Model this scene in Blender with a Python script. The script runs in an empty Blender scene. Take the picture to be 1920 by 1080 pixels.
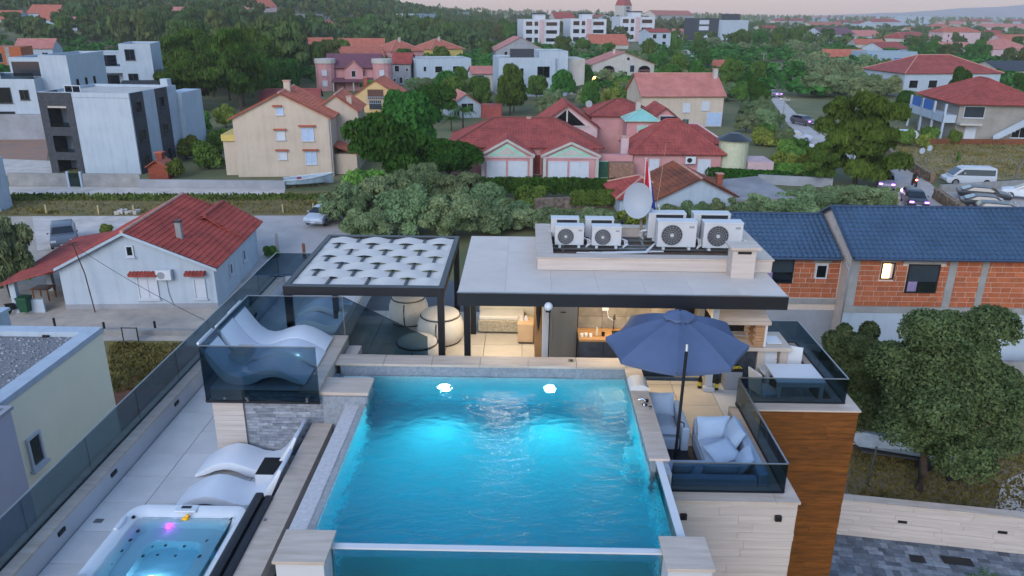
import bpy, bmesh, math, random
import numpy as np
from mathutils import Vector, Matrix
rnd = random.Random(7)
R = math.radians
S = bpy.context.scene
COL = S.collection
# ---------------------------------------------------------------- camera
PITCH, YAW, ROLL, FPX, CAMZ = R(19.91), R(0.9), R(0.45), 1430.0, 15.5
def _basis():
    fw = Vector((0, math.cos(PITCH), -math.sin(PITCH))); up = Vector((0, math.sin(PITCH), math.cos(PITCH))); rt = Vector((1, 0, 0))
    r2 = rt*math.cos(ROLL)+up*math.sin(ROLL); u2 = -rt*math.sin(ROLL)+up*math.cos(ROLL)
    M_ = Matrix.Rotation(YAW, 3, 'Z')
    return M_ @ r2, M_ @ u2, M_ @ fw
CR, CU, CF = _basis()
cam = bpy.data.cameras.new('camera'); camo = bpy.data.objects.new('camera', cam); COL.objects.link(camo)
cam.sensor_width = 36; cam.lens = 36*FPX/1920; cam.clip_start = .1; cam.clip_end = 40000
m = Matrix.Identity(4)
for i, v in enumerate((CR, CU, -CF)):
    for j in range(3): m[j][i] = v[j]
m[2][3] = CAMZ; camo.matrix_world = m
S.camera = camo
# ---------------------------------------------------------------- sky, sun, exposure
SUN_EL, SUN_ROT = 27, 200
w = bpy.data.worlds.new('World'); S.world = w; w.use_nodes = True
nt = w.node_tree; bg = nt.nodes['Background']
sky = nt.nodes.new('ShaderNodeTexSky'); sky.sky_type = 'NISHITA'; sky.sun_disc = False
sky.sun_elevation = R(SUN_EL); sky.sun_rotation = R(SUN_ROT); sky.altitude = 20; sky.air_density = 1.0; sky.dust_density = 0.3; sky.ozone_density = 1.5
# low dusk haze: a dim pinkish band all round the horizon
tcw = nt.nodes.new('ShaderNodeTexCoord'); sep = nt.nodes.new('ShaderNodeSeparateXYZ'); nt.links.new(tcw.outputs['Generated'], sep.inputs[0])
rw = nt.nodes.new('ShaderNodeValToRGB'); nt.links.new(sep.outputs[2], rw.inputs[0])
rw.color_ramp.elements[0].position = 0.0; rw.color_ramp.elements[0].color = (.375, .225, .13, 1)
rw.color_ramp.elements[1].position = .30; rw.color_ramp.elements[1].color = (1, 1, 1, 1)
mw = nt.nodes.new('ShaderNodeMix'); mw.data_type = 'RGBA'; mw.blend_type = 'MULTIPLY'; mw.inputs[0].default_value = 1
nt.links.new(sky.outputs[0], mw.inputs[6]); nt.links.new(rw.outputs[0], mw.inputs[7])
nt.links.new(mw.outputs[2], bg.inputs[0]); bg.inputs[1].default_value = 0.10
sl = bpy.data.lights.new('sun', 'SUN'); sl.energy = 0.5; sl.angle = R(40); sl.color = (1, .96, .92)
so = bpy.data.objects.new('sun', sl); COL.objects.link(so)
sd = Vector((math.sin(R(SUN_ROT))*math.cos(R(SUN_EL)), math.cos(R(SUN_ROT))*math.cos(R(SUN_EL)), math.sin(R(SUN_EL))))
so.rotation_euler = sd.to_track_quat('Z', 'Y').to_euler()
S.view_settings.view_transform = 'Standard'; S.view_settings.look = 'None'; S.view_settings.gamma = 1
S.view_settings.exposure = 1.86; S.view_settings.use_curve_mapping = False
S.render.engine = 'CYCLES'
S.cycles.use_denoising = True
S.cycles.max_bounces = 10; S.cycles.transparent_max_bounces = 24; S.cycles.transmission_bounces = 8; S.cycles.diffuse_bounces = 3
S.cycles.caustics_reflective = False; S.cycles.caustics_refractive = True; S.cycles.sample_clamp_indirect = 4
S.cycles.volume_bounces = 0
# ---------------------------------------------------------------- terrain height, pixel -> place
def sst(a, b, x):
    t = min(1, max(0, (x-a)/(b-a))); return t*t*(3-2*t)
def terr(x, y):
    d = y
    left = sst(-.02, -.42, x/max(y, 30.))            # the hill stands on the left, far off
    h = 46*sst(230, 800, d)*left
    h += 7*sst(420, 1000, d)*(1-left)*sst(.42, .0, x/max(y, 30.))
    return h
def ray(px, py):
    return CR*((px-960)/FPX)+CU*((540-py)/FPX)+CF
def G(px, py, z=None):
    """point of the ground (or of the level z) seen at a pixel of the 1920 x 1080 photograph"""
    d = ray(px, py)
    if z is not None:
        s = (z-CAMZ)/d.z; return Vector((d.x*s, d.y*s, z))
    s = 20.
    while s < 3000:
        p = d*s
        if CAMZ+p.z <= terr(p.x, p.y): break
        s *= 1.01
    return Vector((p.x, p.y, terr(p.x, p.y)))
def HT(p, py):
    """height above z=0 at the place p that shows at picture row py"""
    lo, hi = -5., 90.
    for _ in range(40):
        mid = (lo+hi)/2; v = Vector((p[0], p[1], mid-CAMZ)); r = 540-FPX*v.dot(CU)/v.dot(CF)
        if r > py: lo = mid
        else: hi = mid
    return lo
def PXM(p):
    v = Vector((p[0], p[1], p[2]-CAMZ)); return FPX/v.dot(CF)
# ---------------------------------------------------------------- mesh builder
class MB:
    def __init__(s): s.v = []; s.f = []; s.mi = []; s.m = 0
    def mat(s, i): s.m = i; return s
    def add(s, vs, fs):
        n = len(s.v); s.v += [tuple(p) for p in vs]; s.f += [tuple(n+i for i in f) for f in fs]; s.mi += [s.m]*len(fs); return s
    def box(s, x0, y0, z0, x1, y1, z1):
        if x0 > x1: x0, x1 = x1, x0
        if y0 > y1: y0, y1 = y1, y0
        if z0 > z1: z0, z1 = z1, z0
        return s.add([(x0,y0,z0),(x1,y0,z0),(x1,y1,z0),(x0,y1,z0),(x0,y0,z1),(x1,y0,z1),(x1,y1,z1),(x0,y1,z1)],
            [(0,3,2,1),(4,5,6,7),(0,1,5,4),(1,2,6,5),(2,3,7,6),(3,0,4,7)])
    def cbox(s, x, y, z, sx, sy, sz, rz=0):      # centred in x,y ; standing on z
        c, q = math.cos(rz), math.sin(rz); b = []
        for zz in (z, z+sz):
            for ax, ay in ((-1,-1),(1,-1),(1,1),(-1,1)):
                lx, ly = ax*sx/2, ay*sy/2; b.append((x+lx*c-ly*q, y+lx*q+ly*c, zz))
        return s.add(b, [(0,3,2,1),(4,5,6,7),(0,1,5,4),(1,2,6,5),(2,3,7,6),(3,0,4,7)])
    def prism(s, poly, z0, z1):                  # ccw polygon in xy
        n = len(poly)
        return s.add([(x,y,z0) for x,y in poly]+[(x,y,z1) for x,y in poly],
            [tuple(range(n-1,-1,-1)), tuple(range(n,2*n))]+[(i,(i+1)%n,n+(i+1)%n,n+i) for i in range(n)])
    def ext(s, poly, a0, a1, ax='x'):            # polygon (u,z) swept along x or y
        n = len(poly)
        if ax == 'x': g = lambda a, u, z: (a, u, z)
        else: g = lambda a, u, z: (u, a, z)
        return s.add([g(a0,u,z) for u,z in poly]+[g(a1,u,z) for u,z in poly],
            [tuple(range(n)), tuple(range(2*n-1,n-1,-1))]+[(i,n+i,n+(i+1)%n,(i+1)%n) for i in range(n)])
    def cyl(s, x, y, z, r, h, n=16, r2=None):
        r2 = r if r2 is None else r2
        a = [2*math.pi*i/n for i in range(n)]
        return s.add([(x+r*math.cos(t),y+r*math.sin(t),z) for t in a]+[(x+r2*math.cos(t),y+r2*math.sin(t),z+h) for t in a],
            [tuple(range(n-1,-1,-1)),tuple(range(n,2*n))]+[(i,(i+1)%n,n+(i+1)%n,n+i) for i in range(n)])
    def disc(s, c, nrm, r, t, n=20, r_in=0):     # a plate of thickness t, its face towards nrm
        q = Vector(nrm).normalized().to_track_quat('Z','Y'); c = Vector(c); vs = []; fs = []
        for zz in (0, t):
            for i in range(n):
                a = 2*math.pi*i/n; vs.append(c+q@Vector((r*math.cos(a), r*math.sin(a), zz)))
        if r_in:
            for zz in (0, t):
                for i in range(n):
                    a = 2*math.pi*i/n; vs.append(c+q@Vector((r_in*math.cos(a), r_in*math.sin(a), zz)))
            for i in range(n):
                j = (i+1)%n
                fs += [(i,j,n+j,n+i),(2*n+j,2*n+i,3*n+i,3*n+j),(n+i,n+j,3*n+j,3*n+i),(j,i,2*n+i,2*n+j)]
        else:
            fs = [tuple(range(n-1,-1,-1)),tuple(range(n,2*n))]+[(i,(i+1)%n,n+(i+1)%n,n+i) for i in range(n)]
        return s.add(vs, fs)
    def tube(s, pts, r, n=6, r2=None):
        pts = [Vector(p) for p in pts]; k = len(pts); vs = []; fs = []
        for i, p in enumerate(pts):
            t = (pts[min(i+1,k-1)]-pts[max(i-1,0)]).normalized()
            q = t.to_track_quat('Z','Y'); rr = r if r2 is None else r+(r2-r)*i/max(1,k-1)
            for j in range(n):
                a = 2*math.pi*j/n; vs.append(p+q@Vector((rr*math.cos(a), rr*math.sin(a), 0)))
        for i in range(k-1):
            for j in range(n): fs.append((i*n+j, i*n+(j+1)%n, (i+1)*n+(j+1)%n, (i+1)*n+j))
        fs += [tuple(range(n-1,-1,-1)), tuple(range((k-1)*n, k*n))]
        return s.add(vs, fs)
    def lathe(s, prof, n=20, c=(0,0,0)):
        vs = []; fs = []; k = len(prof)
        for r_, z in prof:
            for j in range(n):
                a = 2*math.pi*j/n; vs.append((c[0]+r_*math.cos(a), c[1]+r_*math.sin(a), c[2]+z))
        for i in range(k-1):
            for j in range(n): fs.append((i*n+j, i*n+(j+1)%n, (i+1)*n+(j+1)%n, (i+1)*n+j))
        fs += [tuple(range(n-1,-1,-1)), tuple(range((k-1)*n, k*n))]
        return s.add(vs, fs)
    def ball(s, c, rx, ry, rz, n=10, m_=7, jit=0):
        prof = [(math.sin(math.pi*i/m_), -math.cos(math.pi*i/m_)) for i in range(m_+1)]
        vs = []; fs = []
        for r_, z in prof:
            for j in range(n):
                a = 2*math.pi*j/n; k = 1+rnd.uniform(-jit, jit)
                vs.append((c[0]+rx*max(r_,.02)*math.cos(a)*k, c[1]+ry*max(r_,.02)*math.sin(a)*k, c[2]+rz*z*k))
        for i in range(m_):
            for j in range(n): fs.append((i*n+j, i*n+(j+1)%n, (i+1)*n+(j+1)%n, (i+1)*n+j))
        return s.add(vs, fs)
    def quad(s, *p): return s.add(p, [tuple(range(len(p)))])
    def build(s, name, mat, parent=None, smooth=False, bev=0, seg=2, loc=None, rz=0, W=0, **props):
        if W:                                    # the numbers are world ones: make them relative to the parent
            q, px_ = Vector((0,0,0)), parent
            while px_: q += px_.location; px_ = px_.parent
            s.v = [(a-q.x, b-q.y, c-q.z) for a, b, c in s.v]
        me = bpy.data.meshes.new(name); me.from_pydata(s.v, [], s.f)
        for mm in (mat if isinstance(mat, (list, tuple)) else [mat]): me.materials.append(mm)
        if any(s.mi): me.polygons.foreach_set('material_index', s.mi)
        if bev:
            bm = bmesh.new(); bm.from_mesh(me); bmesh.ops.remove_doubles(bm, verts=bm.verts, dist=1e-5)
            bmesh.ops.bevel(bm, geom=[e for e in bm.edges if len(e.link_faces) == 2 and e.calc_face_angle(0) > .5], offset=bev, segments=seg, affect='EDGES', profile=.6, clamp_overlap=True)
            bm.to_mesh(me); bm.free()
        if smooth:
            me.polygons.foreach_set('use_smooth', [True]*len(me.polygons))
            try: me.set_sharp_from_angle(angle=R(40))
            except Exception: pass
        me.update()
        return ob(name, me, parent, loc, rz, **props)
def ob(name, me, parent=None, loc=None, rz=0, **props):
    o = bpy.data.objects.new(name, me); COL.objects.link(o)
    if parent: o.parent = parent
    if loc is not None: o.location = loc
    o.rotation_euler.z = rz
    for k, v in props.items(): o[k] = v
    return o
def thing(name, label, cat, loc=(0,0,0), rz=0, group=None):
    o = ob(name, None, None, loc, rz, label=label, category=cat)
    if group: o['group'] = group
    return o
def dup(src, loc, rz=None, label=None, scale=None):
    o = src.copy(); COL.objects.link(o); o.location = loc
    if rz is not None: o.rotation_euler.z = rz
    if label: o['label'] = label
    if scale: o.scale = scale if not isinstance(scale, (int, float)) else (scale,)*3
    for ch in src.children:
        c = ch.copy(); COL.objects.link(c); c.parent = o
        for g in ch.children:
            d = g.copy(); COL.objects.link(d); d.parent = c
    return o
# ---------------------------------------------------------------- materials
def lin(c):
    if isinstance(c, str):
        c = c.lstrip('#'); c = [int(c[i:i+2],16)/255 for i in (0,2,4)]
        c = [x/12.92 if x <= .04045 else ((x+.055)/1.055)**2.4 for x in c]
    return (c[0], c[1], c[2], 1)
def mk(name):
    m_ = bpy.data.materials.new(name); m_.use_nodes = True
    n = m_.node_tree.nodes; b = n['Principled BSDF']
    return m_, n, m_.node_tree.links, b
def M(name, col, rough=.6, var=.18, scale=2.5, bump=.0, bscale=40, metal=0, stretch=None, col2=None, spec=.4, rand=0, detail=5, streak=0):
    """principled with two scales of noise in the colour, optional fine relief; rand: tone differs from object to object"""
    m_, n, l, b = mk(name)
    b.inputs['Roughness'].default_value = rough; b.inputs['Metallic'].default_value = metal; b.inputs['Specular IOR Level'].default_value = spec
    tc = n.new('ShaderNodeTexCoord'); mp = n.new('ShaderNodeMapping'); l.new(tc.outputs['Object'], mp.inputs[0])
    if stretch: mp.inputs['Scale'].default_value = stretch
    tx = n.new('ShaderNodeTexNoise'); tx.inputs['Scale'].default_value = scale; tx.inputs['Detail'].default_value = detail; tx.inputs['Roughness'].default_value = .65
    l.new(mp.outputs[0], tx.inputs['Vector'])
    if rand:
        oi = n.new('ShaderNodeObjectInfo'); vm = n.new('ShaderNodeVectorMath'); vm.operation = 'SCALE'; vm.inputs['Scale'].default_value = 30
        cx = n.new('ShaderNodeCombineXYZ'); l.new(oi.outputs['Random'], cx.inputs[0]); l.new(oi.outputs['Random'], cx.inputs[1]); l.new(cx.outputs[0], vm.inputs[0]); l.new(vm.outputs[0], mp.inputs['Location'])
    c1 = lin(col); c2 = lin(col2) if col2 else tuple(x*(1-1.6*var) for x in c1[:3])+(1,)
    rp = n.new('ShaderNodeValToRGB'); rp.color_ramp.elements[0].position = .32; rp.color_ramp.elements[1].position = .68
    rp.color_ramp.elements[0].color = c2
    rp.color_ramp.elements[1].color = c1 if col2 else tuple(min(1, x*(1+.5*var)) for x in c1[:3])+(1,)
    l.new(tx.outputs[0], rp.inputs[0]); out = rp.outputs[0]
    if rand:
        mr = n.new('ShaderNodeMapRange'); mr.inputs[3].default_value = 1-rand; mr.inputs[4].default_value = 1+rand
        l.new(oi.outputs['Random'], mr.inputs[0]); hs = n.new('ShaderNodeHueSaturation'); l.new(mr.outputs[0], hs.inputs['Value']); l.new(out, hs.inputs['Color']); out = hs.outputs[0]
    if streak:                                   # rain streaks and grime, long in z
        m3 = n.new('ShaderNodeMapping'); m3.inputs['Scale'].default_value = (2.2, 2.2, .22); l.new(tc.outputs['Object'], m3.inputs[0])
        t3 = n.new('ShaderNodeTexNoise'); t3.inputs['Scale'].default_value = 1.3; t3.inputs['Detail'].default_value = 7; l.new(m3.outputs[0], t3.inputs['Vector'])
        r3 = n.new('ShaderNodeMapRange'); r3.inputs[1].default_value = .48; r3.inputs[2].default_value = .75; r3.inputs[3].default_value = 1; r3.inputs[4].default_value = 1-streak; l.new(t3.outputs[0], r3.inputs[0])
        h3 = n.new('ShaderNodeHueSaturation'); l.new(r3.outputs[0], h3.inputs['Value']); l.new(out, h3.inputs['Color']); out = h3.outputs[0]
    l.new(out, b.inputs['Base Color'])
    if bump:
        t2 = n.new('ShaderNodeTexNoise'); t2.inputs['Scale'].default_value = bscale; t2.inputs['Detail'].default_value = 4; l.new(mp.outputs[0], t2.inputs['Vector'])
        bp = n.new('ShaderNodeBump'); bp.inputs['Strength'].default_value = bump; bp.inputs['Distance'].default_value = .02
        l.new(t2.outputs[0], bp.inputs['Height']); l.new(bp.outputs[0], b.inputs['Normal'])
    return m_
def EM(name, col, strength):
    m_, n, l, b = mk(name); b.inputs['Base Color'].default_value = lin(col); b.inputs['Emission Color'].default_value = lin(col); b.inputs['Emission Strength'].default_value = strength
    return m_
def GLZ(name, tint, refl=.06, rough=.02, gcol=(1,1,1)):
    """see-through sheet: tinted clear glass plus a fresnel mirror"""
    m_, n, l, b = mk(name); n.remove(b); out = n['Material Output']
    tr = n.new('ShaderNodeBsdfTransparent'); tr.inputs[0].default_value = lin(tint)
    gl = n.new('ShaderNodeBsdfGlossy'); gl.inputs['Roughness'].default_value = rough; gl.inputs['Color'].default_value = lin(gcol)
    fr = n.new('ShaderNodeLayerWeight'); fr.inputs[0].default_value = .25
    mr = n.new('ShaderNodeMapRange'); mr.inputs[3].default_value = refl; mr.inputs[4].default_value = .45
    mx = n.new('ShaderNodeMixShader'); l.new(fr.outputs['Fresnel'], mr.inputs[0]); l.new(mr.outputs[0], mx.inputs[0]); l.new(tr.outputs[0], mx.inputs[1]); l.new(gl.outputs[0], mx.inputs[2]); l.new(mx.outputs[0], out.inputs[0])
    return m_
def LEAF(name, dark, light, rand=.18, scale=.9, trans=.14):
    m_, n, l, b = mk(name); n.remove(b); out = n['Material Output']
    tc = n.new('ShaderNodeTexCoord'); oi = n.new('ShaderNodeObjectInfo')
    tx = n.new('ShaderNodeTexNoise'); tx.inputs['Scale'].default_value = scale; tx.inputs['Detail'].default_value = 6; tx.inputs['Roughness'].default_value = .75; l.new(tc.outputs['Object'], tx.inputs['Vector'])
    rp = n.new('ShaderNodeValToRGB'); rp.color_ramp.elements[0].position = .3; rp.color_ramp.elements[1].position = .7
    rp.color_ramp.elements[0].color = lin(dark); rp.color_ramp.elements[1].color = lin(light); l.new(tx.outputs[0], rp.inputs[0])
    hs = n.new('ShaderNodeHueSaturation'); mr = n.new('ShaderNodeMapRange'); mr.inputs[3].default_value = 1-rand*1.6; mr.inputs[4].default_value = 1+rand*1.6
    l.new(oi.outputs['Random'], mr.inputs[0]); l.new(mr.outputs[0], hs.inputs['Value'])
    mh = n.new('ShaderNodeMapRange'); mh.inputs[3].default_value = .5-.05*rand/.18; mh.inputs[4].default_value = .5+.035*rand/.18
    mu = n.new('ShaderNodeMath'); mu.operation = 'FRACT'; m2 = n.new('ShaderNodeMath'); m2.operation = 'MULTIPLY'; m2.inputs[1].default_value = 7.31
    l.new(oi.outputs['Random'], m2.inputs[0]); l.new(m2.outputs[0], mu.inputs[0]); l.new(mu.outputs[0], mh.inputs[0]); l.new(mh.outputs[0], hs.inputs['Hue'])
    l.new(rp.outputs[0], hs.inputs['Color'])
    df = n.new('ShaderNodeBsdfDiffuse'); tl = n.new('ShaderNodeBsdfTranslucent'); mx = n.new('ShaderNodeMixShader'); mx.inputs[0].default_value = trans
    l.new(hs.outputs[0], df.inputs[0]); l.new(hs.outputs[0], tl.inputs[0]); l.new(df.outputs[0], mx.inputs[1]); l.new(tl.outputs[0], mx.inputs[2]); l.new(mx.outputs[0], out.inputs[0])
    return m_
def WATER(name, absorb, dens, bump=.35, scale=3.5):
    m_, n, l, b = mk(name); n.remove(b); out = n['Material Output']
    g = n.new('ShaderNodeBsdfGlass'); g.inputs['IOR'].default_value = 1.33; g.inputs['Roughness'].default_value = .0
    tc = n.new('ShaderNodeTexCoord'); mp = n.new('ShaderNodeMapping'); mp.inputs['Scale'].default_value = (1, 1.7, 1); l.new(tc.outputs['Object'], mp.inputs[0])
    tx = n.new('ShaderNodeTexNoise'); tx.inputs['Scale'].default_value = scale; tx.inputs['Detail'].default_value = 3; l.new(mp.outputs[0], tx.inputs['Vector'])
    bp = n.new('ShaderNodeBump'); bp.inputs['Strength'].default_value = bump; bp.inputs['Distance'].default_value = .05; l.new(tx.outputs[0], bp.inputs['Height']); l.new(bp.outputs[0], g.inputs['Normal'])
    va = n.new('ShaderNodeVolumeAbsorption'); va.inputs[0].default_value = lin(absorb); va.inputs[1].default_value = dens
    l.new(g.outputs[0], out.inputs[0]); l.new(va.outputs[0], out.inputs['Volume'])
    return m_
m_trav = M('travertine', '#b9b0ab', .55, .22, 1.2, .25, 30, stretch=(.5,.5,9), col2='#a59c96', rand=.025)
m_travcap = M('travertine_cap', '#b9aca2', .5, .14, 1.6, .2, 30, stretch=(1,5,1), col2='#a39689')
m_travcapx = M('travertine_cap_x', '#b9aca2', .5, .14, 1.6, .2, 30, stretch=(.8,6,1), col2='#a39689')
m_porc = M('porcelain_grey', '#c3c4c5', .5, .2, .8, .1, 20, col2='#adaeb0', rand=.04)
m_porcw = M('porcelain_beige', '#b9b2a6', .5, .12, 1.1, .1, 20, col2='#a79f93', rand=.04)
m_joint = M('joint_grout', '#5f6367', .9, .1)
m_white = M('white_render', '#b7bac0', .75, .06, .7, .1, 60, col2='#a9adb4')
m_whitepl = M('white_plastic', '#bdc1c7', .35, .03)
m_cream = M('cream_render', '#d2cbb6', .8, .06, .5, .1, 60)
m_char = M('charcoal_metal', '#23262c', .42, .08, metal=.3)
m_black = M('black_matt', '#121316', .5, .05)
m_steel = M('brushed_steel', '#8b8e90', .33, .08, 3, metal=.85, stretch=(1,1,.1))
m_chrome = M('chrome', '#c9ccd0', .12, .02, metal=1)
m_wood = M('wood_board', '#784618', .5, .4, 2.2, .3, 25, stretch=(1,1,6), col2='#4c2c0c', rand=.08)
m_oak = M('oak_top', '#94704a', .45, .2, 2, stretch=(1,6,1))
m_conc = M('concrete', '#8c8c8b', .9, .2, .8, .3, 30)
m_glass_dark = GLZ('smoked_glass', (.41,.51,.57), .02)
m_glass_clear = GLZ('clear_acrylic', (.86,.96,.97), .05)
m_win = M('window_glass', '#0d1116', .06, .2, .4, spec=.8)
m_wint = M('window_glass_pale', '#2a333d', .08, .2, .4, spec=.8)
m_cush = M('pale_blue_cushion', '#91a4bb', .9, .06, 3, .2, 25)
m_wicker = M('wicker', '#b8ae98', .8, .3, 20, .5, 60)
# ================================================================= ground, roads
def gsheet():
    xs = np.concatenate([np.linspace(-1400,-420,40), np.linspace(-400,400,101), np.linspace(420,1400,40)])
    ys = np.concatenate([np.linspace(-60,300,37), np.linspace(310,1000,80), np.linspace(1050,3000,30)])
    v = [(x, y, terr(x, y)) for y in ys for x in xs]; nx = len(xs); mb = MB(); mb.v = v
    mb.f = [(j*nx+i, j*nx+i+1, (j+1)*nx+i+1, (j+1)*nx+i) for j in range(len(ys)-1) for i in range(nx-1)]; mb.mi = [0]*len(mb.f)
    m_ = M('ground_soil_grass', '#6f6b47', .95, .3, .12, .5, 6, col2='#4a5535', detail=9)
    return mb.build('ground', m_, kind='structure', smooth=True)
gsheet()
_lvl = [0]
def patch(name, pts, mat, lift=None, px=True, **kw):
    """a flat sheet on the ground, outlined by picture points; each one 4 mm above the last"""
    _lvl[0] += 1; z = .004*_lvl[0] if lift is None else lift
    P_ = [G(*p, 0) if px else Vector((*p, 0)) for p in pts]
    mb = MB(); mb.quad(*[(p.x, p.y, z) for p in P_])
    a = sum(P_[i].x*P_[(i+1)%len(P_)].y-P_[(i+1)%len(P_)].x*P_[i].y for i in range(len(P_)))
    if a < 0: mb.f = [tuple(reversed(mb.f[0]))]
    return mb.build(name, mat, kind='structure', **kw)
m_asph = M('asphalt_worn', '#b1aaa8', .85, .16, .4, .3, 15, col2='#99938f')
m_grav = M('pale_gravel', '#c3bab3', .95, .2, .8, .6, 14, col2='#a39c96')
m_dry = M('dry_grass', '#7d6c41', .95, .4, .5, .8, 9, col2='#545231', detail=9)
m_dry2 = M('dry_field', '#8a7550', .95, .4, .3, .8, 9, col2='#666239', detail=9)
m_soil = M('red_soil', '#7d4a31', .95, .4, .8, .8, 9, col2='#5c3b29', detail=9)
m_yard = M('yard_concrete', '#b3a698', .9, .3, .5, .4, 14, col2='#8a847f')
m_scrub = M('scrubby_ground', '#7d6a52', .95, .4, 1.2, .8, 9, col2='#5a5238', detail=9)
patch('yard', [(-90,395),(640,395),(640,660),(-90,660)], m_yard)
patch('yard', [(480,395),(640,390),(690,520),(470,520)], m_asph)
patch('gravel_lot', [(60,402),(262,400),(300,440),(70,470)], m_grav)
patch('grass_strip', [(-90,362),(640,358),(640,404),(-90,406)], m_dry)
patch('gravel_track', [(-90,350),(536,352),(532,366),(-90,368)], m_grav)
patch('building_plot', [(0,258),(92,258),(88,302),(0,300)], M('bare_plot', '#96705a', .95, .3, .4, col2='#7c6a60'))
patch('gravel_lot', [(0,298),(95,302),(98,326),(0,330)], m_grav)
patch('garden_soil', [(190,640),(350,640),(330,760),(190,800)], m_dry)
patch('dug_soil', [(196,745),(330,650),(420,650),(300,790),(200,790)], m_soil)
patch('road', [(1412,150),(1432,150),(1470,190),(1520,240),(1600,290),(1650,292),(1710,310),(1800,400),(1650,400),(1650,330),(1560,300),(1478,235),(1448,190)], m_asph)
patch('road', [(1640,285),(1660,285),(1830,410),(1650,410),(1648,340)], m_asph)
patch('road', [(1440,152),(1400,142),(1330,128),(1288,100),(1270,70),(1290,70),(1312,100),(1350,120),(1420,138),(1446,148)], m_grav)
patch('field', [(1668,268),(1920,262),(2000,300),(1990,330),(1790,345),(1720,325)], m_dry2)
patch('parking_lot', [(1762,362),(1990,332),(1990,450),(1800,420)], m_asph)
patch('scrub', [(1560,760),(1990,700),(1990,1010),(1560,960)], m_scrub)
patch('pale_path', [(1880,905),(1990,860),(1990,1000),(1860,975)], m_grav)
patch('scrub', [(1340,108),(1440,104),(1470,112),(1350,122)], m_dry2)
# ================================================================= the villa with the roof pool
ZD, ZF, ZP, ZC, ZW, ZR = 7.6, 8.0, 9.0, 8.95, 8.70, 10.30
villa = thing('modern_villa', 'modern villa in pale travertine and timber look boards carrying the roof terrace and pool', 'house', (0, 14, 0))
def part(mb, name, mat, parent=villa, **k): return mb.build(name, mat, parent, W=1, **k)
_tm = {}
def slabs(parent, name, x0, x1, y0, y1, z, sx, sy, th, mat, gap=.012, ox=0, oy=0, hole=None, tilt=0):
    """flat slabs one by one on the level z; cut ones at the edges get their own size"""
    nx0, ny0 = math.floor((x0-ox)/sx), math.floor((y0-oy)/sy)
    q, p_ = Vector((0,0,0)), parent
    while p_: q += p_.location; p_ = p_.parent
    i = nx0
    while ox+i*sx < x1-.01:
        j = ny0
        while oy+j*sy < y1-.01:
            a, b = max(x0, ox+i*sx)+gap/2, min(x1, ox+(i+1)*sx)-gap/2; c, d = max(y0, oy+j*sy)+gap/2, min(y1, oy+(j+1)*sy)-gap/2
            j += 1
            if b-a < .03 or d-c < .03: continue
            if hole and hole((a+b)/2, (c+d)/2): continue
            key = (round(b-a,3), round(d-c,3), th, mat.name)
            if key not in _tm:
                me = bpy.data.meshes.new(name); t = MB().box(-(b-a)/2, -(d-c)/2, -th, (b-a)/2, (d-c)/2, 0); me.from_pydata(t.v, [], t.f); me.materials.append(mat); _tm[key] = me
            o = ob(name, _tm[key], parent, Vector(((a+b)/2, (c+d)/2, z+rnd.uniform(0,.0015)))-q)
            if tilt: o.rotation_euler = (rnd.uniform(-tilt,tilt), rnd.uniform(-tilt,tilt), 0)
        i += 1
def planks(parent, name, u0, u1, z0, z1, at, ph, pl, th, mats, ax='x', sgn=-1, gap=.006, hole=None, seed=1, proud=0, cuts=()):
    """boards / stones on an upright face one by one: ax the direction they run in, `at` the face, sgn the side they stand on"""
    r = random.Random(seed); q, p_ = Vector((0,0,0)), parent
    while p_: q += p_.location; p_ = p_.parent
    z = z0; n = 0
    while z < z1-.005:
        zt = min(z1, z+ph); u = u0-r.uniform(0, pl*.9); n += 1
        while u < u1-.01:
            ue = u+pl*r.uniform(.8, 1.2)
            if u1-ue < pl*.15: ue = u1+.001
            a, b = max(u, u0), min(ue, u1); u = ue
            segs = [(a, b)]
            for c0, c1, d0, d1 in cuts:          # openings: the pieces are cut to them
                if d0 < (z+zt)/2 < d1: segs = [s for p, e in segs for s in ((p, min(e, c0)), (max(p, c1), e)) if s[1]-s[0] > .03]
            for a, b in segs:
                if b-a < .02 or (hole and hole((a+b)/2, (z+zt)/2)): continue
                t = th+r.uniform(0, proud); hl, hh = (b-a)/2-gap/2, (zt-z)/2-gap/2
                mt = r.choice(mats) if isinstance(mats, (list, tuple)) else mats; key = (round(hl,2), round(hh,3), round(t,3), ax, name, mt.name)
                if key not in _tm:
                    me = bpy.data.meshes.new(name)
                    t_ = MB().box(-hl, -t/2, -hh, hl, t/2, hh) if ax == 'x' else MB().box(-t/2, -hl, -hh, t/2, hl, hh)
                    me.from_pydata(t_.v, [], t_.f); me.materials.append(mt); _tm[key] = me
                c = Vector(((a+b)/2, at+sgn*t/2, (z+zt)/2)) if ax == 'x' else Vector((at+sgn*t/2, (a+b)/2, (z+zt)/2))
                ob(name, _tm[key], parent, c-q)
        z = zt
# --- body of the house under the terraces
part(MB().box(2.32, 10.145, 0, 4.30, 21.4, 7.49), 'wall', m_white)
part(MB().box(-7.48, 8.7, 0, 2.31, 21.4, 7.50).box(-3.9, 8.7, 7.5, -3.8, 12.4, 7.9), 'wall', m_white)
part(MB().box(4.30, 13.10, 0, 6.44, 16.3, 7.90), 'wall', m_white)
part(MB().box(2.32, 10.1, 7.5, 4.28, 21.3, 7.96).box(-4.3, 14.05, 7.5, 2.32, 21.3, 7.96), 'terrace_slab', m_conc)
# lower deck
dk = part(MB().box(-7.15, 8.72, 7.505, -3.9, 21.4, 7.575), 'deck_floor', m_joint)
slabs(dk, 'tile', -7.13, -3.9, 8.74, 21.4, ZD, .77, .77, .024, m_porc, ox=-7.13, oy=8.53, hole=lambda x, y: x > -5.7 and 12.3 < y < 14.9)
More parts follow.
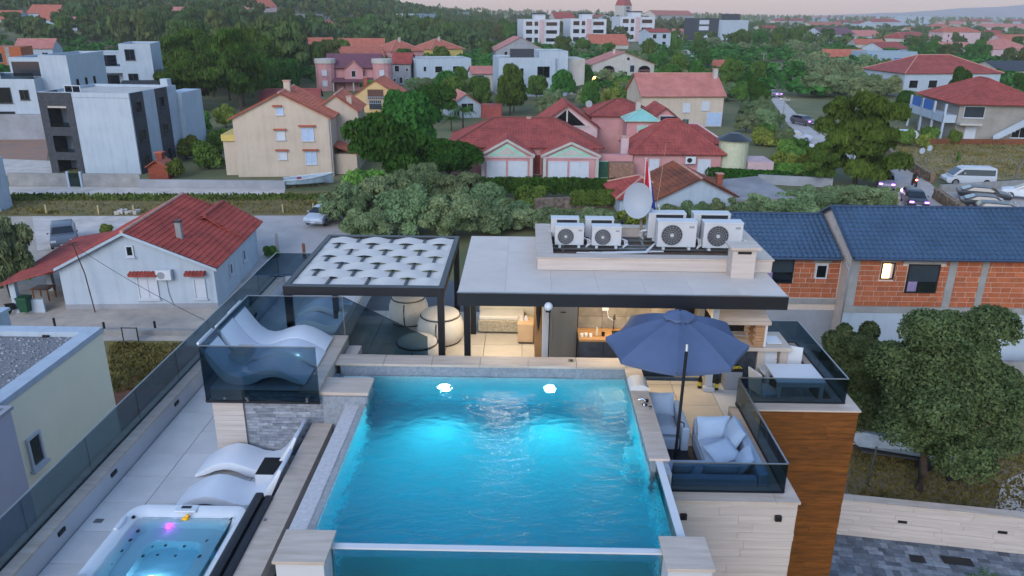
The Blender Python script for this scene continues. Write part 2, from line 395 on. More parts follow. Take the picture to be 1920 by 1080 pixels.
# main terrace floor
tf = part(MB().box(-4.25, 14.05, 7.961, 2.32, 21.3, 7.976).box(2.32, 10.4, 7.961, 4.0, 21.3, 7.976).box(4.0, 13.4, 7.961, 6.1, 16.1, 7.976), 'terrace_floor', m_joint)
slabs(tf, 'tile', -4.25, 2.3, 14.06, 18.8, ZF, .9, .9, .022, m_porcw, ox=-.01, oy=14.0)
slabs(tf, 'tile', 2.3, 4.0, 10.42, 15.2, ZF, .9, .9, .022, m_porcw, ox=2.3, oy=10.25)
slabs(tf, 'tile', 4.0, 6.1, 13.42, 16.1, ZF, .9, .9, .022, m_porc, ox=4.0, oy=13.4)
part(MB().box(-4.35, 15.2, 7.7, -4.25, 21.2, 8.40), 'low_wall', m_white)
part(MB().box(-4.37, 15.2, 8.402, -4.23, 21.2, 8.44), 'wall_cap', m_travcap)
# left parapet
part(MB().box(-7.48, 7.9, 7.4, -7.15, 21.4, 7.96), 'parapet', m_white)
for k in range(8):
    part(MB().box(-7.52, 7.9+k*1.7, 7.962, -7.13, 7.9+(k+1)*1.7-.008, 8.0), 'parapet_cap', m_travcap)
part(MB().box(-7.48, 21.4, 7.4, -4.3, 21.7, 8.0), 'parapet', m_white)
for yy in (9.75, 11.35, 13.9, 16.5, 18.8):
    part(MB().box(-7.15, yy-.09, 7.80, -7.125, yy+.09, 7.87), 'step_light', m_black, bev=.004)
# raised lounger platform
pf = part(MB().box(-5.66, 12.45, 7.5, -3.71, 14.84, 8.955), 'platform', m_conc)
slabs(pf, 'tile', -5.7, -4.06, 12.36, 14.86, ZP, .82, .84, .03, m_porc, ox=-5.7, oy=12.36)
part(MB().box(-4.05, 12.33, 8.94, -3.70, 14.9, ZP+.004), 'platform_edging', m_travcap)
part(MB().box(-3.73, 12.97, 8.3, -3.705, 14.0, 8.938), 'edging_face', m_trav)
lw = part(MB().box(-5.70, 12.40, 7.6, -5.10, 12.43, 8.95), 'pillar_cladding', m_joint)
planks(lw, 'plank', -5.70, -5.13, 7.6, 8.97, 12.40, .105, 2.4, .03, m_trav, gap=.004)
planks(lw, 'plank', 12.38, 14.86, 7.6, 8.97, -5.67, .105, 1.6, .03, m_trav, ax='y', gap=.004)
sw = part(MB().box(-5.11, 12.41, 7.6, -3.3, 12.44, 8.94), 'stone_wall', M('stone_backing', '#666b74', .9))
m_ston = [M('ledger_stone_%d' % i, c, .75, .3, 7, .5, 35, rand=.14) for i, c in enumerate(('#858b95', '#7d848f', '#8d939d', '#757c87'))]
planks(sw, 'stone', -5.10, -3.66, 7.6, 8.94, 12.405, .062, .34, .016, m_ston, gap=.004, proud=.010, seed=4)
m_mos = M('grey_mosaic', '#8b939d', .5, .35, 16, .3, 60, col2='#6d7681')
part(MB().box(-3.66, 12.385, 7.6, -2.86, 12.43, 8.86), 'mosaic_face', m_mos)
# steps from terrace to platform
for i in range(4):
    part(MB().box(-3.70+.28*i-(.0 if i else -.002), 14.03, 7.98, -3.70+.28*(i+1), 14.78, 8.8-.2*i), 'stair_step', m_trav, bev=.006)
# right parapet of the terrace, with its plank cladding to the front
part(MB().box(4.0, 10.14, 7.0, 4.31, 13.16, 8.36).box(2.34, 10.14, 7.0, 4.0, 10.42, 8.36), 'parapet', m_conc)
part(MB().box(2.32, 10.03, 8.362, 3.96, 10.44, 8.40), 'parapet_cap', m_travcapx)
part(MB().prism([(3.965,10.03),(4.335,10.03),(4.335,13.0),(3.965,13.0)], 8.362, 8.402), 'parapet_cap', m_travcap)
fw_ = part(MB().box(2.30, 10.10, 3.0, 4.30, 10.138, 8.355), 'front_cladding', m_trav)
planks(fw_, 'plank', 2.30, 4.31, 3.0, 8.358, 10.10, .155, 1.5, .035, m_trav, gap=.004, seed=3)
# timber look wall of the right wing
ww = part(MB().box(4.31, 13.05, 0, 6.44, 13.098, 8.33), 'timber_wall', m_black)
planks(ww, 'board', 4.318, 6.45, .05, 8.35, 13.05, .145, 1.9, .03, m_wood, gap=.004, seed=9)
part(MB().box(4.31, 13.14, 7.9, 6.43, 13.42, 8.36).box(6.12, 13.42, 7.9, 6.43, 16.3, 8.36).box(4.0, 16.1, 7.9, 6.12, 16.3, 8.36), 'parapet', m_conc)
part(MB().box(4.34, 12.98, 8.362, 6.10, 13.44, 8.40), 'parapet_cap', m_travcapx)
part(MB().box(6.105, 12.98, 8.362, 6.47, 16.32, 8.40), 'parapet_cap', m_travcap)
for x in (2.55, 4.02):
    part(MB().box(x-.05, 10.0, 8.06, x+.05, 10.063, 8.15), 'wall_lamp', m_black, bev=.006)
# --- kitchen roof
m_rooft = M('roof_porcelain', '#c3bab2', .6, .08, .9, .1, 20, col2='#b6ada6', rand=.006)
kr = part(MB().box(-1.22, 14.14, 10.03, 5.14, 18.05, 10.27), 'kitchen_roof', m_white)
part(MB().box(-1.30, 14.06, 10.02, 5.20, 14.138, 10.285).box(-1.30, 14.138, 10.02, -1.222, 18.1, 10.285).box(5.142, 14.138, 10.02, 5.20, 18.1, 10.285), 'roof_fascia', m_char)
part(MB().box(-1.305, 14.055, 10.287, 5.205, 14.10, 10.306), 'drip_edge', m_steel)
slabs(kr, 'roof_tile', -1.29, 5.19, 14.105, 18.08, ZR, .93, .93, .027, m_rooft, ox=-1.29, oy=14.1, gap=.003, hole=lambda x, y: .4 < x < 5.2 and y > 15.6)
for y in (15.4, 17.3): part(MB().box(-1.29, y, 8.0, -1.15, y+.14, 10.02), 'roof_post', m_char)
# parapet box round the air conditioners
part(MB().box(.30, 15.50, 10.31, 5.28, 15.74, 10.57).box(.30, 15.74, 10.31, .62, 18.2, 10.57).box(4.99, 15.74, 10.31, 5.28, 18.2, 10.57).box(.62, 17.95, 10.31, 4.99, 18.2, 10.57), 'plant_parapet', m_trav)
part(MB().box(.27, 15.47, 10.572, 5.31, 15.76, 10.60), 'parapet_cap', m_travcapx)
part(MB().box(.27, 15.765, 10.572, .64, 18.22, 10.60), 'parapet_cap', m_travcap)
part(MB().box(4.97, 15.765, 10.572, 5.31, 18.22, 10.60), 'parapet_cap', m_travcap)
part(MB().box(.645, 17.93, 10.572, 4.965, 18.22, 10.60), 'parapet_cap', m_travcapx)
part(MB().box(.62, 15.74, 10.29, 4.99, 17.95, 10.33), 'plant_floor', M('weathered_floor', '#6b5a50', .9, .4, 1.5, col2='#463d39'))
ch = part(MB().box(4.32, 15.12, 10.302, 4.80, 15.49, 10.93), 'chimney', m_trav)
part(MB().box(4.42, 15.112, 10.83, 4.70, 15.124, 10.885), 'flue_slot', m_black, parent=ch)
part(MB().box(4.25, 15.04, 10.932, 4.88, 15.56, 10.985), 'chimney_cap', m_travcapx, parent=ch, bev=.008)
# columns, kitchen walls
part(MB().box(.44, 15.7, 8.0, .58, 15.98, 10.02), 'column', m_white, bev=.01)
part(MB().box(.28, 15.98, 8.0, .44, 18.0, 10.02), 'partition_wall', m_oak)
part(MB().box(3.87, 14.48, 8.1, 4.0, 14.62, 10.02).box(3.82, 14.43, 8.0, 4.05, 14.67, 8.1), 'column', m_white, bev=.008)
part(MB().box(4.05, 16.3, 8.0, 4.2, 18.0, 10.02), 'column', m_white)
part(MB().box(.6, 16.33, 8.0, 1.22, 16.5, 10.02).box(3.35, 16.33, 8.0, 4.3, 16.5, 10.02), 'rear_wall', m_cream)
bs = part(MB().box(1.22, 15.66, 8.0, 3.35, 15.8, 10.02), 'kitchen_wall', m_joint)
m_bsp = M('brown_stone_tile', '#827b71', .4, .3, 1.6, .1, 30, rand=.1)
for r_ in range(4):
    for c_ in range(4):
        part(MB().box(1.225+c_*.53, 15.64, 8.925+r_*.28, 1.225+(c_+1)*.53-.01, 15.66, 8.925+(r_+1)*.28-.01), 'tile', m_bsp, parent=bs)
part(MB().box(-1.1, 18.0, 8.0, .6, 18.12, 10.02).box(.6, 16.5, 8.0, .62, 18.0, 10.0), 'back_wall', m_cream)
part(MB().box(3.35, 16.2, 8.0, 3.9, 16.32, 9.95), 'dark_doorway', m_black)
# ceiling lamps of the kitchen: they are lit in the photo
m_lamp = EM('warm_lamp_glow', '#ffd28a', 2.5)
def lamp(nm, x, y, z, sx, sy, watts, col, lab):
    t = thing(nm, lab, 'lamp', (x, y, z)); MB().box(-sx/2, -sy/2, 0, sx/2, sy/2, .03).build('lamp_body', m_whitepl, t)
    MB().box(-sx/2+.01, -sy/2+.01, -.008, sx/2-.01, sy/2-.01, -.001).build('lamp_panel', m_lamp, t)
    l = bpy.data.lights.new('lamp_light', 'AREA'); l.shape = 'RECTANGLE'; l.size = sx; l.size_y = sy; l.energy = watts; l.color = col
    o = ob('lamp_light', l, t, (0, 0, -.03))
    return t
lamp('ceiling_lamp', 2.3, 15.45, 9.97, 2.2, .08, 4.5, (1, .84, .60), 'long warm lit strip lamp under the kitchen roof above the sink')
lamp('ceiling_lamp', 2.4, 14.85, 9.97, 2.2, .3, 8.5, (1, .86, .66), 'warm lit ceiling panel above the floor in front of the kitchen counter')
lamp('ceiling_lamp', -.45, 16.2, 9.97, .9, .9, 13, (1, .90, .74), 'warm lit ceiling panel over the open space with the wicker sofa')
# ================================================================= the pool
pool = thing('swimming_pool', 'infinity swimming pool with travertine coping, clear front wall and turquoise water', 'pool', (-.4, 11, 7.0))
def ppart(mb, name, mat, **k): return mb.build(name, mat, pool, W=1, **k)
m_ptile = M('pool_mosaic', '#d2eff1', .5, .22, 16, .2, 60, col2='#b5dde3')
PX0, PX1, PY0, PY1, PB = -2.87, 2.04, 8.30, 13.60, 7.25
ppart(MB().box(-3.6, PY0-.02, PB-.15, 2.3, 13.9, PB), 'pool_floor', m_ptile)
for q in ((PX0+.002, PY0, PX0+.02, 12.38), (-3.54, PY1-.02, PX1-.021, PY1-.002), (PX1-.02, 10.37, PX1-.002, PY1-.021)): ppart(MB().box(q[0], q[1], PB+.001, q[2], q[3], 8.66), 'wall_tiling', m_ptile)
ppart(MB().box(-3.60, PY1, PB, 2.04, 13.98, 8.90), 'back_wall', m_mos)
ppart(MB().box(PX0-.36, 8.2, PB-.1, PX0, 12.40, 8.685), 'overflow_wall', M('pale_mosaic', '#bdbabb', .5, .25, 16, .3, 60, col2='#a3a2a6'))
ppart(MB().box(-3.60, 12.95, PB, -3.56, PY1, 8.68).box(-3.74, 12.95, 8.3, -3.60, PY1, 8.72), 'notch_wall', m_mos)
ppart(MB().box(PX1, 10.36, PB-.1, 2.28, 14.0, 8.905), 'side_wall', m_mos)
ppart(MB().box(-3.72, 12.40, 8.3, PX0+.04, 12.96, 8.89), 'beam', m_mos)
ppart(MB().box(-3.71, 12.36, 8.892, -2.80, 12.98, ZC), 'beam_cap', m_travcapx, bev=.006)
for k in range(6):
    ppart(MB().box(-3.70+k*.955, 13.58, 8.90, -3.70+(k+1)*.955-.006, 14.02, ZC), 'coping', m_travcapx, bev=.008)
for k in range(4):
    ppart(MB().box(2.0, 10.33+k*.81, 8.906, 2.33, 10.33+(k+1)*.81-.006, ZC), 'coping', m_travcap, bev=.008)
ppart(MB().box(1.55, 13.1, PB, PX1, PY1, 8.2).box(1.80, 11.1, PB, PX1, 11.6, 8.1), 'entry_step', m_ptile)
# front pillars
for x0, x1 in ((-3.11, -2.44), (1.83, 2.44)):
    ppart(MB().box(x0+.03, 7.80, 0, x1-.03, 8.36, 8.955), 'pillar', m_white)
    ppart(MB().box(x0, 7.76, 8.957, x1, 8.40, 9.0), 'pillar_cap', m_travcapx, bev=.006)
ppart(MB().box(-2.47, 8.17, 7.0, 1.86, 8.25, 8.88), 'acrylic_panel', m_glass_clear)
ppart(MB().box(-2.47, 8.165, 8.882, 1.86, 8.255, 8.91), 'panel_rail', m_whitepl)
ppart(MB().box(2.12, 8.36, 7.0, 2.20, 10.36, 8.88), 'acrylic_panel', m_glass_clear)
ppart(MB().box(2.105, 8.36, 8.882, 2.215, 10.36, 8.91), 'panel_rail', m_whitepl)
ppart(MB().box(-3.2, 8.05, 5.5, 2.1, 8.9, 7.1), 'front_base', m_white)
ppart(MB().box(2.205, 10.0, 5.5, 2.30, 10.36, 8.9), 'end_wall', m_mos)
# overflow channel
ppart(MB().box(-3.86, 8.0, 7.3, -3.52, 12.40, 8.26), 'channel_wall', m_trav)
for k in range(3):
    ppart(MB().box(-3.88, 7.9+k*1.5, 8.262, -3.50, 7.9+(k+1)*1.5-.006, 8.30), 'channel_cap', m_travcap)
ppart(MB().box(-3.53, 8.0, 7.2, -3.22, 12.40, 7.55), 'channel_floor', m_mos)
ppart(MB().disc((-3.34, 12.38, 8.0), (0,-1,0), .06, .04, 14, .025), 'inlet_ring', m_whitepl)
m_water = WATER('pool_water', (.02, .92, .985), 1.15, .45, 11)
wt = MB(); wt.box(PX0-.06, PY0-.03, PB-.02, PX1+.05, PY1+.05, ZW)
# the water sheet is finely rippled geometry on top of a closed body
def water(name, x0, x1, y0, y1, zb, zt, mat, nx, ny, amp, seed):
    xs = np.linspace(x0, x1, nx); ys = np.linspace(y0, y1, ny); X, Y = np.meshgrid(xs, ys)
    rs = np.random.RandomState(seed); Zz = np.zeros_like(X)
    for _ in range(46):
        k = rs.uniform(8, 42); a = rs.uniform(0, math.pi*2); Zz += (8/k)**.6*np.sin(k*(X*math.cos(a)*.8+Y*math.sin(a)*1.25)+rs.uniform(0, 7))
    Zz *= amp/Zz.std()
    v = np.stack([X, Y, zt+Zz], -1).reshape(-1, 3).tolist(); n = nx*ny; f = []
    for j in range(ny-1):
        for i in range(nx-1): f.append((j*nx+i, j*nx+i+1, (j+1)*nx+i+1, (j+1)*nx+i))
    edge = [i for i in range(nx)]+[j*nx+nx-1 for j in range(1, ny)]+[(ny-1)*nx+i for i in range(nx-2, -1, -1)]+[j*nx for j in range(ny-2, 0, -1)]
    b = len(v); v += [[v[e][0], v[e][1], zb] for e in edge]; ne = len(edge)
    for i in range(ne): f.append((edge[i], b+i, b+(i+1)%ne, edge[(i+1)%ne]))
    f.append(tuple(b+i for i in range(ne-1, -1, -1)))
    mb = MB(); mb.v = [tuple(p) for p in v]; mb.f = f; mb.mi = [0]*len(f)
    o = mb.build(name, mat, kind='structure'); o.data.polygons.foreach_set('use_smooth', [True]*((nx-1)*(ny-1))+[False]*(ne+1)); return o
water('pool_water', PX0-.10, 2.10, PY0-.045, PY1+.05, PB-.03, ZW, m_water, 220, 230, .0042, 3)
ppart(MB().box(2.06, 8.36, PB, 2.10, 10.36, 8.0), 'side_ledge', m_ptile)
water('channel_water', -3.53, -3.22, 8.0, 12.41, 7.5, 7.86, M('dark_channel_water', '#10595a', .08, .1, spec=.6), 8, 90, .003, 5)
m_plight = EM('pool_lamp_glow', '#f4feff', 3.2)
for k, x in enumerate((-1.53, .56)):
    t = thing('pool_lamp', ('round lit underwater lamp in the back wall nearer the pergola', 'round lit underwater lamp in the back wall nearer the kitchen')[k], 'lamp', (x, 13.6, 8.28), group='underwater pool lamps')
    MB().disc((0,0,0), (0,-1,0), .12, .03, 20, .085).build('bezel', m_whitepl, t)
    MB().disc((0,-.004,0), (0,-1,0), .056, .02, 20).build('lens', m_plight, t)
    l = bpy.data.lights.new('lamp_light', 'SPOT'); l.energy = 84; l.color = (.86, .98, 1); l.shadow_soft_size = .08; l.spot_size = R(120); l.spot_blend = 1
    o = ob('lamp_light', l, t, (0, -.06, 0)); o.rotation_euler = (R(-88), 0, 0)
for k, p in enumerate(((-.99, 8.9), (1.02, 8.85))):
    t = thing('floor_inlet', ('white round inlet cap on the pool floor toward the lower left', 'white round inlet cap on the pool floor toward the lower right')[k], 'pool fitting', (*p, PB), group='pool floor inlets')
    MB().disc((0,0,0), (0,0,1), .055, .025, 18, .018).build('inlet_ring', m_whitepl, t)
    MB().disc((0,0,0), (0,0,1), .017, .015, 10).build('inlet_core', m_steel, t)
# fittings on the coping
hc = MB(); pr = [(-.02, 0)]+[(.17-.19*math.cos(a*math.pi/10), .13*math.sin(a*math.pi/10)) for a in range(11)]
hc.ext([(2.0+u, z) for u, z in [(.0-.01,0)]+[(.17-.18*math.cos(a*math.pi/12), .11*math.sin(a*math.pi/12)) for a in range(13)]], 12.62, 13.05, 'y')
o = hc.build('spout_cover', m_whitepl, smooth=True, label='white curved cover lying across the pool coping beside the umbrella', category='pool cover', loc=(0,0,ZC))
t = thing('chrome_spout', 'small chrome water spout with two knobs on the pool coping', 'pool fitting', (2.18, 12.05, ZC))
MB().cyl(0,0,0,.05,.02,14).tube([(0,0,.02),(0,0,.1),(-.05,0,.14),(-.12,0,.12)], .022, 8).build('spout', m_chrome, t, smooth=True)
MB().cyl(.08,-.12,0,.03,.05,10).build('knob', m_chrome, t); MB().cyl(.06,.14,0,.03,.05,10).build('knob', m_black, t)
t = thing('skimmer_lid', 'small round dark fitting set in the back coping in front of the fridge', 'pool fitting', (.98, 13.86, ZC))
MB().disc((0,0,0), (0,0,1), .07, .008, 16, .05).build('ring', m_steel, t); MB().disc((0,0,0), (0,0,1), .03, .01, 12).build('plug', m_black, t)
# ================================================================= glass railings
def railing(label, panels, zb, zt, rail=True, bolts=None, loc=None, clear=False):
    p0 = panels[0][0]; t = thing('glass_railing', label, 'railing', (p0[0], p0[1], zb))
    for (a, b) in panels:
        a, b = Vector((a[0], a[1], 0)), Vector((b[0], b[1], 0)); d = (b-a).normalized(); n_ = Vector((-d.y, d.x, 0))*.008; g = d*.006
        q = [a+g-n_, b-g-n_, b-g+n_, a+g+n_]
        MB().prism([(v.x, v.y) for v in q], zb, zt).build('glass_panel', m_glass_dark, t, W=1)
        if rail:
            n2 = n_*1.6; q = [a-n2, b-n2, b+n2, a+n2]
            MB().prism([(v.x, v.y) for v in q], zt+.001, zt+.016).build('top_rail', m_steel, t, W=1)
        MB().prism([(v.x, v.y) for v in [a+g-n_*2.2, b-g-n_*2.2, b-g+n_*2.2, a+g+n_*2.2]], zb-.03, zb+.012).build('shoe_rail', m_char, t, W=1)
    for (bp, nrm) in bolts or []:
        MB().disc(bp, nrm, .022, .04, 10).build('bolt', m_steel, t, W=1)
    return t
railing('long smoked glass railing along the left parapet of the lower deck', [((-7.36, 7.6+1.75*k), (-7.36, 7.6+1.75*(k+1))) for k in range(8)]+[((-7.36, 21.55), (-5.9, 21.55)), ((-5.9, 21.55), (-4.3, 21.55))], 8.0, 8.70)
railing('smoked glass box railing round the raised platform with the white loungers', [((-5.76, 12.29), (-3.67, 12.29)), ((-5.76, 14.84), (-5.76, 12.29)), ((-5.76, 14.84), (-3.78, 14.84))], 8.78, 9.87,
        bolts=[((-5.4, 12.28, 8.86), (0,-1,0)), ((-5.0, 12.28, 8.86), (0,-1,0)), ((-4.98, 12.28, 8.82), (0,-1,0)), ((-3.9, 12.28, 8.86), (0,-1,0)), ((-3.9, 12.28, 8.82), (0,-1,0)), ((-5.77, 13.2, 8.86), (-1,0,0))])
t = thing('glass_railing', 'sloping smoked glass panel beside the short stairs down from the platform', 'railing', (-3.76, 14.84, 8.0))
MB().ext([(-3.76, 8.75), (-3.76, 9.87), (-2.02, 8.98), (-2.02, 8.0), (-2.6, 8.0)], 14.832, 14.848, 'y').build('glass_panel', m_glass_dark, t, W=1)
MB().tube([(-3.76, 14.84, 9.876), (-2.02, 14.84, 8.986)], .009, 6).build('top_rail', m_char, t, W=1)
MB().box(-3.785, 14.83, 8.8, -3.765, 14.85, 9.87).build('end_trim', m_steel, t, W=1)
railing('smoked glass railing on the parapet in front of the pale blue sofas', [((2.36, 10.28), (4.15, 10.28)), ((4.15, 10.28), (4.15, 11.75)), ((4.15, 11.75), (4.15, 13.22))], 8.405, 8.92)
railing('smoked glass railing above the timber wall round the white table', [((4.17, 13.26), (6.26, 13.26)), ((6.26, 13.26), (6.26, 14.7)), ((6.26, 14.7), (6.26, 16.18)), ((4.6, 16.18), (6.26, 16.18))], 8.405, 8.92)
# ================================================================= pergola
pg = thing('pergola', 'dark metal pergola with a roof of woven pale fabric strips', 'pergola', (-3.35, 16.9, ZF))
gx0, gx1, gy0, gy1, gz = -5.05, -1.66, 14.95, 18.9, 10.06
for x, y in ((gx0+.08, gy0+.08), (gx1-.08, gy0+.08), (gx0+.08, gy1-.08), (gx1-.08, gy1-.08)):
    MB().box(x-.07, y-.07, ZD if x < -4.3 else ZF, x+.07, y+.07, gz-.2).build('post', m_char, pg, W=1, bev=.006)
MB().box(gx0, gy0, gz-.2, gx1, gy0+.16, gz).build('beam', m_char, pg, W=1, bev=.006)
MB().box(gx0, gy1-.16, gz-.2, gx1, gy1, gz).build('beam', m_char, pg, W=1, bev=.006)
for x in (gx0, gx1-.12): MB().box(x, gy0+.161, gz-.2, x+.12, gy1-.161, gz).build('beam', m_char, pg, W=1, bev=.006)
nb, ns = 7, 7
bxs = [gx0+.12+(i+.75)*(gx1-gx0-.24)/(nb+.5) for i in range(nb)]
for x in bxs: MB().box(x-.028, gy0+.162, gz-.058, x+.028, gy1-.162, gz-.028).build('batten', m_char, pg, W=1)
m_fab = M('pale_fabric', '#c3bfba', .85, .06, 2, .15, 60)
sw_ = (gy1-gy0-.34)/ns
for j in range(ns):
    y0, y1 = gy0+.17+j*sw_, gy0+.17+(j+1)*sw_; mb = MB(); N = nb*8+8; vs = []
    per = (gx1-gx0-.24)/(nb+.5)
    for i in range(N+1):
        x = gx0+.10+i*(gx1-gx0-.20)/N
        ph = math.cos(math.pi*(x-bxs[0])/per+math.pi*j); edge = min(1, (x-gx0-.1)/.25, (gx1-.1-x)/.25)
        for yy, dz in ((y0-.01, 0), ((y0+y1)/2, .004), (y1+.01, 0)): vs.append((x, yy, gz-.040+.032*ph*max(0, edge)+dz))
    for i in range(N): mb.f += [(3*i, 3*i+3, 3*i+4, 3*i+1), (3*i+1, 3*i+4, 3*i+5, 3*i+2)]
    mb.v = vs; mb.mi = [0]*len(mb.f); mb.build('fabric_strip', m_fab, pg, W=1, smooth=True)
# ================================================================= loungers
m_loung = M('lounger_plastic', '#ccd2db', .4, .04, 1.2)
def lounger(label, loc, rz, group):
    t = thing('sun_lounger', label, 'sun lounger', loc, rz, group)
    # profile along x: head (left, high) - seat dip - knees - foot
    top = [(-.92,.86),(-.80,.66),(-.68,.47),(-.55,.30),(-.42,.20),(-.28,.165),(-.12,.19),(.05,.26),(.22,.315),(.38,.325),(.55,.28),(.72,.19),(.86,.10),(.95,.045)]
    bot = [(-.96,.83),(-.86,.60),(-.76,.38),(-.64,.18),(-.52,.05),(-.40,0),(-.15,0),(.02,.05),(.15,.12),(.30,.17),(.42,.175),(.56,.14),(.74,.06),(.93,.0)]
    mb = MB(); W = .33; n = len(top)
    for y in (-W, W): mb.v += [(x, y, z) for x, z in top]+[(x, y, z) for x, z in bot]
    k = 2*n
    for i in range(n-1):
        mb.f += [(i, i+1, k+i+1, k+i), (n+i, k+n+i, k+n+i+1, n+i+1), (i, n+i, n+i+1, i+1), (k+i, k+i+1, k+n+i+1, k+n+i)]
    mb.f += [(0, k, k+n, n), (n-1, 2*n-1, k+2*n-1, k+n-1)]; mb.mi = [0]*len(mb.f)
    mb.build('shell', m_loung, t, smooth=True, bev=.012)
    s_ = MB()
    for y in (-.11, .11):
        for i in range(n-1):
            (x0, z0), (x1, z1) = top[i], top[i+1]; s_.add([(x0,y-.004,z0+.003),(x1,y-.004,z1+.003),(x1,y+.004,z1+.003),(x0,y+.004,z0+.003)], [(0,1,2,3)])
    return t
L0 = lounger('white wave lounger behind the glass at the front of the raised platform', (-4.93, 12.82, ZP+.004), 0, 'white wave sun loungers')
def more_l(lab, loc, rz): return dup(L0, loc, rz, lab)
more_l('middle white wave lounger of the three on the raised platform', (-4.90, 13.60, ZP+.004), 0)
more_l('rear white wave lounger of the three on the raised platform, nearest the pergola', (-4.92, 14.30, ZP+.004), 0)
more_l('white wave lounger on the lower deck against the stone wall', (-4.90, 11.93, ZD+.002), math.pi)
more_l('white wave lounger on the lower deck between side table and hot tub', (-4.86, 10.92, ZD+.002), math.pi)
more_l('white wave lounger on the rear deck under the pergola, farther one', (-5.25, 19.6, ZD+.002), math.pi)
more_l('white wave lounger on the rear deck seen through the platform glass', (-5.25, 18.55, ZD+.002), math.pi)
def cube_table(lab, loc, top):
    t = thing('side_table', lab, 'side table', loc, 0, 'cube side tables')
    MB().box(-.21, -.27, 0, .21, .27, .36).build('body', m_whitepl, t, bev=.015)
    MB().box(-.20, -.26, .361, .20, .26, .375).build('table_top', top, t)
    return t
cube_table('white cube side table with a black top between the lower loungers', (-4.38, 11.45, ZD+.002), m_black)
cube_table('pale cube side table between the platform loungers', (-5.42, 13.22, ZP+.004), m_trav)
cube_table('pale cube side table on the rear deck between two loungers', (-4.7, 19.0, ZD+.002), m_porcw)
# ================================================================= hot tub
m_acr = M('tub_acrylic', '#bcc3cb', .25, .04, 2)
ht = thing('hot_tub', 'white hot tub with lit blue water on the lower deck beside the pool', 'hot tub', (-5.205, 8.9, ZD)); ht.scale = (.853, 1.01, .714)
tx0, tx1, ty0, ty1, tz = -6.46, -4.22, 8.58, 10.72, .84
def rrect(x0, x1, y0, y1, r, n=6):
    out = []
    for cx, cy, a0 in ((x1-r, y0+r, -90), (x1-r, y1-r, 0), (x0+r, y1-r, 90), (x0+r, y0+r, 180)):
        for i in range(n+1): a = R(a0+90*i/n); out.append((cx+r*math.cos(a), cy+r*math.sin(a)))
    return out
ox_, oy_ = -5.42, 9.62
def ring_loft(rings, close_bottom=True):
    mb = MB(); n = len(rings[0][0])
    for poly, z in rings: mb.v += [(x, y, z) for x, y in poly]
    for k in range(len(rings)-1):
        for i in range(n): mb.f.append((k*n+i, k*n+(i+1)%n, (k+1)*n+(i+1)%n, (k+1)*n+i))
    if close_bottom: mb.f.append(tuple(range((len(rings)-1)*n, len(rings)*n)))
    mb.mi = [0]*len(mb.f); return mb
def tr(d, r): return rrect(tx0+d-ox_, tx1-d-ox_, ty0+d-oy_, ty1-d-oy_, r)
ring_loft([(tr(.03,.25), 0), (tr(.03,.25), .70)], False).build('skirt', m_char, ht, smooth=True)
ring_loft([(tr(.03,.25), .69), (tr(0,.26), .74), (tr(.0,.26), .80), (tr(.04,.25), .84), (tr(.10,.24), .835), (tr(.17,.22), .79), (tr(.21,.20), .74), (tr(.27,.22), .66), (tr(.31,.25), .50), (tr(.34,.25), .38), (tr(.62,.2), .36), (tr(.66,.2), .12)]).build('shell', m_acr, ht, smooth=True)
MB().prism([(-.55,.32),(.0,.62),(.55,.32),(.45,-.1),(-.45,-.1)], .10, .13).build('footwell_mat', m_acr, ht)
MB().box(-.18, .90, .80, .22, 1.07, .852).build('control_panel', m_acr, ht, bev=.02).data
MB().box(-.08, .97, .853, .10, 1.03, .858).build('display', m_black, ht)
for k, (x, y, z) in enumerate(((-.72,.42,.52),(-.74,.18,.52),(-.76,-.1,.52),(-.70,.62,.52),(-.3,.35,.365),(-.1,.38,.365),(-.35,.15,.365),(-.12,.17,.365),(.25,.38,.365),(.2,.16,.365),(-.6,-.3,.365),(.0,-.55,.365),(.62,.45,.5),(.66,.1,.5),(-.85,.78,.80),(.92,.78,.80))):
    MB().disc((x,y,z), (.7 if x < -.6 and z > .4 else (-.7 if x > .5 else 0), 0, 1), .035 if z > .4 else .026, .012, 10).build('jet', m_black, ht)
MB().prism([(-.92+.2*math.cos(a*math.pi/8)-.0, -.78+.26*math.sin(a*math.pi/8)) for a in range(16)], .84, .88).build('filter_lid', M('tub_grey', '#9aa0aa', .4), ht, bev=.01)
MB().tube([(-.98,.72,.83),(-.95,.62,.85),(-.97,.45,.83)], .05, 8).build('headrest', m_acr, ht, smooth=True)
water('hot_tub_water', -5.97, -4.44, 8.04, 9.76, ZD+.05, ZD+.525, WATER('tub_water', (.12,.76,.92), 1.7, .2, 6), 60, 60, .003, 9)
l = bpy.data.lights.new('tub_light', 'POINT'); l.energy = 1.8; l.color = (.75,.92,1); l.shadow_soft_size = .05
ob('tub_light', l, ht, (.0, -.3, .30))
MB().disc((-.22, .745, .50), (0,-1,.3), .035, .02, 12).build('coloured_lamp', EM('magenta_glow', '#ff20ff', 6), ht)
cv = thing('tub_cover', 'black folded hot tub cover standing along the tub side nearest the pool', 'cover', (-4.08, 9.0, ZD))
m_vinyl = M('black_vinyl', '#191b20', .38, .1, 3, .2, 12)
for k, dx in enumerate((-4.085, -3.945)):
    b_ = MB().box(dx-.068, 7.95, ZD+.06, dx+.068, 10.08, ZD+.80-.05*k); b_.build('cover_half', m_vinyl, cv, W=1, bev=.04, seg=3, smooth=True)
MB().tube([(-3.90, 8.1, 8.02), (-3.90, 9.9, 8.02)], .02, 8).tube([(-3.90, 9.5, 8.02), (-3.82, 9.5, 8.33)], .02, 8).build('lifter_bar', m_steel, cv, W=1)
for yy in (8.35, 9.6): MB().box(-3.876, yy-.03, 7.9, -3.868, yy+.03, 8.25).build('strap', m_black, cv, W=1)
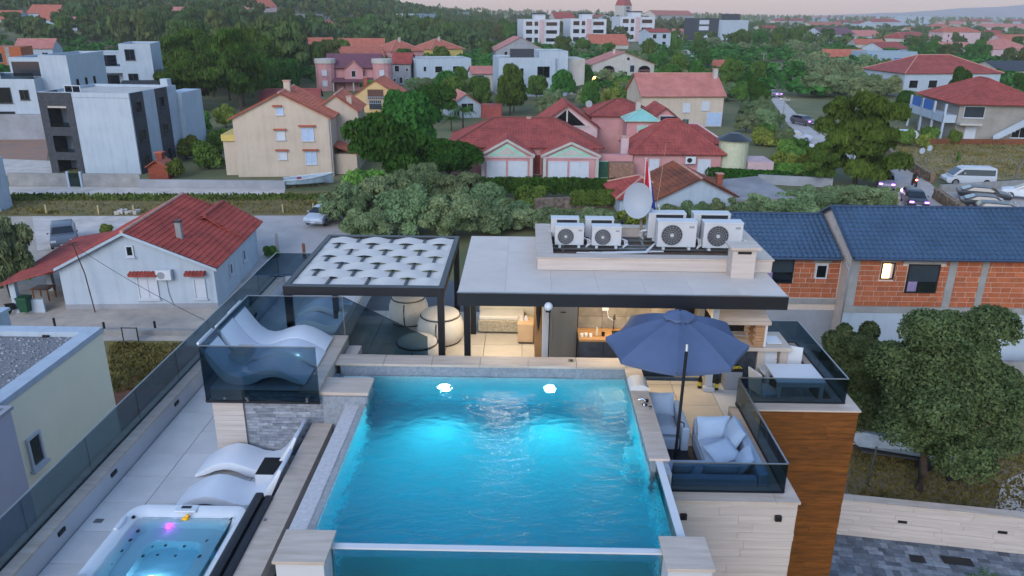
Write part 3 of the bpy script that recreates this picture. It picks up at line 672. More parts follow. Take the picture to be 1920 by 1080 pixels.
dk_ = thing('rubber_duck', 'small yellow rubber duck floating at the back of the hot tub', 'toy', G(348, 976, ZD+.49))
m_yel = M('duck_yellow', '#e8a80e', .4, .03)
MB().ball((0,0,.03), .06, .045, .035).ball((.04,0,.085), .03, .03, .03).build('body', m_yel, dk_, smooth=True); MB().cyl(.075, 0, .08, .012, .008, 8).build('beak', M('duck_orange', '#d9550c', .4), dk_)
MB().box(-6.98, 10.28, ZD+.002, -6.84, 10.38, ZD+.008).build('floor_drain', m_steel, label='small square metal drain grate in the deck beside the hot tub', category='drain')
# ================================================================= house building helpers
m_tile_red = M('roof_tile_red', '#a34840', .8, .3, .9, .2, 12, col2='#7a342c', streak=.25)
m_tile_dull = M('roof_tile_dull_red', '#9d4c45', .8, .3, .8, .2, 12, col2='#7c3a36', streak=.25)
m_tile_or = M('roof_tile_orange', '#b66850', .8, .35, .8, .2, 12, col2='#965242', streak=.25)
m_tile_pale = M('roof_tile_pale', '#b97a70', .8, .3, .6, .2, 12, col2='#a0655d')
m_tile_brown = M('roof_tile_brown', '#85492f', .8, .5, .5, .2, 12, col2='#553226')
m_tile_blue = M('roof_sheet_blue', '#364f69', .30, .16, .7, spec=.8)
m_cap = M('ridge_cap_pale', '#b98a7c', .8, .2, 3)
m_dark_ridge = M('ridge_cap_dark', '#6f4038', .8, .2, 3)
m_plaster = M('plaster_white', '#a5b1bd', .85, .1, .5, col2='#98a5b2', streak=.14)
m_plaster2 = M('plaster_off_white', '#b3afa9', .85, .12, .5, col2='#a19d98', streak=.16)
m_pink = M('plaster_pink', '#b98a8a', .85, .12, .6, col2='#a77678')
m_pinkl = M('plaster_pale_pink', '#bba2a6', .85, .12, .6)
m_ochre = M('plaster_ochre', '#c6a878', .85, .12, .6)
m_yell = M('plaster_yellow', '#c3ac62', .85, .12, .6)
m_beige = M('plaster_beige', '#b9ab9c', .85, .12, .4, col2='#ab9d8e', streak=.12)
m_grey = M('plaster_grey', '#8d9097', .85, .15, .5)
m_dgrey = M('cladding_dark_grey', '#383d46', .7, .35, 4, .3, 20)
m_orangeb = M('hollow_brick_far', '#a85a35', .85, .25, 3)
m_shut = M('white_shutter', '#b4bac4', .6, .05)
m_shutb = M('pale_blue_shutter', '#9db2cf', .6, .08)
m_mint = M('mint_trim', '#8fb9a8', .7, .1)
m_gravel = M('roof_gravel', '#8f8f92', .9, .5, 24, .8, 30, col2='#3f4147')
def pt(o, u, n, a, b, c=0):   # point a along u, b up, c outward
    return (o[0]+u[0]*a+n[0]*c, o[1]+u[1]*a+n[1]*c, o[2]+b)
def wbox(mb, o, u, n, a0, a1, b0, b1, c0, c1):
    P_ = [pt(o,u,n,a,b,c) for c in (c0,c1) for a,b in ((a0,b0),(a1,b0),(a1,b1),(a0,b1))]
    return mb.add(P_, [(3,2,1,0),(4,5,6,7),(0,1,5,4),(1,2,6,5),(2,3,7,6),(3,0,4,7)])
def window(par, o, u, n, a, z, w_, h, style='glass', frame=None, far=False):
    """o corner of the face, u along it, n outward; a,z the lower left corner of the opening"""
    fr = frame or m_shut; t = .07
    mb = MB()
    for q in ((a,a+w_,z,z+t),(a,a+w_,z+h-t,z+h),(a,a+t,z+t,z+h-t),(a+w_-t,a+w_,z+t,z+h-t)): wbox(mb, o,u,n,*q, -.02,.07)
    if style in ('glass','shut','shutb') and w_ > .9 and not far: wbox(mb, o,u,n, a+w_/2-.03,a+w_/2+.03, z+t,z+h-t, -.02,.06)
    if not far: wbox(mb, o,u,n, a-.06,a+w_+.06, z-.06,z-.005, -.02,.13)
    W_ = mb.build('window', fr, par)
    pm = {'glass': m_win, 'pale': m_wint, 'shut': m_shut, 'shutb': m_shutb}.get(style, m_win) if isinstance(style, str) else style
    wbox(MB(), o,u,n, a+t+.003,a+w_-t-.003, z+t+.003,z+h-t-.003, .005,.03).build('shutter' if style in ('shut','shutb') else 'pane', pm, W_)
    return W_
def roof_panel(mb, e0, e1, r0, r1, course=.36, pitch=.26, wave=.05, k=4, th=.07):
    e0, e1, r0, r1 = map(Vector, (e0, e1, r0, r1)); u = (e1-e0).normalized()
    n = u.cross((r0+r1)/2-(e0+e1)/2); n.normalize()
    if n.z < 0: n = -n
    L = ((r0+r1)/2-(e0+e1)/2).length; J = max(2, round(L/course))
    lp = lambda a, b, t: a+(b-a)*t
    bt = [p-n*th for p in (e0, e1, r1, r0)]; mb.add(bt+[e0, e1, r1, r0], [(3,2,1,0),(0,1,5,4),(1,2,6,5),(2,3,7,6),(3,0,4,7)])
    for j in range(J):
        t0, t1 = j/J, (j+1)/J
        rows = []
        for t in (t0, t1):
            a = (lp(e0,r0,t)-e0).dot(u); b = (lp(e1,r1,t)-e0).dot(u); rows.append((t, a, b))
        lo = min(rows[0][1], rows[1][1]); hi = max(rows[0][2], rows[1][2])
        if k: us = [i*pitch/k for i in range(math.floor(lo/(pitch/k)), math.ceil(hi/(pitch/k))+1)]
        else: us = [lo, hi]
        idx = []; vs = []
        mid0 = lp(e0,r0,t0); mid1 = lp(e0,r0,t1)
        for uu in us:
            hgt = wave*(.5+.5*math.cos(2*math.pi*uu/pitch)) if k else 0
            p0 = mid0+u*(min(max(uu, rows[0][1]), rows[0][2])-rows[0][1]); p1 = mid1+u*(min(max(uu, rows[1][1]), rows[1][2])-rows[1][1])
            vs += [p0+n*.004, p0+n*(.035+hgt), p1+n*(.006+hgt*.9)]
        fs = []
        for i in range(len(us)-1):
            fs += [(3*i, 3*i+3, 3*i+4, 3*i+1), (3*i+1, 3*i+4, 3*i+5, 3*i+2)]
        mb.add(vs, fs)
    return mb
def roof_parts(par, panels, mat, caps=(), capmat=None, capr=.1, name='roof', **k):
    mb = MB()
    for p in panels: roof_panel(mb, *p, **k)
    rf = mb.build(name, mat, par)
    if caps:
        c = MB()
        for a, b in caps:
            a, b = Vector(a), Vector(b); n = max(2, int((b-a).length/.42))
            for i in range(n):
                p, q = a+(b-a)*(i/n), a+(b-a)*((i+1.05)/n); c.tube([p, q], capr*1.12, 6, capr*.95)
        c.build('ridge_tiles', capmat or m_cap, rf)
    return rf
def gable(par, x0, x1, y0, y1, zw, rise, ridge='x', ov=.35, ovg=.3, mat=None, wall=None, caps=True, capmat=None, z0=0, walls=True, name='roof', **k):
    """box walls with gable ends and two roof slopes; ridge runs along local x or y"""
    mat = mat or m_tile_red
    if walls:
        mb = MB()
        if ridge == 'x':
            ym = (y0+y1)/2; mb.ext([(y0,z0),(y1,z0),(y1,zw),(ym,zw+rise-.03),(y0,zw)], x0, x1, 'x')
        else:
            xm = (x0+x1)/2; mb.ext([(x0,z0),(x0,zw),(xm,zw+rise-.03),(x1,zw),(x1,z0)], y0, y1, 'y')
        mb.build('wall', wall or m_plaster, par)
    s = rise/(((y1-y0) if ridge == 'x' else (x1-x0))/2); dz = ov*s; h = .02
    if ridge == 'x':
        ym = (y0+y1)/2; a, b = x0-ovg, x1+ovg
        P_ = [((a,y0-ov,zw-dz+h),(b,y0-ov,zw-dz+h),(a,ym,zw+rise+h),(b,ym,zw+rise+h)), ((b,y1+ov,zw-dz+h),(a,y1+ov,zw-dz+h),(b,ym,zw+rise+h),(a,ym,zw+rise+h))]
        c = [((a,ym,zw+rise+h+.04),(b,ym,zw+rise+h+.04))]
    else:
        xm = (x0+x1)/2; a, b = y0-ovg, y1+ovg
        P_ = [((x1+ov,a,zw-dz+h),(x1+ov,b,zw-dz+h),(xm,a,zw+rise+h),(xm,b,zw+rise+h)), ((x0-ov,b,zw-dz+h),(x0-ov,a,zw-dz+h),(xm,b,zw+rise+h),(xm,a,zw+rise+h))]
        c = [((xm,a,zw+rise+h+.04),(xm,b,zw+rise+h+.04))]
    return roof_parts(par, P_, mat, c if caps else (), capmat, name=name, **k)
def hip(par, x0, x1, y0, y1, zw, rise, ov=.4, mat=None, wall=None, z0=0, walls=True, capmat=None, inset=None, name='roof', **k):
    if walls: MB().box(x0, y0, z0, x1, y1, zw).build('wall', wall or m_plaster, par)
    X0, X1, Y0, Y1 = x0-ov, x1+ov, y0-ov, y1+ov; z = zw+.02; zr = zw+rise
    w_, d_ = X1-X0, Y1-Y0; ins = inset if inset is not None else min(w_, d_)/2
    if w_ >= d_: A_, B_ = Vector((X0+ins, (Y0+Y1)/2, zr)), Vector((X1-ins, (Y0+Y1)/2, zr))
    else: A_, B_ = Vector(((X0+X1)/2, Y0+ins, zr)), Vector(((X0+X1)/2, Y1-ins, zr))
    c00, c10, c11, c01 = Vector((X0,Y0,z)), Vector((X1,Y0,z)), Vector((X1,Y1,z)), Vector((X0,Y1,z))
    if w_ >= d_: P_ = [(c00,c10,A_,B_),(c11,c01,B_,A_),(c10,c11,B_,B_),(c01,c00,A_,A_)]; H_ = [(c00,A_),(c01,A_),(c10,B_),(c11,B_),(A_,B_)]
    else: P_ = [(c00,c10,A_,A_),(c11,c01,B_,B_),(c10,c11,A_,B_),(c01,c00,B_,A_)]; H_ = [(c00,A_),(c10,A_),(c01,B_),(c11,B_),(A_,B_)]
    up = Vector((0,0,.05))
    return roof_parts(par, P_, mat or m_tile_red, [(a+up,b+up) for a, b in H_ if (b-a).length > .3], capmat, name=name, **k)
def flat(par, x0, x1, y0, y1, z0, z1, wall=None, name='wall', para=.35, floor=None):
    MB().box(x0,y0,z0,x1,y1,z1-para).build(name, wall or m_plaster, par)
    if para:
        t = .2; mb = MB().box(x0,y0,z1-para,x1,y0+t,z1).box(x0,y1-t,z1-para,x1,y1,z1).box(x0,y0+t,z1-para,x0+t,y1-t,z1).box(x1-t,y0+t,z1-para,x1,y1-t,z1)
        mb.build('parapet', wall or m_plaster, par); MB().box(x0+t,y0+t,z1-para,x1-t,y1-t,z1-para+.03).build('roof_deck', floor or m_conc, par)
def face(par_w, f, w_, d_, z=0):
    """corner, direction and outward normal of a side of a box 0..w, 0..d"""
    return {'S': ((0,0,z),(1,0),(0,-1)), 'E': ((w_,0,z),(0,1),(1,0)), 'N': ((w_,d_,z),(-1,0),(0,1)), 'W': ((0,d_,z),(0,-1),(-1,0))}[f]
def wins(par, w_, d_, L, far=False):
    for it in L:
        f, a, z, ww, hh = it[:5]; st = it[5] if len(it) > 5 else 'glass'
        o, u, n = face(par, f, w_, d_); window(par, o, u, n, a, z, ww, hh, st, far=far)
def place(name, label, A, B, cat='house', group=None):
    """a house stood on two ground points: front left and front right corner; returns its Empty and its front width"""
    A, B = Vector(A), Vector(B); d = B-A
    t = thing(name, label, cat, (A.x, A.y, min(A.z, B.z)), math.atan2(d.y, d.x), group)
    return t, math.hypot(d.x, d.y)
def chimney(par, x, y, z0, z1, s=.5, mat=None, cap=None):
    c = MB().cbox(x, y, z0, s, s, z1-z0).build('chimney', mat or m_plaster2, par)
    MB().cbox(x, y, z1+.003, s*1.25, s*1.25, .08).build('chimney_cap', cap or m_cap, c)
def railbars(par, o, u, n, a0, a1, z, h, mat, step=.14, c=.05, name='railing'):
    mb = MB(); wbox(mb, o,u,n,a0,a1,z+h-.06,z+h,c,c+.06); a = a0
    wbox(mb, o,u,n,a0,a1,z,z+.05,c,c+.06)
    while a < a1: wbox(mb, o,u,n,a,a+.05,z+.05,z+h-.06,c+.01,c+.05); a += step
    return mb.build(name, mat, par)
# ================================================================= near neighbours
# --- white single storey house with the red roof, left
A, B = G(125,580), G(410,579)
h, w_ = place('white_house', 'small white house with red tiled gable roof and a red porch roof at its left', A, B)
ez, apx = 2.42, 4.35; dpt = 8.6
xr = 3.75                                      # ridge
mb = MB(); mb.ext([(0,0),(0,ez),(xr,apx),(w_,ez),(w_,0)], 0, dpt, 'y'); mb.build('wall', m_plaster, h)
MB().box(-.02,-.025,0,w_+.02,-.001,.28).build('plinth', m_grey, h)
s1 = (apx-ez)/(w_-xr); s0 = (apx-ez)/xr; ov = .25; fo = .28
E0 = lambda y: (w_+ov, y, ez-s1*ov+.03)
pan = [((w_+ov,-fo,ez-s1*ov+.03),(w_+ov,dpt+fo,ez-s1*ov+.03),(xr,-fo,apx+.03),(xr,dpt+fo,apx+.03)),
       ((-.1,dpt+fo,ez-.02),(-.1,-fo,ez-.02),(xr,dpt+fo,apx+.03),(xr,-fo,apx+.03))]
roof_parts(h, pan, m_tile_red, [((xr,-fo,apx+.08),(xr,dpt+fo,apx+.08))], m_cap, capr=.09, pitch=.2, course=.3, wave=.045)
roof_parts(h, [((w_+ov,5.2,ez-s1*ov+.05),(w_+ov,dpt+fo+.6,ez-s1*ov+.05),(w_-2.1,5.6,3.75),(w_-2.1,dpt+.8,3.75)), ((w_-4.3,dpt+.8,3.0),(w_-4.3,5.6,3.0),(w_-2.1,dpt+.8,3.75),(w_-2.1,5.6,3.75))], m_tile_red, [((w_-2.1,5.6,3.8),(w_-2.1,dpt+.8,3.8))], m_tile_red, pitch=.2, course=.3, wave=.045, name='rear_roof')
roof_parts(h, [((-2.7,dpt-1.2,1.95),(-2.7,-.9,1.75),(-.1,dpt-1.2,ez-.05),(-.1,-fo,ez-.05))], m_tile_dull, pitch=.2, course=.3, wave=.03, name='porch_roof')
mb = MB()
mb.add([(0-.1,-fo-.02,ez-.14),(xr,-fo-.02,apx-.1),(xr,-fo-.02,apx+.06),(-.1,-fo-.02,ez+.02),(-.1,-fo+.05,ez-.14),(xr,-fo+.05,apx-.1),(xr,-fo+.05,apx+.06),(-.1,-fo+.05,ez+.02)], [(0,1,2,3),(7,6,5,4),(0,4,5,1),(1,5,6,2),(2,6,7,3),(3,7,4,0)])
mb.add([(xr,-fo-.02,apx-.1),(w_+ov,-fo-.02,ez-s1*ov-.12),(w_+ov,-fo-.02,ez-s1*ov+.04),(xr,-fo-.02,apx+.06),(xr,-fo+.05,apx-.1),(w_+ov,-fo+.05,ez-s1*ov-.12),(w_+ov,-fo+.05,ez-s1*ov+.04),(xr,-fo+.05,apx+.06)], [(0,1,2,3),(7,6,5,4),(0,4,5,1),(1,5,6,2),(2,6,7,3),(3,7,4,0)])
mb.build('barge_board', m_plaster, h)
for x, y in ((-2.5,-.5),(-2.5,3.0),(-2.5,6.4)): MB().box(x,y,0,x+.3,y+.3,1.8).build('porch_post', m_plaster, h)
MB().box(-2.2,-.45,0,-.9,-.3,.75).build('porch_wall', m_plaster, h)
wins(h, w_, dpt, [('S',3.75-.05,3.0,.42,.62),('S',4.0,.55,1.1,1.35,'shut'),('S',7.0,.55,.65,1.2,'shut'),('E',2.5,1.0,.5,.7,'pale'),('E',5.2,1.0,.5,.7,'pale')])
for x, l_ in ((3.75,1.5),(6.7,1.05)): roof_panel(MB(), (x,-.42,2.02),(x+l_,-.42,2.02),(x,-.02,2.14),(x+l_,-.02,2.14), pitch=.2, course=.2).build('canopy', m_tile_red, h)
chimney(h, xr+2.15, 1.9, apx-1.2, apx+.05, .30, m_conc, m_black)
ac = MB().box(5.2,-.36,1.75,6.0,-.05,2.3).build('wall_air_conditioner', m_whitepl, h, bev=.015); MB().disc((5.48,-.362,2.02),(0,-1,0),.2,.006,20).build('fan_grille', m_grey, ac)
MB().tube([(5.6,-.02,1.75),(5.62,-.03,.9),(5.8,-.03,.1)], .02, 6).build('pipe', m_grey, h)
MB().tube([(1.75,-.5,-.0),(1.6,-.5,2.2),(1.28,-.55,3.95)], .03, 6).tube([(.95,-.55,3.78),(1.6,-.55,3.85)], .025, 5).tube([(1.15,-.8,3.9),(1.4,-.3,3.9)], .025, 5).build('antenna_mast', M('rust_mast', '#4c2e2a', .7), label='thin rusty antenna mast beside the white house gable', category='mast', loc=A, rz=h.rotation_euler.z)
# --- cream house with stepped orange roof
A, B = G(448,333), G(627,333)
h, w_ = place('cream_house', 'cream two storey house with orange tiled roof and blue shutters', A, B)
ez = 5.75
gable(h, 0, w_, 0, 7.5, ez, 2.3, 'y', mat=m_tile_or, wall=m_beige, ov=.3, capmat=m_cap)
gable(h, w_-2.2, w_+2.2, 4.2, 10.5, ez+.15, 1.55, 'y', mat=m_tile_or, wall=m_beige, ov=.25, capmat=m_cap)
wins(h, w_, 7.5, [('S',4.2,6.0,.7,.75,'shutb'),('S',4.0,3.6,.85,.9,'shut'),('S',6.4,3.5,1.2,1.3,'shutb'),('S',4.0,1.7,.85,.8,'shut'),('S',6.6,1.2,1.1,1.3,'shutb')])
for z_ in (5.05, 4.65): pass
for a, z_, l_ in ((3.9,6.85,.9),(3.8,4.62,1.2),(6.2,4.95,1.6),(3.8,2.62,1.2),(6.4,2.62,1.5)): roof_panel(MB(), (a,-.3,z_),(a+l_,-.3,z_),(a,-.01,z_+.08),(a+l_,-.01,z_+.08), k=0).build('canopy', m_tile_or, h)
MB().box(-1.4,1.0,0,-.05,5,3.4).build('side_wing', m_beige, h); MB().box(-1.5,.8,3.4,-.02,5.2,4.0).build('balcony', m_yell, h)
chimney(h, w_*.52, 3.2, 7.2, 8.9, .6, m_beige); chimney(h, w_+1.3, 5, 5.5, 7.2, .5, m_beige)
MB().tube([(w_-.15,-.06,ez-.1),(w_-.15,-.06,.1)], .05, 6).build('drainpipe', m_grey, h)
MB().box(w_+.02,1,0,w_+2.2,4.0,2.0).build('side_wing', m_beige, h); roof_parts(h, [((w_+2.4,.8,2.0),(w_+2.4,4.1,2.0),(w_,.8,2.9),(w_,4.1,2.9))], m_tile_or, name='lean_to_roof')
# --- dark framed modern block
A, B = G(100,325), G(265,329)
h, w_ = place('modern_block', 'white three storey modern block with dark brick corner frame and strips', A, B, 'apartment block')
z1 = HT(A, 172); d_ = 9.0
cw = w_*.37
mb = MB().box(cw,.0,0,w_,d_,z1-.45).box(0,2.4,0,cw,d_,z1-.45); mb.build('wall', m_plaster, h)
flat(h, 0, w_, 0, d_, z1-.5, z1, m_plaster, para=.3, floor=m_plaster2)
MB().box(w_-1.5,d_+.01,0,w_+.5,d_+4.5,z1-.8).build('rear_wing', m_plaster, h)
q = MB().box(-.05,-.06,0,.75,-.004,z1-.05).box(cw-.7,-.06,0,cw,-.004,z1-.05)
for z in (0, z1*.36, z1*.71): pass
q.box(.75,-.06,z1-1.3,cw-.7,-.004,z1-.05).box(.75,-.06,z1*.53-.5,cw-.7,-.004,z1*.53+.35).box(.75,-.06,z1*.2-.3,cw-.7,-.004,z1*.2+.5)
q.build('dark_frame', m_dgrey, h)
MB().box(-.05,0,0,.4,2.4,z1-.05).build('corner_pier', m_dgrey, h)
for z in (z1*.2, z1*.53, z1*.82):
    MB().box(.4,.02,z-.1,cw,2.4,z+.1).build('balcony_floor', m_plaster2, h)
    MB().box(.75,.02,z+.1,cw-.7,.05,z+.8).build('balcony_glass', m_glass_dark, h)
    window(h, (0,2.4,0),(1,0),(0,-1), 1.2, z+.15, 1.7, 1.7, 'glass')
for a0, a1 in ((.2,2.4),(d_*.52,d_*.78)):
    wbox(MB(), (w_,0,0),(0,1),(1,0), a0,a1,0,z1-.02,.0,.05).build('dark_strip', m_dgrey, h)
    for z in (.6,3.2,5.9): window(h, (w_+.052,0,0),(0,1),(1,0), (a0+a1)/2-.5, z, .8 if a0>1 else 1.0, 1.1, 'glass', m_dgrey)
MB().box(w_-1,d_-1.2,z1,w_-.2,d_-.4,z1+.7).build('chimney', m_plaster, h)
# --- left white apartment blocks
A, B = G(-60,262), G(120,262)
h, w_ = place('apartment_block', 'white stepped apartment block with glazed roof terrace at the left picture edge', A, B, 'apartment block')
zt = HT(B, 110)
flat(h, 0, w_-2.2, 0, 11, 0, zt-2.4, m_plaster); flat(h, w_-2.2, w_+1.2, 2.0, 13, 0, zt+.3, m_plaster)
flat(h, w_-6, w_-2.2, 2.5, 10, zt-2.4, zt, m_plaster)
for z in (zt-5.3, zt-8.2): window(h, (0,0,0),(1,0),(0,-1), .8, z, 5.5, 1.9, 'glass', m_dgrey); window(h, (0,0,0),(1,0),(0,-1), w_-4.2, z+.4, 1.1, 1.2, 'glass', m_dgrey)
window(h, (w_-6,2.5,0),(1,0),(0,-1), .3, zt-2.2, 3.3, 1.7, 'pale', m_dgrey)
MB().box(w_-6,.02,zt-2.4,w_-2.2,.08,zt-1.7).build('balcony_glass', m_glass_dark, h)
for a in (1.5,4,6.5): window(h, (w_+1.2,2,0),(0,1),(1,0), a, zt-4.0, .6, 1.3, 'glass', m_dgrey)
flat(h, 0, w_, -.6, -.02, 0, 3.1, m_grey, para=0)
A, B = G(178,215), G(300,212)
h, w_ = place('apartment_block', 'white apartment block with long balconies and a dark grey lower roof', A, B, 'apartment block')
zt = HT(B, 82)
flat(h, w_*.52, w_, 0, 10, 0, zt, m_plaster); flat(h, 0, w_*.52, 1.6, 10, 0, zt-1.4, m_plaster)
for k, z in enumerate((zt-3.2, zt-6.2)):
    MB().box(0,0,z-1.1,w_*.52-.01,1.6,z-.1).build('balcony', m_plaster, h); MB().box(.1,.05,z-.1,w_*.5,.1,z+.25).build('balcony_glass', m_glass_dark, h)
    window(h, (0,1.6,0),(1,0),(0,-1), 1.2, z-.1, w_*.3, 1.6, 'glass', m_dgrey)
for z in (zt-2.4, zt-6): window(h, (0,0,0),(1,0),(0,-1), w_*.6, z, 1.4, 1.6, 'glass', m_dgrey)
roof_parts(h, [((w_*.4,-3,zt-7.0),(w_+1.5,-3,zt-7.0),(w_*.5,-.02,zt-5.4),(w_+1.2,-.02,zt-5.4))], m_dgrey, name='lower_roof', k=0)
for a in (3,6): window(h, (w_,0,0),(0,1),(1,0), a, zt-5.5, .6, 1.4, 'glass', m_dgrey)
A, B = G(-90,398), G(2,398)
h, w_ = place('apartment_block', 'corner of a white balconied building at the left picture edge above the olive tree', A, B, 'apartment block')
zt = HT(B, 300); MB().box(0,0,0,w_,1.6,zt).build('wall', m_plaster, h)
for z in (zt*.2, zt*.6): MB().box(w_-2.2,-.9,z-.12,w_-.02,-.01,z).build('balcony_floor', m_plaster2, h); railbars(h, (0,-.9,0),(1,0),(0,-1), w_-2.2, w_-.05, z, .9, m_shut, .2, 0); window(h, (0,0,0),(1,0),(0,-1), w_-1.8, z+.05, 1.2, 1.7)
# --- unfinished brick house and roofs at far left
A, B = G(-30,140), G(48,140)
h, w_ = place('unfinished_house', 'unfinished bare orange brick house behind the white blocks', A, B)
flat(h, 0, w_, 0, 8, 0, HT(B,88), m_orangeb, para=0); MB().box(w_*.62,-.05,0,w_*.72,-.003,HT(B,88)).build('concrete_column', m_conc, h); window(h, (0,0,0),(1,0),(0,-1), w_*.3, HT(B,88)-3.6, 2.2, 2.2, 'glass', m_conc)
A, B = G(35,130), G(105,130)
h, w_ = place('red_roof_house', 'low white house with a wide dull red roof beside the bare brick house', A, B)
gable(h, 0, w_, 0, 9, HT(B,90), 2.2, 'x', mat=m_tile_pale, k=0); wins(h, w_, 9, [('S',w_*.7,3.0,1.5,1.3)])
# --- yellow-white modern house with the gravel roof, lower left
z6 = 6.5; c0 = G(190,617,z6)
h = thing('gravel_roof_house', 'pale yellow modern house with white edged flat gravel roof', 'house', (c0.x, c0.y, 0))
MB().box(-9,-13,0,0,0,z6-.12).build('wall', M('pale_yellow_render', '#e3ddc6', .85, .05, .4), h)
MB().box(-8.6,-12.6,z6-.118,-.45,-.45,z6-.08).build('gravel', m_gravel, h)
for q in ((-9.03,-13.03,-8.6,.03),(-.42,-13.03,.03,.03),(-8.598,-.42,-.422,.03),(-8.598,-13.03,-.422,-12.6)):
    MB().box(q[0],q[1],z6-.117,q[2],q[3],z6+.06).build('parapet', m_plaster, h, bev=.01)
window(h, (0,0,0),(0,-1),(1,0), 3.6, 4.3, .55, .9, 'pale'); 
for x in (-3.0,-1.5,-5.5): MB().box(x,-.5,z6-.08,x+.18,-.44,z6-.02).build('roof_outlet', m_black, h)
rs_ = random.Random(3); gm = MB()
for _ in range(2600):
    x, y, s_ = rs_.uniform(-8,-.5), rs_.uniform(-8.5,-.5), rs_.uniform(.03,.07); a = rs_.uniform(0,6)
    gm.add([(x+s_*math.cos(a),y+s_*math.sin(a),z6-.08),(x+s_*math.cos(a+2.1),y+s_*math.sin(a+2.1),z6-.08),(x+s_*math.cos(a+4.2),y+s_*math.sin(a+4.2),z6-.08),(x,y,z6-.08+s_*.8)], [(0,1,3),(1,2,3),(2,0,3)])
gm.build('gravel_stones', M('gravel_stone', '#a6a7ab', .9, .6, 5, col2='#4c4e55'), h, kind='stuff')
c1 = G(19,767,7.0)
h2 = thing('grey_annex', 'lilac grey rendered wing with a thin dark roof edge at the left picture edge', 'house', (c1.x, c1.y, 0))
MB().box(-3,-7,0,0,0,6.98).build('wall', M('lilac_render', '#a3a5b4', .85, .05, .4), h2); MB().box(-3.05,-7.05,6.982,.05,.05,7.06).build('roof_edge', m_grey, h2); MB().box(-2.9,-6.9,7.062,-.1,-.1,7.08).build('roof_deck', m_conc, h2)
c2 = G(14,577,6.2)
h3 = thing('white_roof_block', 'small white roof block beyond the gravel roof at the left edge', 'house', (c2.x, c2.y, 0))
MB().box(-3,-1.2,0,0,0,6.1).build('wall', m_plaster, h3); MB().box(-3.05,-1.25,6.102,.05,.05,6.2).build('roof_edge', m_plaster, h3)
# --- brick house with the blue sheet roof, right
bh = thing('brick_house', 'long house of bare orange hollow brick with dark blue sheet metal roof', 'house', (19, 33, 0))
bx0, bx1, bx2 = 8.6, 14.62, 27.5
def bp(mb, n_, mt, **k): return mb.build(n_, mt, bh, W=1, **k)
zb = 3.05
bp(MB().box(bx1,32.62,0,bx2,38.2,5.5).add([(bx1,32.62,5.5),(bx1,38.2,5.5),(bx1,35.4,6.95)], [(0,2,1)]), 'wall', m_joint_w := M('lime_mortar', '#c9b8ac', .9, .1))
bp(MB().box(bx0,33.62,0,bx1-.003,38.9,5.2), 'wall', m_joint_w)
bp(MB().box(bx1-.02,32.585,0,bx2,32.617,zb-.32), 'plaster', m_plaster)
bp(MB().box(bx0,33.585,0,bx1-.03,33.617,zb-.62), 'plaster', m_grey)
bp(MB().box(bx1-.02,32.56,zb-.318,bx2,32.617,zb-.01), 'ring_beam', m_conc); bp(MB().box(bx0,33.56,zb-.3,bx1-.03,33.617,zb-.05), 'ring_beam', m_conc)
m_blk = [M('hollow_block_%d' % i, c, .85, .16, 5, .4, 30, rand=.07) for i, c in enumerate(('#a45b3a', '#9d5536', '#aa603f', '#9a5738'))]
cols_r = [(14.60,15.0),(18.95,19.3),(20.4,20.7),(25.2,25.5)]
Wr = [(15.95,16.55,4.35,5.15,'lit'),(17.15,18.55,3.72,5.08,'dark'),(23.2,24.6,3.72,5.08,'dark')]
Wl = [(11.0,12.45,3.75,4.95,'dark'),(13.45,14.0,4.0,4.7,'small')]
CUT_R = [(a,b,0,9) for a, b in cols_r]+[(a-.02,b+.02,c-.05,d+.02) for a, b, c, d, _ in Wr]+[(15.7,16.8,5.18,9),(16.9,18.8,5.1,9),(22.9,24.9,5.1,9)]
CUT_L = [(a-.02,b+.02,c-.05,d+.02) for a, b, c, d, _ in Wl]+[(10.7,12.7,4.97,9),(13.3,14.15,4.75,9)]
wr = bp(MB().box(bx1,32.60,zb,bx2,32.618,5.45), 'brick_wall', m_joint_w)
planks(wr, 'brick', bx1, bx2, zb, 5.46, 32.60, .242, .50, .022, m_blk, cuts=CUT_R, gap=.026, seed=5)
wl = bp(MB().box(bx0,33.60,zb,bx1-.04,33.618,5.12), 'brick_wall', m_joint_w)
planks(wl, 'brick', bx0+2.0, bx1-.05, zb, 5.12, 33.60, .242, .50, .022, m_blk, cuts=CUT_L, gap=.026, seed=6)
for a, b in cols_r: bp(MB().box(a,32.575,zb,b,32.6,5.45), 'concrete_column', m_conc)
for a, b, c, Y_, d in ((15.7,16.8,5.18,32.6,5.45),(16.9,18.8,5.1,32.6,5.45),(22.9,24.9,5.1,32.6,5.45),(10.7,12.7,4.97,33.6,5.12),(13.3,14.15,4.75,33.6,5.12)): bp(MB().box(a,Y_-.025,c,b,Y_,d), 'lintel', m_conc)
m_litw = EM('lit_window_glow', '#ffcf8a', 1.3)
for Y_, LW in ((32.6,Wr),(33.6,Wl)):
    for a, b, c, d, k in LW:
        f = bp(MB().box(a,Y_-.06,c,b,Y_-.02,c+.06).box(a,Y_-.06,d-.06,b,Y_-.02,d).box(a,Y_-.06,c+.06,a+.06,Y_-.02,d-.06).box(b-.06,Y_-.06,c+.06,b,Y_-.02,d-.06), 'window', m_shut if k == 'small' else m_black)
        MB().box(a+.062,Y_-.04,c+.062,b-.062 if k != 'lit' else b-.2,Y_-.03,d-.062).build('pane', m_litw if k == 'lit' else m_win, f, W=1)
        if k == 'dark':
            MB().box(a+.062,Y_-.055,c+.55,b-.062,Y_-.042,d-.062).build('roller_shutter', M('dark_slat', '#23303a', .6), f, W=1)
            MB().box(a+.1,Y_-.052,c+.08,a+.5,Y_-.042,c+.54).build('curtain', M('lilac_curtain', '#8a7aa0', .9), f, W=1)
yr = 35.4
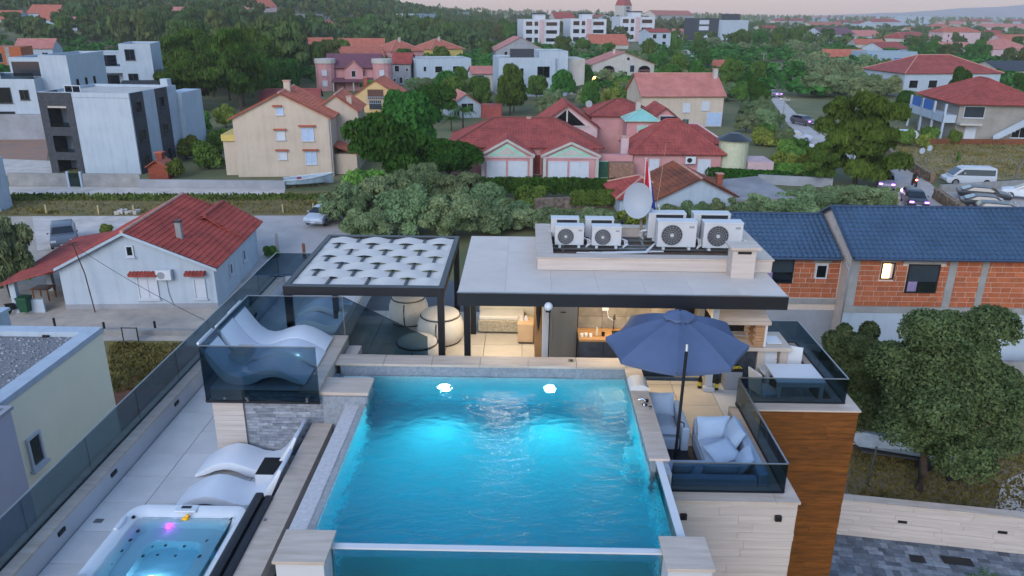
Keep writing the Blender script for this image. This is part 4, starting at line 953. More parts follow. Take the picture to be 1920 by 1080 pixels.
def sheet(e0, e1, r0, r1): return roof_panel(MB(), e0, e1, r0, r1, course=.30, pitch=.25, wave=.065, k=4)
rb = bp(sheet((bx1-.1,32.25,5.42),(bx2,32.25,5.42),(bx1-.1,yr,6.95),(bx2,yr,6.95)), 'roof', m_tile_blue)
bp(roof_panel(MB(), (bx2,38.55,5.42),(bx1-.1,38.55,5.42),(bx2,yr,6.95),(bx1-.1,yr,6.95), k=0), 'roof', m_tile_blue)
bp(sheet((bx0,33.25,5.1),(bx1-.12,33.25,5.1),(bx0,36.25,6.35),(bx1-.12,36.25,6.35)), 'roof', m_tile_blue)
bp(roof_panel(MB(), (bx1-.12,39.2,5.1),(bx0,39.2,5.1),(bx1-.12,36.25,6.35),(bx0,36.25,6.35), k=0), 'roof', m_tile_blue)
m_trimb = M('blue_flashing', '#34445c', .4, .1, metal=.3)
bp(MB().tube([(bx1-.12,yr,7.0),(bx2,yr,7.0)], .07, 8), 'ridge_cap', m_trimb); bp(MB().tube([(bx0,36.25,6.4),(bx1-.14,36.25,6.4)], .07, 8), 'ridge_cap', m_trimb)
bp(MB().tube([(bx1-.14,32.22,5.46),(bx1-.14,yr,7.0)], .07, 6), 'verge_trim', m_trimb); bp(MB().tube([(bx1-.14,38.5,5.46),(bx1-.14,yr,7.0)], .07, 6), 'verge_trim', m_trimb)
bp(MB().tube([(bx1-.1,32.2,5.40),(bx2,32.2,5.40)], .07, 8), 'gutter', m_trimb); bp(MB().tube([(bx0,33.2,5.06),(bx1-.2,33.2,5.06)], .07, 8), 'gutter', m_trimb)
bp(MB().tube([(bx1-.1,33.0,5.0),(bx1-.1,32.52,4.8),(bx1-.1,32.52,.1)], .04, 6), 'drainpipe', m_grey)
# round wall lamp dish on the plaster
t = thing('wall_dish', 'small grey satellite dish on the white plaster of the brick house', 'satellite dish', (22.2, 32.5, 2.3))
MB().disc((0,-.25,0), (-.3,-1,.2), .32, .03, 18).build('dish', m_grey, t); MB().tube([(0,.08,-.1),(0,-.22,0)], .03, 6).build('bracket', m_steel, t); MB().tube([(0,-.25,-.3),(-.2,-.75,.1)], .015, 5).build('feed_arm', m_steel, t)
# boundary wall behind the trees
MB().box(19.5,31.2,0,34,31.4,1.0).build('boundary_wall', m_conc, label='grey concrete block wall at the foot of the white plaster, right picture edge', category='wall')
# --- travertine boundary wall and slate paving at lower right
t = thing('garden_wall', 'long low travertine clad wall between the slate paving and the tree', 'wall', (9.8, 20.0, 0))
p0, p1 = G(1572,1012), G(1960,1050); u = (p1-p0).normalized(); ln = (p1-p0).length+6; n_ = Vector((u.y,-u.x,0))
t.location = p0; t.rotation_euler.z = math.atan2(u.y, u.x)
core = MB().box(-1.5,.04,0,ln,.30,1.30).build('wall_core', m_trav, t)
z = 0; r_ = random.Random(8)
for j in range(8):
    a = -1.5-r_.uniform(0,1.2)
    while a < ln-.05:
        b_ = min(a+r_.uniform(1.2,1.9), ln); a0 = max(a,-1.5); a = b_
        if b_-a0 > .1: MB().box(a0+.003,.002+r_.uniform(0,.008),j*.162+.003,b_-.003,.038,(j+1)*.162-.003).build('plank', m_trav, core)
a = -1.5
while a < ln: MB().box(a,-.02,1.302,min(a+.9,ln)-.006,.33,1.345).build('wall_cap', m_travcapx, t); a += .9
for a in (1.75,4.6): MB().box(a-.13,-.03,.72,a+.13,.001,.80).build('step_light', m_black, t)
# ================================================================= houses of the middle distance
def hl(h, x, y, row):
    return HT(h.matrix_basis @ Vector((x, y, 0)), row)-h.location.z
MATS = dict(w=m_plaster, o=m_plaster2, p=m_pink, pp=m_pinkl, y=m_yell, b=m_beige, g=m_grey, oc=m_ochre, r=m_tile_red, d=m_tile_dull, or_=m_tile_or, pl=m_tile_pale, br=m_tile_brown, dk=m_dgrey, mg=M('roof_mauve', '#6d4552', .7, .2), bl=M('wall_blue', '#5b6d8d', .8, .15), ss=M('shed_blue_white', '#8fa3b5', .6, .2))
def H(name, label, a, b, eave, rise, d, kind='gx', wall='w', roof='r', W_=(), grp=None, ov=.4, cat='house', chim=None, z0=None):
    A, B = G(*a), G(*b); z_ = min(A.z, B.z)-.3
    h, w_ = place(name, label, A, B, cat, grp); h.location.z = z_; far = A.y > 130
    if A.y > 60: bpy.context.view_layer.update()
    ez = HT(A, eave)-z_; wm, rm = MATS[wall], MATS.get(roof)
    kk = dict(k=0, course=.55) if far else dict(k=2, course=.45)
    if kind == 'gx': gable(h, 0, w_, 0, d, ez, rise, 'x', mat=rm, wall=wm, ov=ov, caps=not far, **kk)
    elif kind == 'gy': gable(h, 0, w_, 0, d, ez, rise, 'y', mat=rm, wall=wm, ov=ov, caps=not far, **kk)
    elif kind == 'hip': hip(h, 0, w_, 0, d, ez, rise, mat=rm, wall=wm, ov=ov, **kk)
    elif kind == 'flat': flat(h, 0, w_, 0, d, 0, ez, wm)
    for it in W_:
        f, fa, fz, ww, hh = it[:5]; st = it[5] if len(it) > 5 else 'glass'
        o, u, n = face(h, f, w_, d); L = w_ if f in 'SN' else d
        window(h, o, u, n, fa*L-ww/2, fz*ez, ww, hh, st, far=far)
    if chim: chimney(h, chim[0]*w_, chim[1]*d, ez+.2, ez+rise+.7, .6, m_plaster2)
    return h, w_, ez
g2 = lambda z1=.15, z2=.6, xs=(.2,.5,.8), w_=1.1, hh=1.3, f='S', st='glass': [(f, x, z, w_, hh, st) for z in (z1, z2) for x in xs]
# --- the pink villa
A, B = G(905,338), G(1160,338)
v, w_ = place('pink_villa', 'sprawling pink villa with many dull red tiled roofs and mint green pediments', A, B)
bpy.context.view_layer.update()
k2 = dict(k=3, course=.42, pitch=.3)
e1 = 2.75
hip(v, -3.3, 11.6, 2.2, 11, e1, 2.35, mat=m_tile_dull, wall=m_pink, capmat=m_dark_ridge, **k2)
for x0, x1, ap, nm in ((-.1,4.9,3.95,0),(5.9,11.3,3.75,1)):
    gable(v, x0, x1, -.2, 3.6, e1-.3, ap-e1+.3, 'y', mat=m_tile_dull, wall=m_pink, ov=.2, ovg=.25, caps=False, **k2)
    q = MB(); xm = (x0+x1)/2
    for s_ in (-1, 1):
        e, f = (xm+s_*(x1-x0)/2+s_*.2, e1-.42), (xm, ap-.12)
        q.add([(e[0],-.47,e[1]-.1),(f[0],-.47,f[1]-.1),(f[0],-.47,f[1]+.16),(e[0],-.47,e[1]+.16),(e[0],-.40,e[1]-.1),(f[0],-.40,f[1]-.1),(f[0],-.40,f[1]+.16),(e[0],-.40,e[1]+.16)], [(0,1,2,3),(7,6,5,4),(0,4,5,1),(1,5,6,2),(2,6,7,3),(3,7,4,0)])
    q.build('pediment_frame', m_plaster2, v)
    q = MB().ext([(x0+.5,e1-.45),(x1-.5,e1-.45),(xm,ap-.4)], -.24, -.205, 'y').build('pediment_panel', m_mint, v)
    MB().ext([(x0+1.4,e1-.3),(x1-1.4,e1-.3),(xm,ap-.75)], -.26, -.243, 'y').build('pediment_field', m_plaster2, q)
    MB().box(x0-.1,-.3,e1-.62,x1+.1,-.203,e1-.44).build('cornice', m_pinkl, v)
    for a in (.5, 2.6): window(v, (x0,-.2,0),(1,0),(0,-1), a, .2, 1.9, 1.65, 'shut')
    for x in (x0, x1-.3): MB().box(x,-.5,0,x+.3,-.21,e1-.63).build('column', m_plaster2, v)
window(v, (4.95,2.2,0),(1,0),(0,-1), .1, 0, .75, 2.1, M('red_door','#8a3b33',.6), m_pinkl)
# dormer wing with big triangular window
t0 = 8.6; zr = hl(v, 8.5, 9, 195); ze = hl(v, 6.1, 8, 238)
def tri_wing(x0, x1, y0, y1, ze, zr, mat, wall):
    gable(v, x0, x1, y0, y1, ze, zr-ze, 'y', mat=mat, wall=wall, ov=.25, ovg=.4, z0=e1-.5, capmat=m_dark_ridge, **k2)
tri_wing(5.5, 12.0, 8.2, 15, ze, zr, m_tile_dull, m_pinkl)
q = MB().ext([(6.7,ze+.15),(10.7,ze+.15),(8.7,zr-.45)], 8.13, 8.18, 'y').build('gable_window', m_win, v)
MB().box(8.62,8.08,ze+.15,8.78,8.128,zr-.5).box(6.3,8.08,ze+.0,11.1,8.128,ze+.14).build('frame', m_plaster2, q)
zt = hl(v, 15, 14, 186); hip(v, 11.6, 18.5, 11, 17, zt-1.5, 1.5, mat=m_tile_dull, wall=m_pink, capmat=m_dark_ridge, **k2)
# right hip wing
hip(v, 14.9, 23.6, 1.2, 8.6, 2.35, 2.9, mat=m_tile_dull, wall=m_pink, capmat=m_tile_dull, **k2)
window(v, (14.9,1.2,0),(1,0),(0,-1), 1.6, .7, 1.0, 1.2, 'shut'); window(v, (14.9,1.2,0),(1,0),(0,-1), 6.4, .5, 1.3, 1.4, 'shut')
a_ = MB().box(20.0,.75,1.5,21.0,1.15,2.2).build('wall_air_conditioner', m_whitepl, v); MB().disc((20.4,.748,1.85),(0,-1,0),.25,.01,14).build('fan_grille', m_black, a_)
MB().box(11.2,.9,0,14.8,1.6,2.3).build('entrance_wall', m_pink, v); MB().box(12.4,-.3,0,14.85,.88,1.7).build('garden_room', M('old_brick_wall','#8d6a5a',.9,.3,4), v)
window(v, (11.2,.9,0),(1,0),(0,-1), .2, 0, 1.6, 1.7, M('green_door_glass','#2f5a4a',.3), m_mint)
gable(v, 17.2, 21.6, 9.5, 16, hl(v,17.2,9.5,232), 1.7, 'y', mat=m_tile_dull, wall=m_pink, ov=.3, caps=False, **k2)
window(v, (17.2,9.5,0),(1,0),(0,-1), 1.6, hl(v,19,9.5,236), 2.0, 1.1, 'pale')
zt = hl(v, 16, 6, 228); hip(v, 18.8, 25, 6.5, 11, 2.6, 1.7, mat=m_tile_dull, wall=m_pink, capmat=m_pinkl, name='rear_roof', **k2)
# tower with the green glass pyramid
tz = hl(v, 16.5, 7.0, 228); MB().box(15.0,7.2,2,18.2,10,tz).build('tower', m_pink, v)
MB().add([(14.7,6.9,tz+.02),(18.5,6.9,tz+.02),(18.5,10.3,tz+.02),(14.7,10.3,tz+.02),(16.6,8.6,tz+1.1)], [(0,1,4),(1,2,4),(2,3,4),(3,0,4),(3,2,1,0)]).build('glass_pyramid', M('green_copper_glass','#7fb3ae',.3,.1,.8), v)
q = MB()
for c in ((14.7,6.9),(18.5,6.9),(18.5,10.3),(14.7,10.3)): q.tube([(*c,tz+.05),(16.6,8.6,tz+1.14)], .05, 5)
q.tube([(14.7,6.9,tz+.05),(18.5,6.9,tz+.05)], .07, 5).build('pyramid_ribs', m_mint, v)
window(v, (15,7.2,0),(1,0),(0,-1), 1.1, tz-1.3, 1.1, .9, m_mint)
chimney(v, 14.2, 3.0, 1.5, hl(v,14.2,3.0,256), .75, m_pinkl); chimney(v, 4.6, 6.6, e1+.5, e1+2.4, .45, m_plaster2); chimney(v, 16.8, 12, zt, hl(v,16.8,12,190), .5, m_plaster2)
MB().cyl(20.6,4.9,4.4,.32,.9,14).build('roof_cowl', M('cowl_green','#41504c',.5), v)
q = MB().disc((11.0,8.3,zr+.1),(-.3,-1,.3),.36,.04,18).build('satellite_dish', M('dish_grey','#858a90',.6), v)
tw = MB().cyl(25.0,2.2,0,1.45,hl(v,25,2.2,262),20).build('round_tower', M('pale_green_render','#b1b39a',.85,.1), v)
MB().cyl(25.0,2.2,hl(v,25,2.2,261),1.75,.62,20,.5).build('cone_roof', M('dark_metal_roof','#2f343a',.5,.1), tw)
MB().box(26.4,1.5,0,29,5,1.6).build('side_terrace', m_pinkl, v)
# --- white house with the patchy brown roof
A, B = G(1222,415), G(1388,415)
h, w_ = place('white_house', 'small white gabled house with a patchy brown tile roof behind the satellite dish', A, B)
bpy.context.view_layer.update()
ez = HT(A, 376); gable(h, 0, w_, 0, 7, ez, HT(h.matrix_basis@Vector((w_/2,0,0)), 334)-ez, 'y', mat=m_tile_brown, wall=m_plaster, ov=.25, k=3, course=.35)
chimney(h, w_-.9, 3.2, ez+.3, ez+1.4, .45, M('brick_red','#8e4a36',.8))
hip(h, w_*.35-4.6, w_*.35, 2.5, 8.0, ez-.4, 1.2, mat=m_tile_red, wall=m_plaster, k=3, course=.35, name='side_roof')
A = G(1350,385); fz = 1.9
t = thing('flat_garage', 'low garage with a stained grey flat concrete roof right of the brown roofed house', 'garage', (A.x, A.y, 0))
P_ = [G(x,y,fz) for x,y in ((1340,338),(1420,330),(1492,370),(1380,374))]; P_ = [(p.x-A.x,p.y-A.y) for p in P_]
P_ = P_[::-1]
MB().prism(P_, 0, fz-.2).build('wall', m_plaster2, t); MB().prism(P_, fz-.198, fz).build('flat_roof', M('stained_concrete','#8f8e92',.9,.35,.4,col2='#6e6d70'), t)
# --- house with outside stairs, right edge
A, B = G(1787,263), G(1925,267)
h, w_ = place('stair_house', 'grey two storey house with red hip roof, blue blinds and an outside staircase', A, B)
bpy.context.view_layer.update()
ez = HT(A, 195); d_ = 13
hip(h, 0, w_+1, 0, d_, ez, HT(h.matrix_basis@Vector((w_*.5,d_*.5,0)),146)-ez, mat=m_tile_dull, wall=M('bare_render','#8f8c86',.9,.2,.3), ov=.7, k=2, course=.45, capmat=m_tile_dull)
MB().box(-1.6,.3,ez*.46,-.02,d_,ez*.68).build('balcony', m_plaster, h)
for y in (.4,4,8,12.6): MB().box(-1.6,y,0,-1.35,y+.25,ez-.1).build('balcony_post', m_plaster, h)
for y in (5.0,9.2): MB().box(-1.5,y,ez*.7,-1.44,y+3,ez*.97).build('blue_blind', M('blue_blind_cloth','#2f62a8',.8,.1), h)
window(h, (0,0,0),(1,0),(0,-1), .6, ez*.62, 2.6, 1.5, 'pale'); window(h, (0,0,0),(1,0),(0,-1), 1.2, .1, 1.4, 2.1, 'shut'); window(h, (0,0,0),(1,0),(0,-1), 7, .4, 2, 1.6, 'glass')
MB().box(-.1,-1.4,ez*.44,2.6,-.02,ez*.5).build('porch_roof', m_plaster2, h)
for i in range(10): MB().box(4.2+i*.42,-1.6,i*.27,4.2+(i+1)*.42,-.3,(i+1)*.27).build('stair_step', m_conc, h)
MB().ext([(4.1,.0),(4.1,.9),(8.5,3.7),(9.8,3.7),(9.8,2.7),(8.5,2.7)], -1.72, -1.605, 'y').build('stair_parapet', m_plaster, h)
# --- modern pieces built from several blocks
A, B = G(935,182), G(1040,182)
h, w_ = place('modern_house', 'bright white modern cube house with a dark roof terrace screen', A, B); bpy.context.view_layer.update()
e = HT(A, 108); flat(h, 0, w_, 0, 10, 0, e, m_plaster); flat(h, w_*.72, w_+2.6, .8, 10, 0, HT(A, 96), m_plaster)
MB().box(w_*.2,.3,e,w_*.62,.4,e+1.6).build('screen', m_dgrey, h)
for a, z, ww, hh in ((.1,.55,1.2,1.5),(.38,.55,.6,1.3),(.68,.5,2.4,2.0),(.35,.1,.5,1.1),(.66,.1,1.6,1.3),(.15,.1,1,1.2)): window(h, (0,0,0),(1,0),(0,-1), a*w_, z*e, ww, hh, 'glass', m_dgrey)
MB().tube([(w_*.3,-.06,.2),(w_*.3,-.06,e*.8)], .1, 6).build('drainpipe', m_dgrey, h)
MB().box(w_+2.62,3,0,w_+6.5,11,HT(A,112)).build('rear_wing', m_plaster2, h)
A, B = G(592,171), G(736,171)
h, w_ = place('pink_tower_house', 'pink house with two round white topped towers and a mauve roof', A, B); bpy.context.view_layer.update()
e = HT(A, 128); MB().box(2.4,2,0,w_-2.4,9,e).build('wall', m_pink, h)
roof_parts(h, [((2,1.2,e),(w_-2,1.2,e),(2,5.5,e+2.6),(w_-2,5.5,e+2.6)),((w_-2,9.8,e),(2,9.8,e),(w_-2,5.5,e+2.6),(2,5.5,e+2.6))], MATS['mg'], k=0)
gable(h, w_*.38, w_*.62, .8, 6, e-.2, 1.6, 'y', mat=m_tile_pale, wall=m_pink, k=0, caps=False)
for x in (2.0, w_-2.0):
    q = MB().cyl(x,2,0,2.0,e+.9,14).build('tower', m_pink, h); MB().cyl(x,2,e+.9,2.15,.85,14).build('tower_parapet', m_plaster2, q)
    for z in (.22, .68): window(h, (x-.5,0,0),(1,0),(0,-1), 0, z*e, 1.0, 1.1, 'shut')
roof_parts(h, [((3.4,-1.2,e*.42),(w_-3.2,-1.2,e*.42),(3.4,1.9,e*.56),(w_-3.2,1.9,e*.56))], MATS['mg'], k=0, name='porch_roof')
for x in (3.7, w_*.5, w_-3.6): MB().box(x-.12,-1.0,0,x+.12,-.8,e*.41).build('porch_post', m_plaster2, h)
window(h, (0,2,0),(1,0),(0,-1), w_*.36, .1, 2.6, 2.0, 'glass'); window(h, (0,.8,0),(1,0),(0,-1), w_*.47, e*.6, .9, 1.3, 'glass')
H('grey_house', 'grey rendered house with red roof attached right of the pink towers', (737,160), (771,160), 118, 2.0, 8, 'gx', 'g', 'r', [('S',.25,.62,1.1,1.4,'glass'),('S',.8,.65,.6,.7),('S',.1,.2,.6,.7),('S',.45,.12,.8,1.4),('S',.8,.2,.6,.7)])
A, B = G(650,212), G(762,212)
h, w_ = place('balcony_house', 'ochre gabled house with a white balustrade balcony under its orange roof', A, B); bpy.context.view_layer.update()
e = HT(A, 188); gable(h, 0, w_, 0, 9, e, HT(A,150)-e, 'y', mat=m_tile_or, wall=m_ochre, ov=.5, k=2, course=.45)
window(h, (0,0,0),(1,0),(0,-1), w_*.36, e+.1, w_*.28, 1.7, M('balcony_shade','#5b4038',.9), m_ochre)  # flat dark brown pane paints the shade inside the balcony
railbars(h, (0,0,0),(1,0),(0,-1), w_*.34, w_*.66, e-.5, 1.1, m_plaster, .3, .15)
window(h, (0,0,0),(1,0),(0,-1), w_*.38, .4, w_*.22, 1.6, 'pale', m_ochre); window(h, (0,0,0),(1,0),(0,-1), w_*.1, .8, 1.1, 1.1, 'shut')
chimney(h, w_*.3, 2.5, e, e+3.4, .6, M('brick_chimney','#8a4b35',.8))
A, B = G(1110,152), G(1225,152)
h, w_ = place('arch_house', 'pale house with two arched balconies under a wide orange pink gable roof', A, B); bpy.context.view_layer.update()
e = HT(A, 120); gable(h, 0, w_, 0, 10, e, HT(A,98)-e, 'y', mat=m_tile_pale, wall=m_plaster2, ov=.5, k=0)
for a in (.16, .74):
    mb = MB(); c = [(a*w_+1.5+1.5*math.cos(i*math.pi/10), e*.62+1.1*math.sin(i*math.pi/10)) for i in range(11)]
    mb.ext([(a*w_+3.0,e*.42),*c,(a*w_,e*.42)], -.05, -.01, 'y').build('arch_opening', m_win, h)
    railbars(h, (0,0,0),(1,0),(0,-1), a*w_, a*w_+3, e*.42, .9, m_pink, .35)
window(h, (0,0,0),(1,0),(0,-1), w_*.6, e*.5, 1.2, 1.7, 'pale'); MB().disc((w_*.57,-.02,e+1.2),(0,-1,0),.35,.03,12).build('round_vent', m_black, h); chimney(h, w_*.4, 4, e+1, e+3.2, .5)
# --- three apartment blocks far off
m_apt = M('apartment_grey_white', '#bcc0c8', .85, .1, .5)
for k, (x0, x1, yb, lab) in enumerate(((981,1049,83,'pale three storey apartment block with grey balconies, leftmost of the three'),(1069,1136,82,'pale three storey apartment block with grey balconies, middle of the three'),(1161,1226,78,'pale three storey apartment block with grey balconies, rightmost of the three'))):
    A, B = G(x0, yb), G(x1, yb); h, w_ = place('apartment_block', lab, A, B, 'apartment block', 'three pale apartment blocks'); e = HT(A, yb-47)-A.z
    MB().box(0,0,-.3,w_*.58,14,e).box(w_*.58+.01,.6,-.3,w_,14,e*.99).build('wall', m_apt, h); MB().box(w_*.44,-.04,0,w_*.57,-.005,e-.2).build('pink_strip', m_pinkl, h)
    MB().box(w_*.34,2,e,w_*.62,8,e+2.4).build('stair_head', m_apt, h); MB().box(w_*.34-.4,1.6,e+2.42,w_*.62+.4,8.4,e+3).build('stair_roof', m_dgrey, h)
    for z in (.10,.42,.74):
        for a, ww in ((.07,w_*.17),(.3,w_*.1)): window(h, (0,0,0),(1,0),(0,-1), a*w_, z*e, ww, e*.17, 'glass', m_grey, far=True)
        window(h, (0,.6,0),(1,0),(0,-1), w_*.63, z*e, w_*.3, e*.15, 'glass', m_grey, far=True)
A, B = G(1299,76), G(1345,76); h, w_ = place('modern_house', 'black and white modern house with white side wing among the trees', A, B); e = HT(A,34)-A.z
MB().box(0,0,-.3,w_,12,e).build('wall', m_dgrey, h); MB().box(w_+.01,2,-.3,w_*2.3,12,e*.92).build('side_wing', m_plaster, h); MB().box(w_*1.4,4,e*.92,w_*2,9,e*1.2).build('roof_room', m_dgrey, h)
for z in (.12,.45,.72): window(h, (0,0,0),(1,0),(0,-1), w_*.2, z*e, w_*.4, e*.2, 'shut', m_dgrey, far=True)
A, B = G(1169,42), G(1183,42); h, w_ = place('church_tower', 'slim stone church bell tower with a pointed red roof', A, B, 'church tower'); e = HT(A,10)-A.z
MB().box(0,0,-.3,w_,w_,e).build('shaft', m_plaster2, h); MB().add([(-.2,-.2,e),(w_+.2,-.2,e),(w_+.2,w_+.2,e),(-.2,w_+.2,e),(w_/2,w_/2,e+w_*1.6)], [(0,1,4),(1,2,4),(2,3,4),(3,0,4),(3,2,1,0)]).build('spire', m_tile_red, h)
for z in (.62,.8): window(h, (0,0,0),(1,0),(0,-1), w_*.28, z*e, w_*.44, e*.13, 'glass', m_plaster2, far=True)
# --- the rest, by one builder
H('beige_house', 'large beige house with a long pale red roof directly behind the pink villa', (1200,240), (1352,240), 178, 2.6, 9, 'gx', 'b', 'pl', [('S',.78,.55,1.2,1.3,'shut'),('S',.9,.1,2.2,1.9,'shutb'),('S',.2,.5,1.1,1.3),('S',.55,.5,1.1,1.3,'shut')], chim=(.97,.4))
H('modern_house', 'white flat roofed modern house with two dark square windows beside the long tiled roof', (782,162), (884,160), 110, 0, 9, 'flat', 'w', None, [('S',.15,.55,.7,1.1),('S',.4,.5,1.7,1.4),('S',.72,.5,1.6,1.4),('S',.2,.1,2.2,1.2),('S',.78,.1,1.6,1.0)])
H('terrace_house', 'pale house with a long low weathered tile roof between two white modern houses', (886,172), (972,172), 137, 1.2, 6, 'gx', 'o', 'pl', [('S',.15,.45,2.2,1.8,'pale'),('S',.7,.5,1.2,1.2)])
H('small_house', 'small white house with a pinkish gable roof and white balcony above the palm', (845,222), (902,222), 197, 1.6, 7, 'gy', 'w', 'pl', [('S',.55,.5,2.0,1.4),('S',.2,.2,1.0,1.1)])
MB().box(0,0,0,3.1,2.5,HT(G(903,222),195)).build('red_shed', m_tile_dull, label='small dark red roofed shed right of the pinkish gable house', category='shed', loc=G(903,224))
H('red_roof_house', 'low house with a long flat red tile roof just behind the cream house', (488,200), (598,200), 186, 1.5, 6, 'gx', 'o', 'd')
H('orange_roof_house', 'white orange roofed house behind the pink towers, leftmost of the row', (583,104), (628,104), 88, 3, 9, 'gx', 'w', 'or_', g2())
H('orange_roof_house', 'long pale house with twin orange red roofs', (636,104), (722,104), 89, 3, 10, 'gx', 'w', 'or_', g2(xs=(.3,.6)))
H('orange_roof_house', 'low wide orange roof directly above the mauve roof of the pink towers', (610,118), (722,116), 104, 2.4, 12, 'gx', 'oc', 'or_')
H('pink_house', 'pink house with a salmon hip roof left of the yellow house', (733,116), (795,114), 97, 3.4, 12, 'hip', 'p', 'or_', g2(xs=(.2,.5)), chim=(.5,.4))
H('yellow_house', 'yellow house with an orange hip roof', (808,112), (868,110), 93, 3.2, 12, 'hip', 'y', 'or_', g2(xs=(.2,.5)), chim=(.5,.4))
H('grey_house', 'grey house with a salmon gable roof behind the white cube house', (930,118), (1022,118), 94, 4, 14, 'gy', 'g', 'pl', g2(xs=(.2,.6)))
H('orange_roof_house', 'white house with a steep bright orange roof in front of the apartment blocks', (1108,92), (1178,92), 83, 4.2, 12, 'gx', 'o', 'or_')
H('small_house', 'small white two storey house with red roof beside the right apartment block', (1216,90), (1256,90), 60, 1.5, 10, 'gx', 'w', 'r', g2(xs=(.25,.7), w_=2, hh=2))
H('blue_house', 'small blue house with a red roof beside the road', (1337,142), (1380,141), 127, 1.8, 8, 'gx', 'bl', 'or_', [('S',.3,.3,1,1)])
H('small_house', 'low white house with a pale tiled roof left of the small blue house', (1312,155), (1342,155), 143, 1.6, 8, 'gy', 'w', 'pl', [('S',.3,.3,1,1)])
H('long_roof_house', 'long pale building with an orange roof right of the church tower', (1228,44), (1300,44), 28, 5, 16, 'gx', 'o', 'or_')
H('church_nave', 'white gabled building left of the church tower', (1116,48), (1152,48), 34, 3, 16, 'gy', 'w', 'd', g2(xs=(.3,.7), w_=2, hh=2))
H('red_roof_house', 'house with a dark red roof behind the middle apartment block', (1040,50), (1078,50), 34, 5, 14, 'gx', 'o', 'r')
# right hand cluster
H('red_roof_house', 'wide house with two dull red roofs behind olive trees near the right', (1690,182), (1868,180), 138, 3.2, 14, 'hip', 'w', 'd', [('S',.1,.4,2,1.6),('S',.3,.4,2,1.6)])
H('red_roof_house', 'white house with an orange roof left of the blue and white sheds', (1548,118), (1622,118), 109, 2.8, 8, 'gx', 'w', 'or_', [('S',.3,.3,1,1)])
H('shed', 'low blue and white industrial shed with tanks beside the olive grove', (1622,124), (1716,124), 97, 0, 9, 'flat', 'ss', None, [('S',.06,.1,2,3.6,M('shed_blue_door','#4a7fb5',.6)),('S',.62,.1,3,2.4,M('shed_blue_door2','#3c6fae',.6))], cat='shed')
H('grey_roof_house', 'house with a long grey sheet roof at the right picture edge', (1872,150), (1990,150), 132, 2, 12, 'gx', 'o', 'dk')
rt = [('pink_house','pink two storey house with blue balcony windows and red roof','1765,82,1835,82',60,2.6,12,'hip','pp','or_',g2(xs=(.15,.35,.55))),
('red_roof_house','low house with salmon roof in front of the pink balcony house','1766,98,1822,98',88,2,10,'gx','pp','pl',()),
('pink_house','pink gabled house at the right edge below the tall trees','1858,112,1930,112',92,3.4,14,'hip','pp','pl',g2(xs=(.3,.6))),
('modern_house','white modern house with a flat dark roof on the right skyline','1688,48,1748,48',30,0,14,'flat','w',None,g2(xs=(.8,))),
('red_roof_house','white house with a hipped red roof left of the white modern skyline house','1636,52,1688,52',41,3.6,14,'hip','w','r',g2(xs=(.3,.7))),
('small_house','small white gabled house with dark red roof below the skyline','1610,56,1642,56',44,3,12,'gy','w','d',g2(xs=(.4,))),
('red_roof_house','house with salmon roof and three arches, far right cluster','1520,56,1580,56',47,2.6,12,'gx','o','or_',g2(xs=(.6,.75,.9))),
('red_roof_house','wide cream house with red hip roof at the left end of the right skyline cluster','1462,48,1515,48',39,3,14,'hip','o','r',()),
('white_house','white gabled house with a mauve roof among trees, right cluster','1540,82,1600,80',64,3.4,12,'gx','w','mg',g2(xs=(.2,))),
('red_roof_house','pale house with a long salmon roof right of the mauve roof','1598,80,1650,80',67,3,12,'gx','w','pl',()),
('red_roof_house','house with an orange roof and dark porch below the salmon roofs','1604,94,1658,94',82,2,10,'gx','o','or_',[('S',.5,.2,6,1.6)]),
('red_roof_house','small house with an orange roof half hidden by a broad tree','1704,64,1736,64',57,2.6,10,'gx','o','or_',()),
('red_roof_house','house with a broad dull red roof on the far right skyline','1806,50,1862,50',41,4,16,'hip','o','d',()),
('red_roof_house','long row of salmon roofs at the right edge of the skyline','1842,60,1935,60',51,3.4,16,'gx','o','pl',()),
('white_house','pale house with a light roof high on the right skyline','1512,40,1572,40',32,2.4,14,'gx','w','pl',()),
('white_house','cream house with tiled roof beside the skyline pines at centre right','1600,40,1640,40',33,2,12,'gx','o','or_',())]
for n_, l_, p_, ev, ri, dd, kd, wl_, rf_, ww in rt:
    q = list(map(int, p_.split(','))); H(n_, l_, q[:2], q[2:], ev, ri, dd, kd, wl_, rf_, ww)
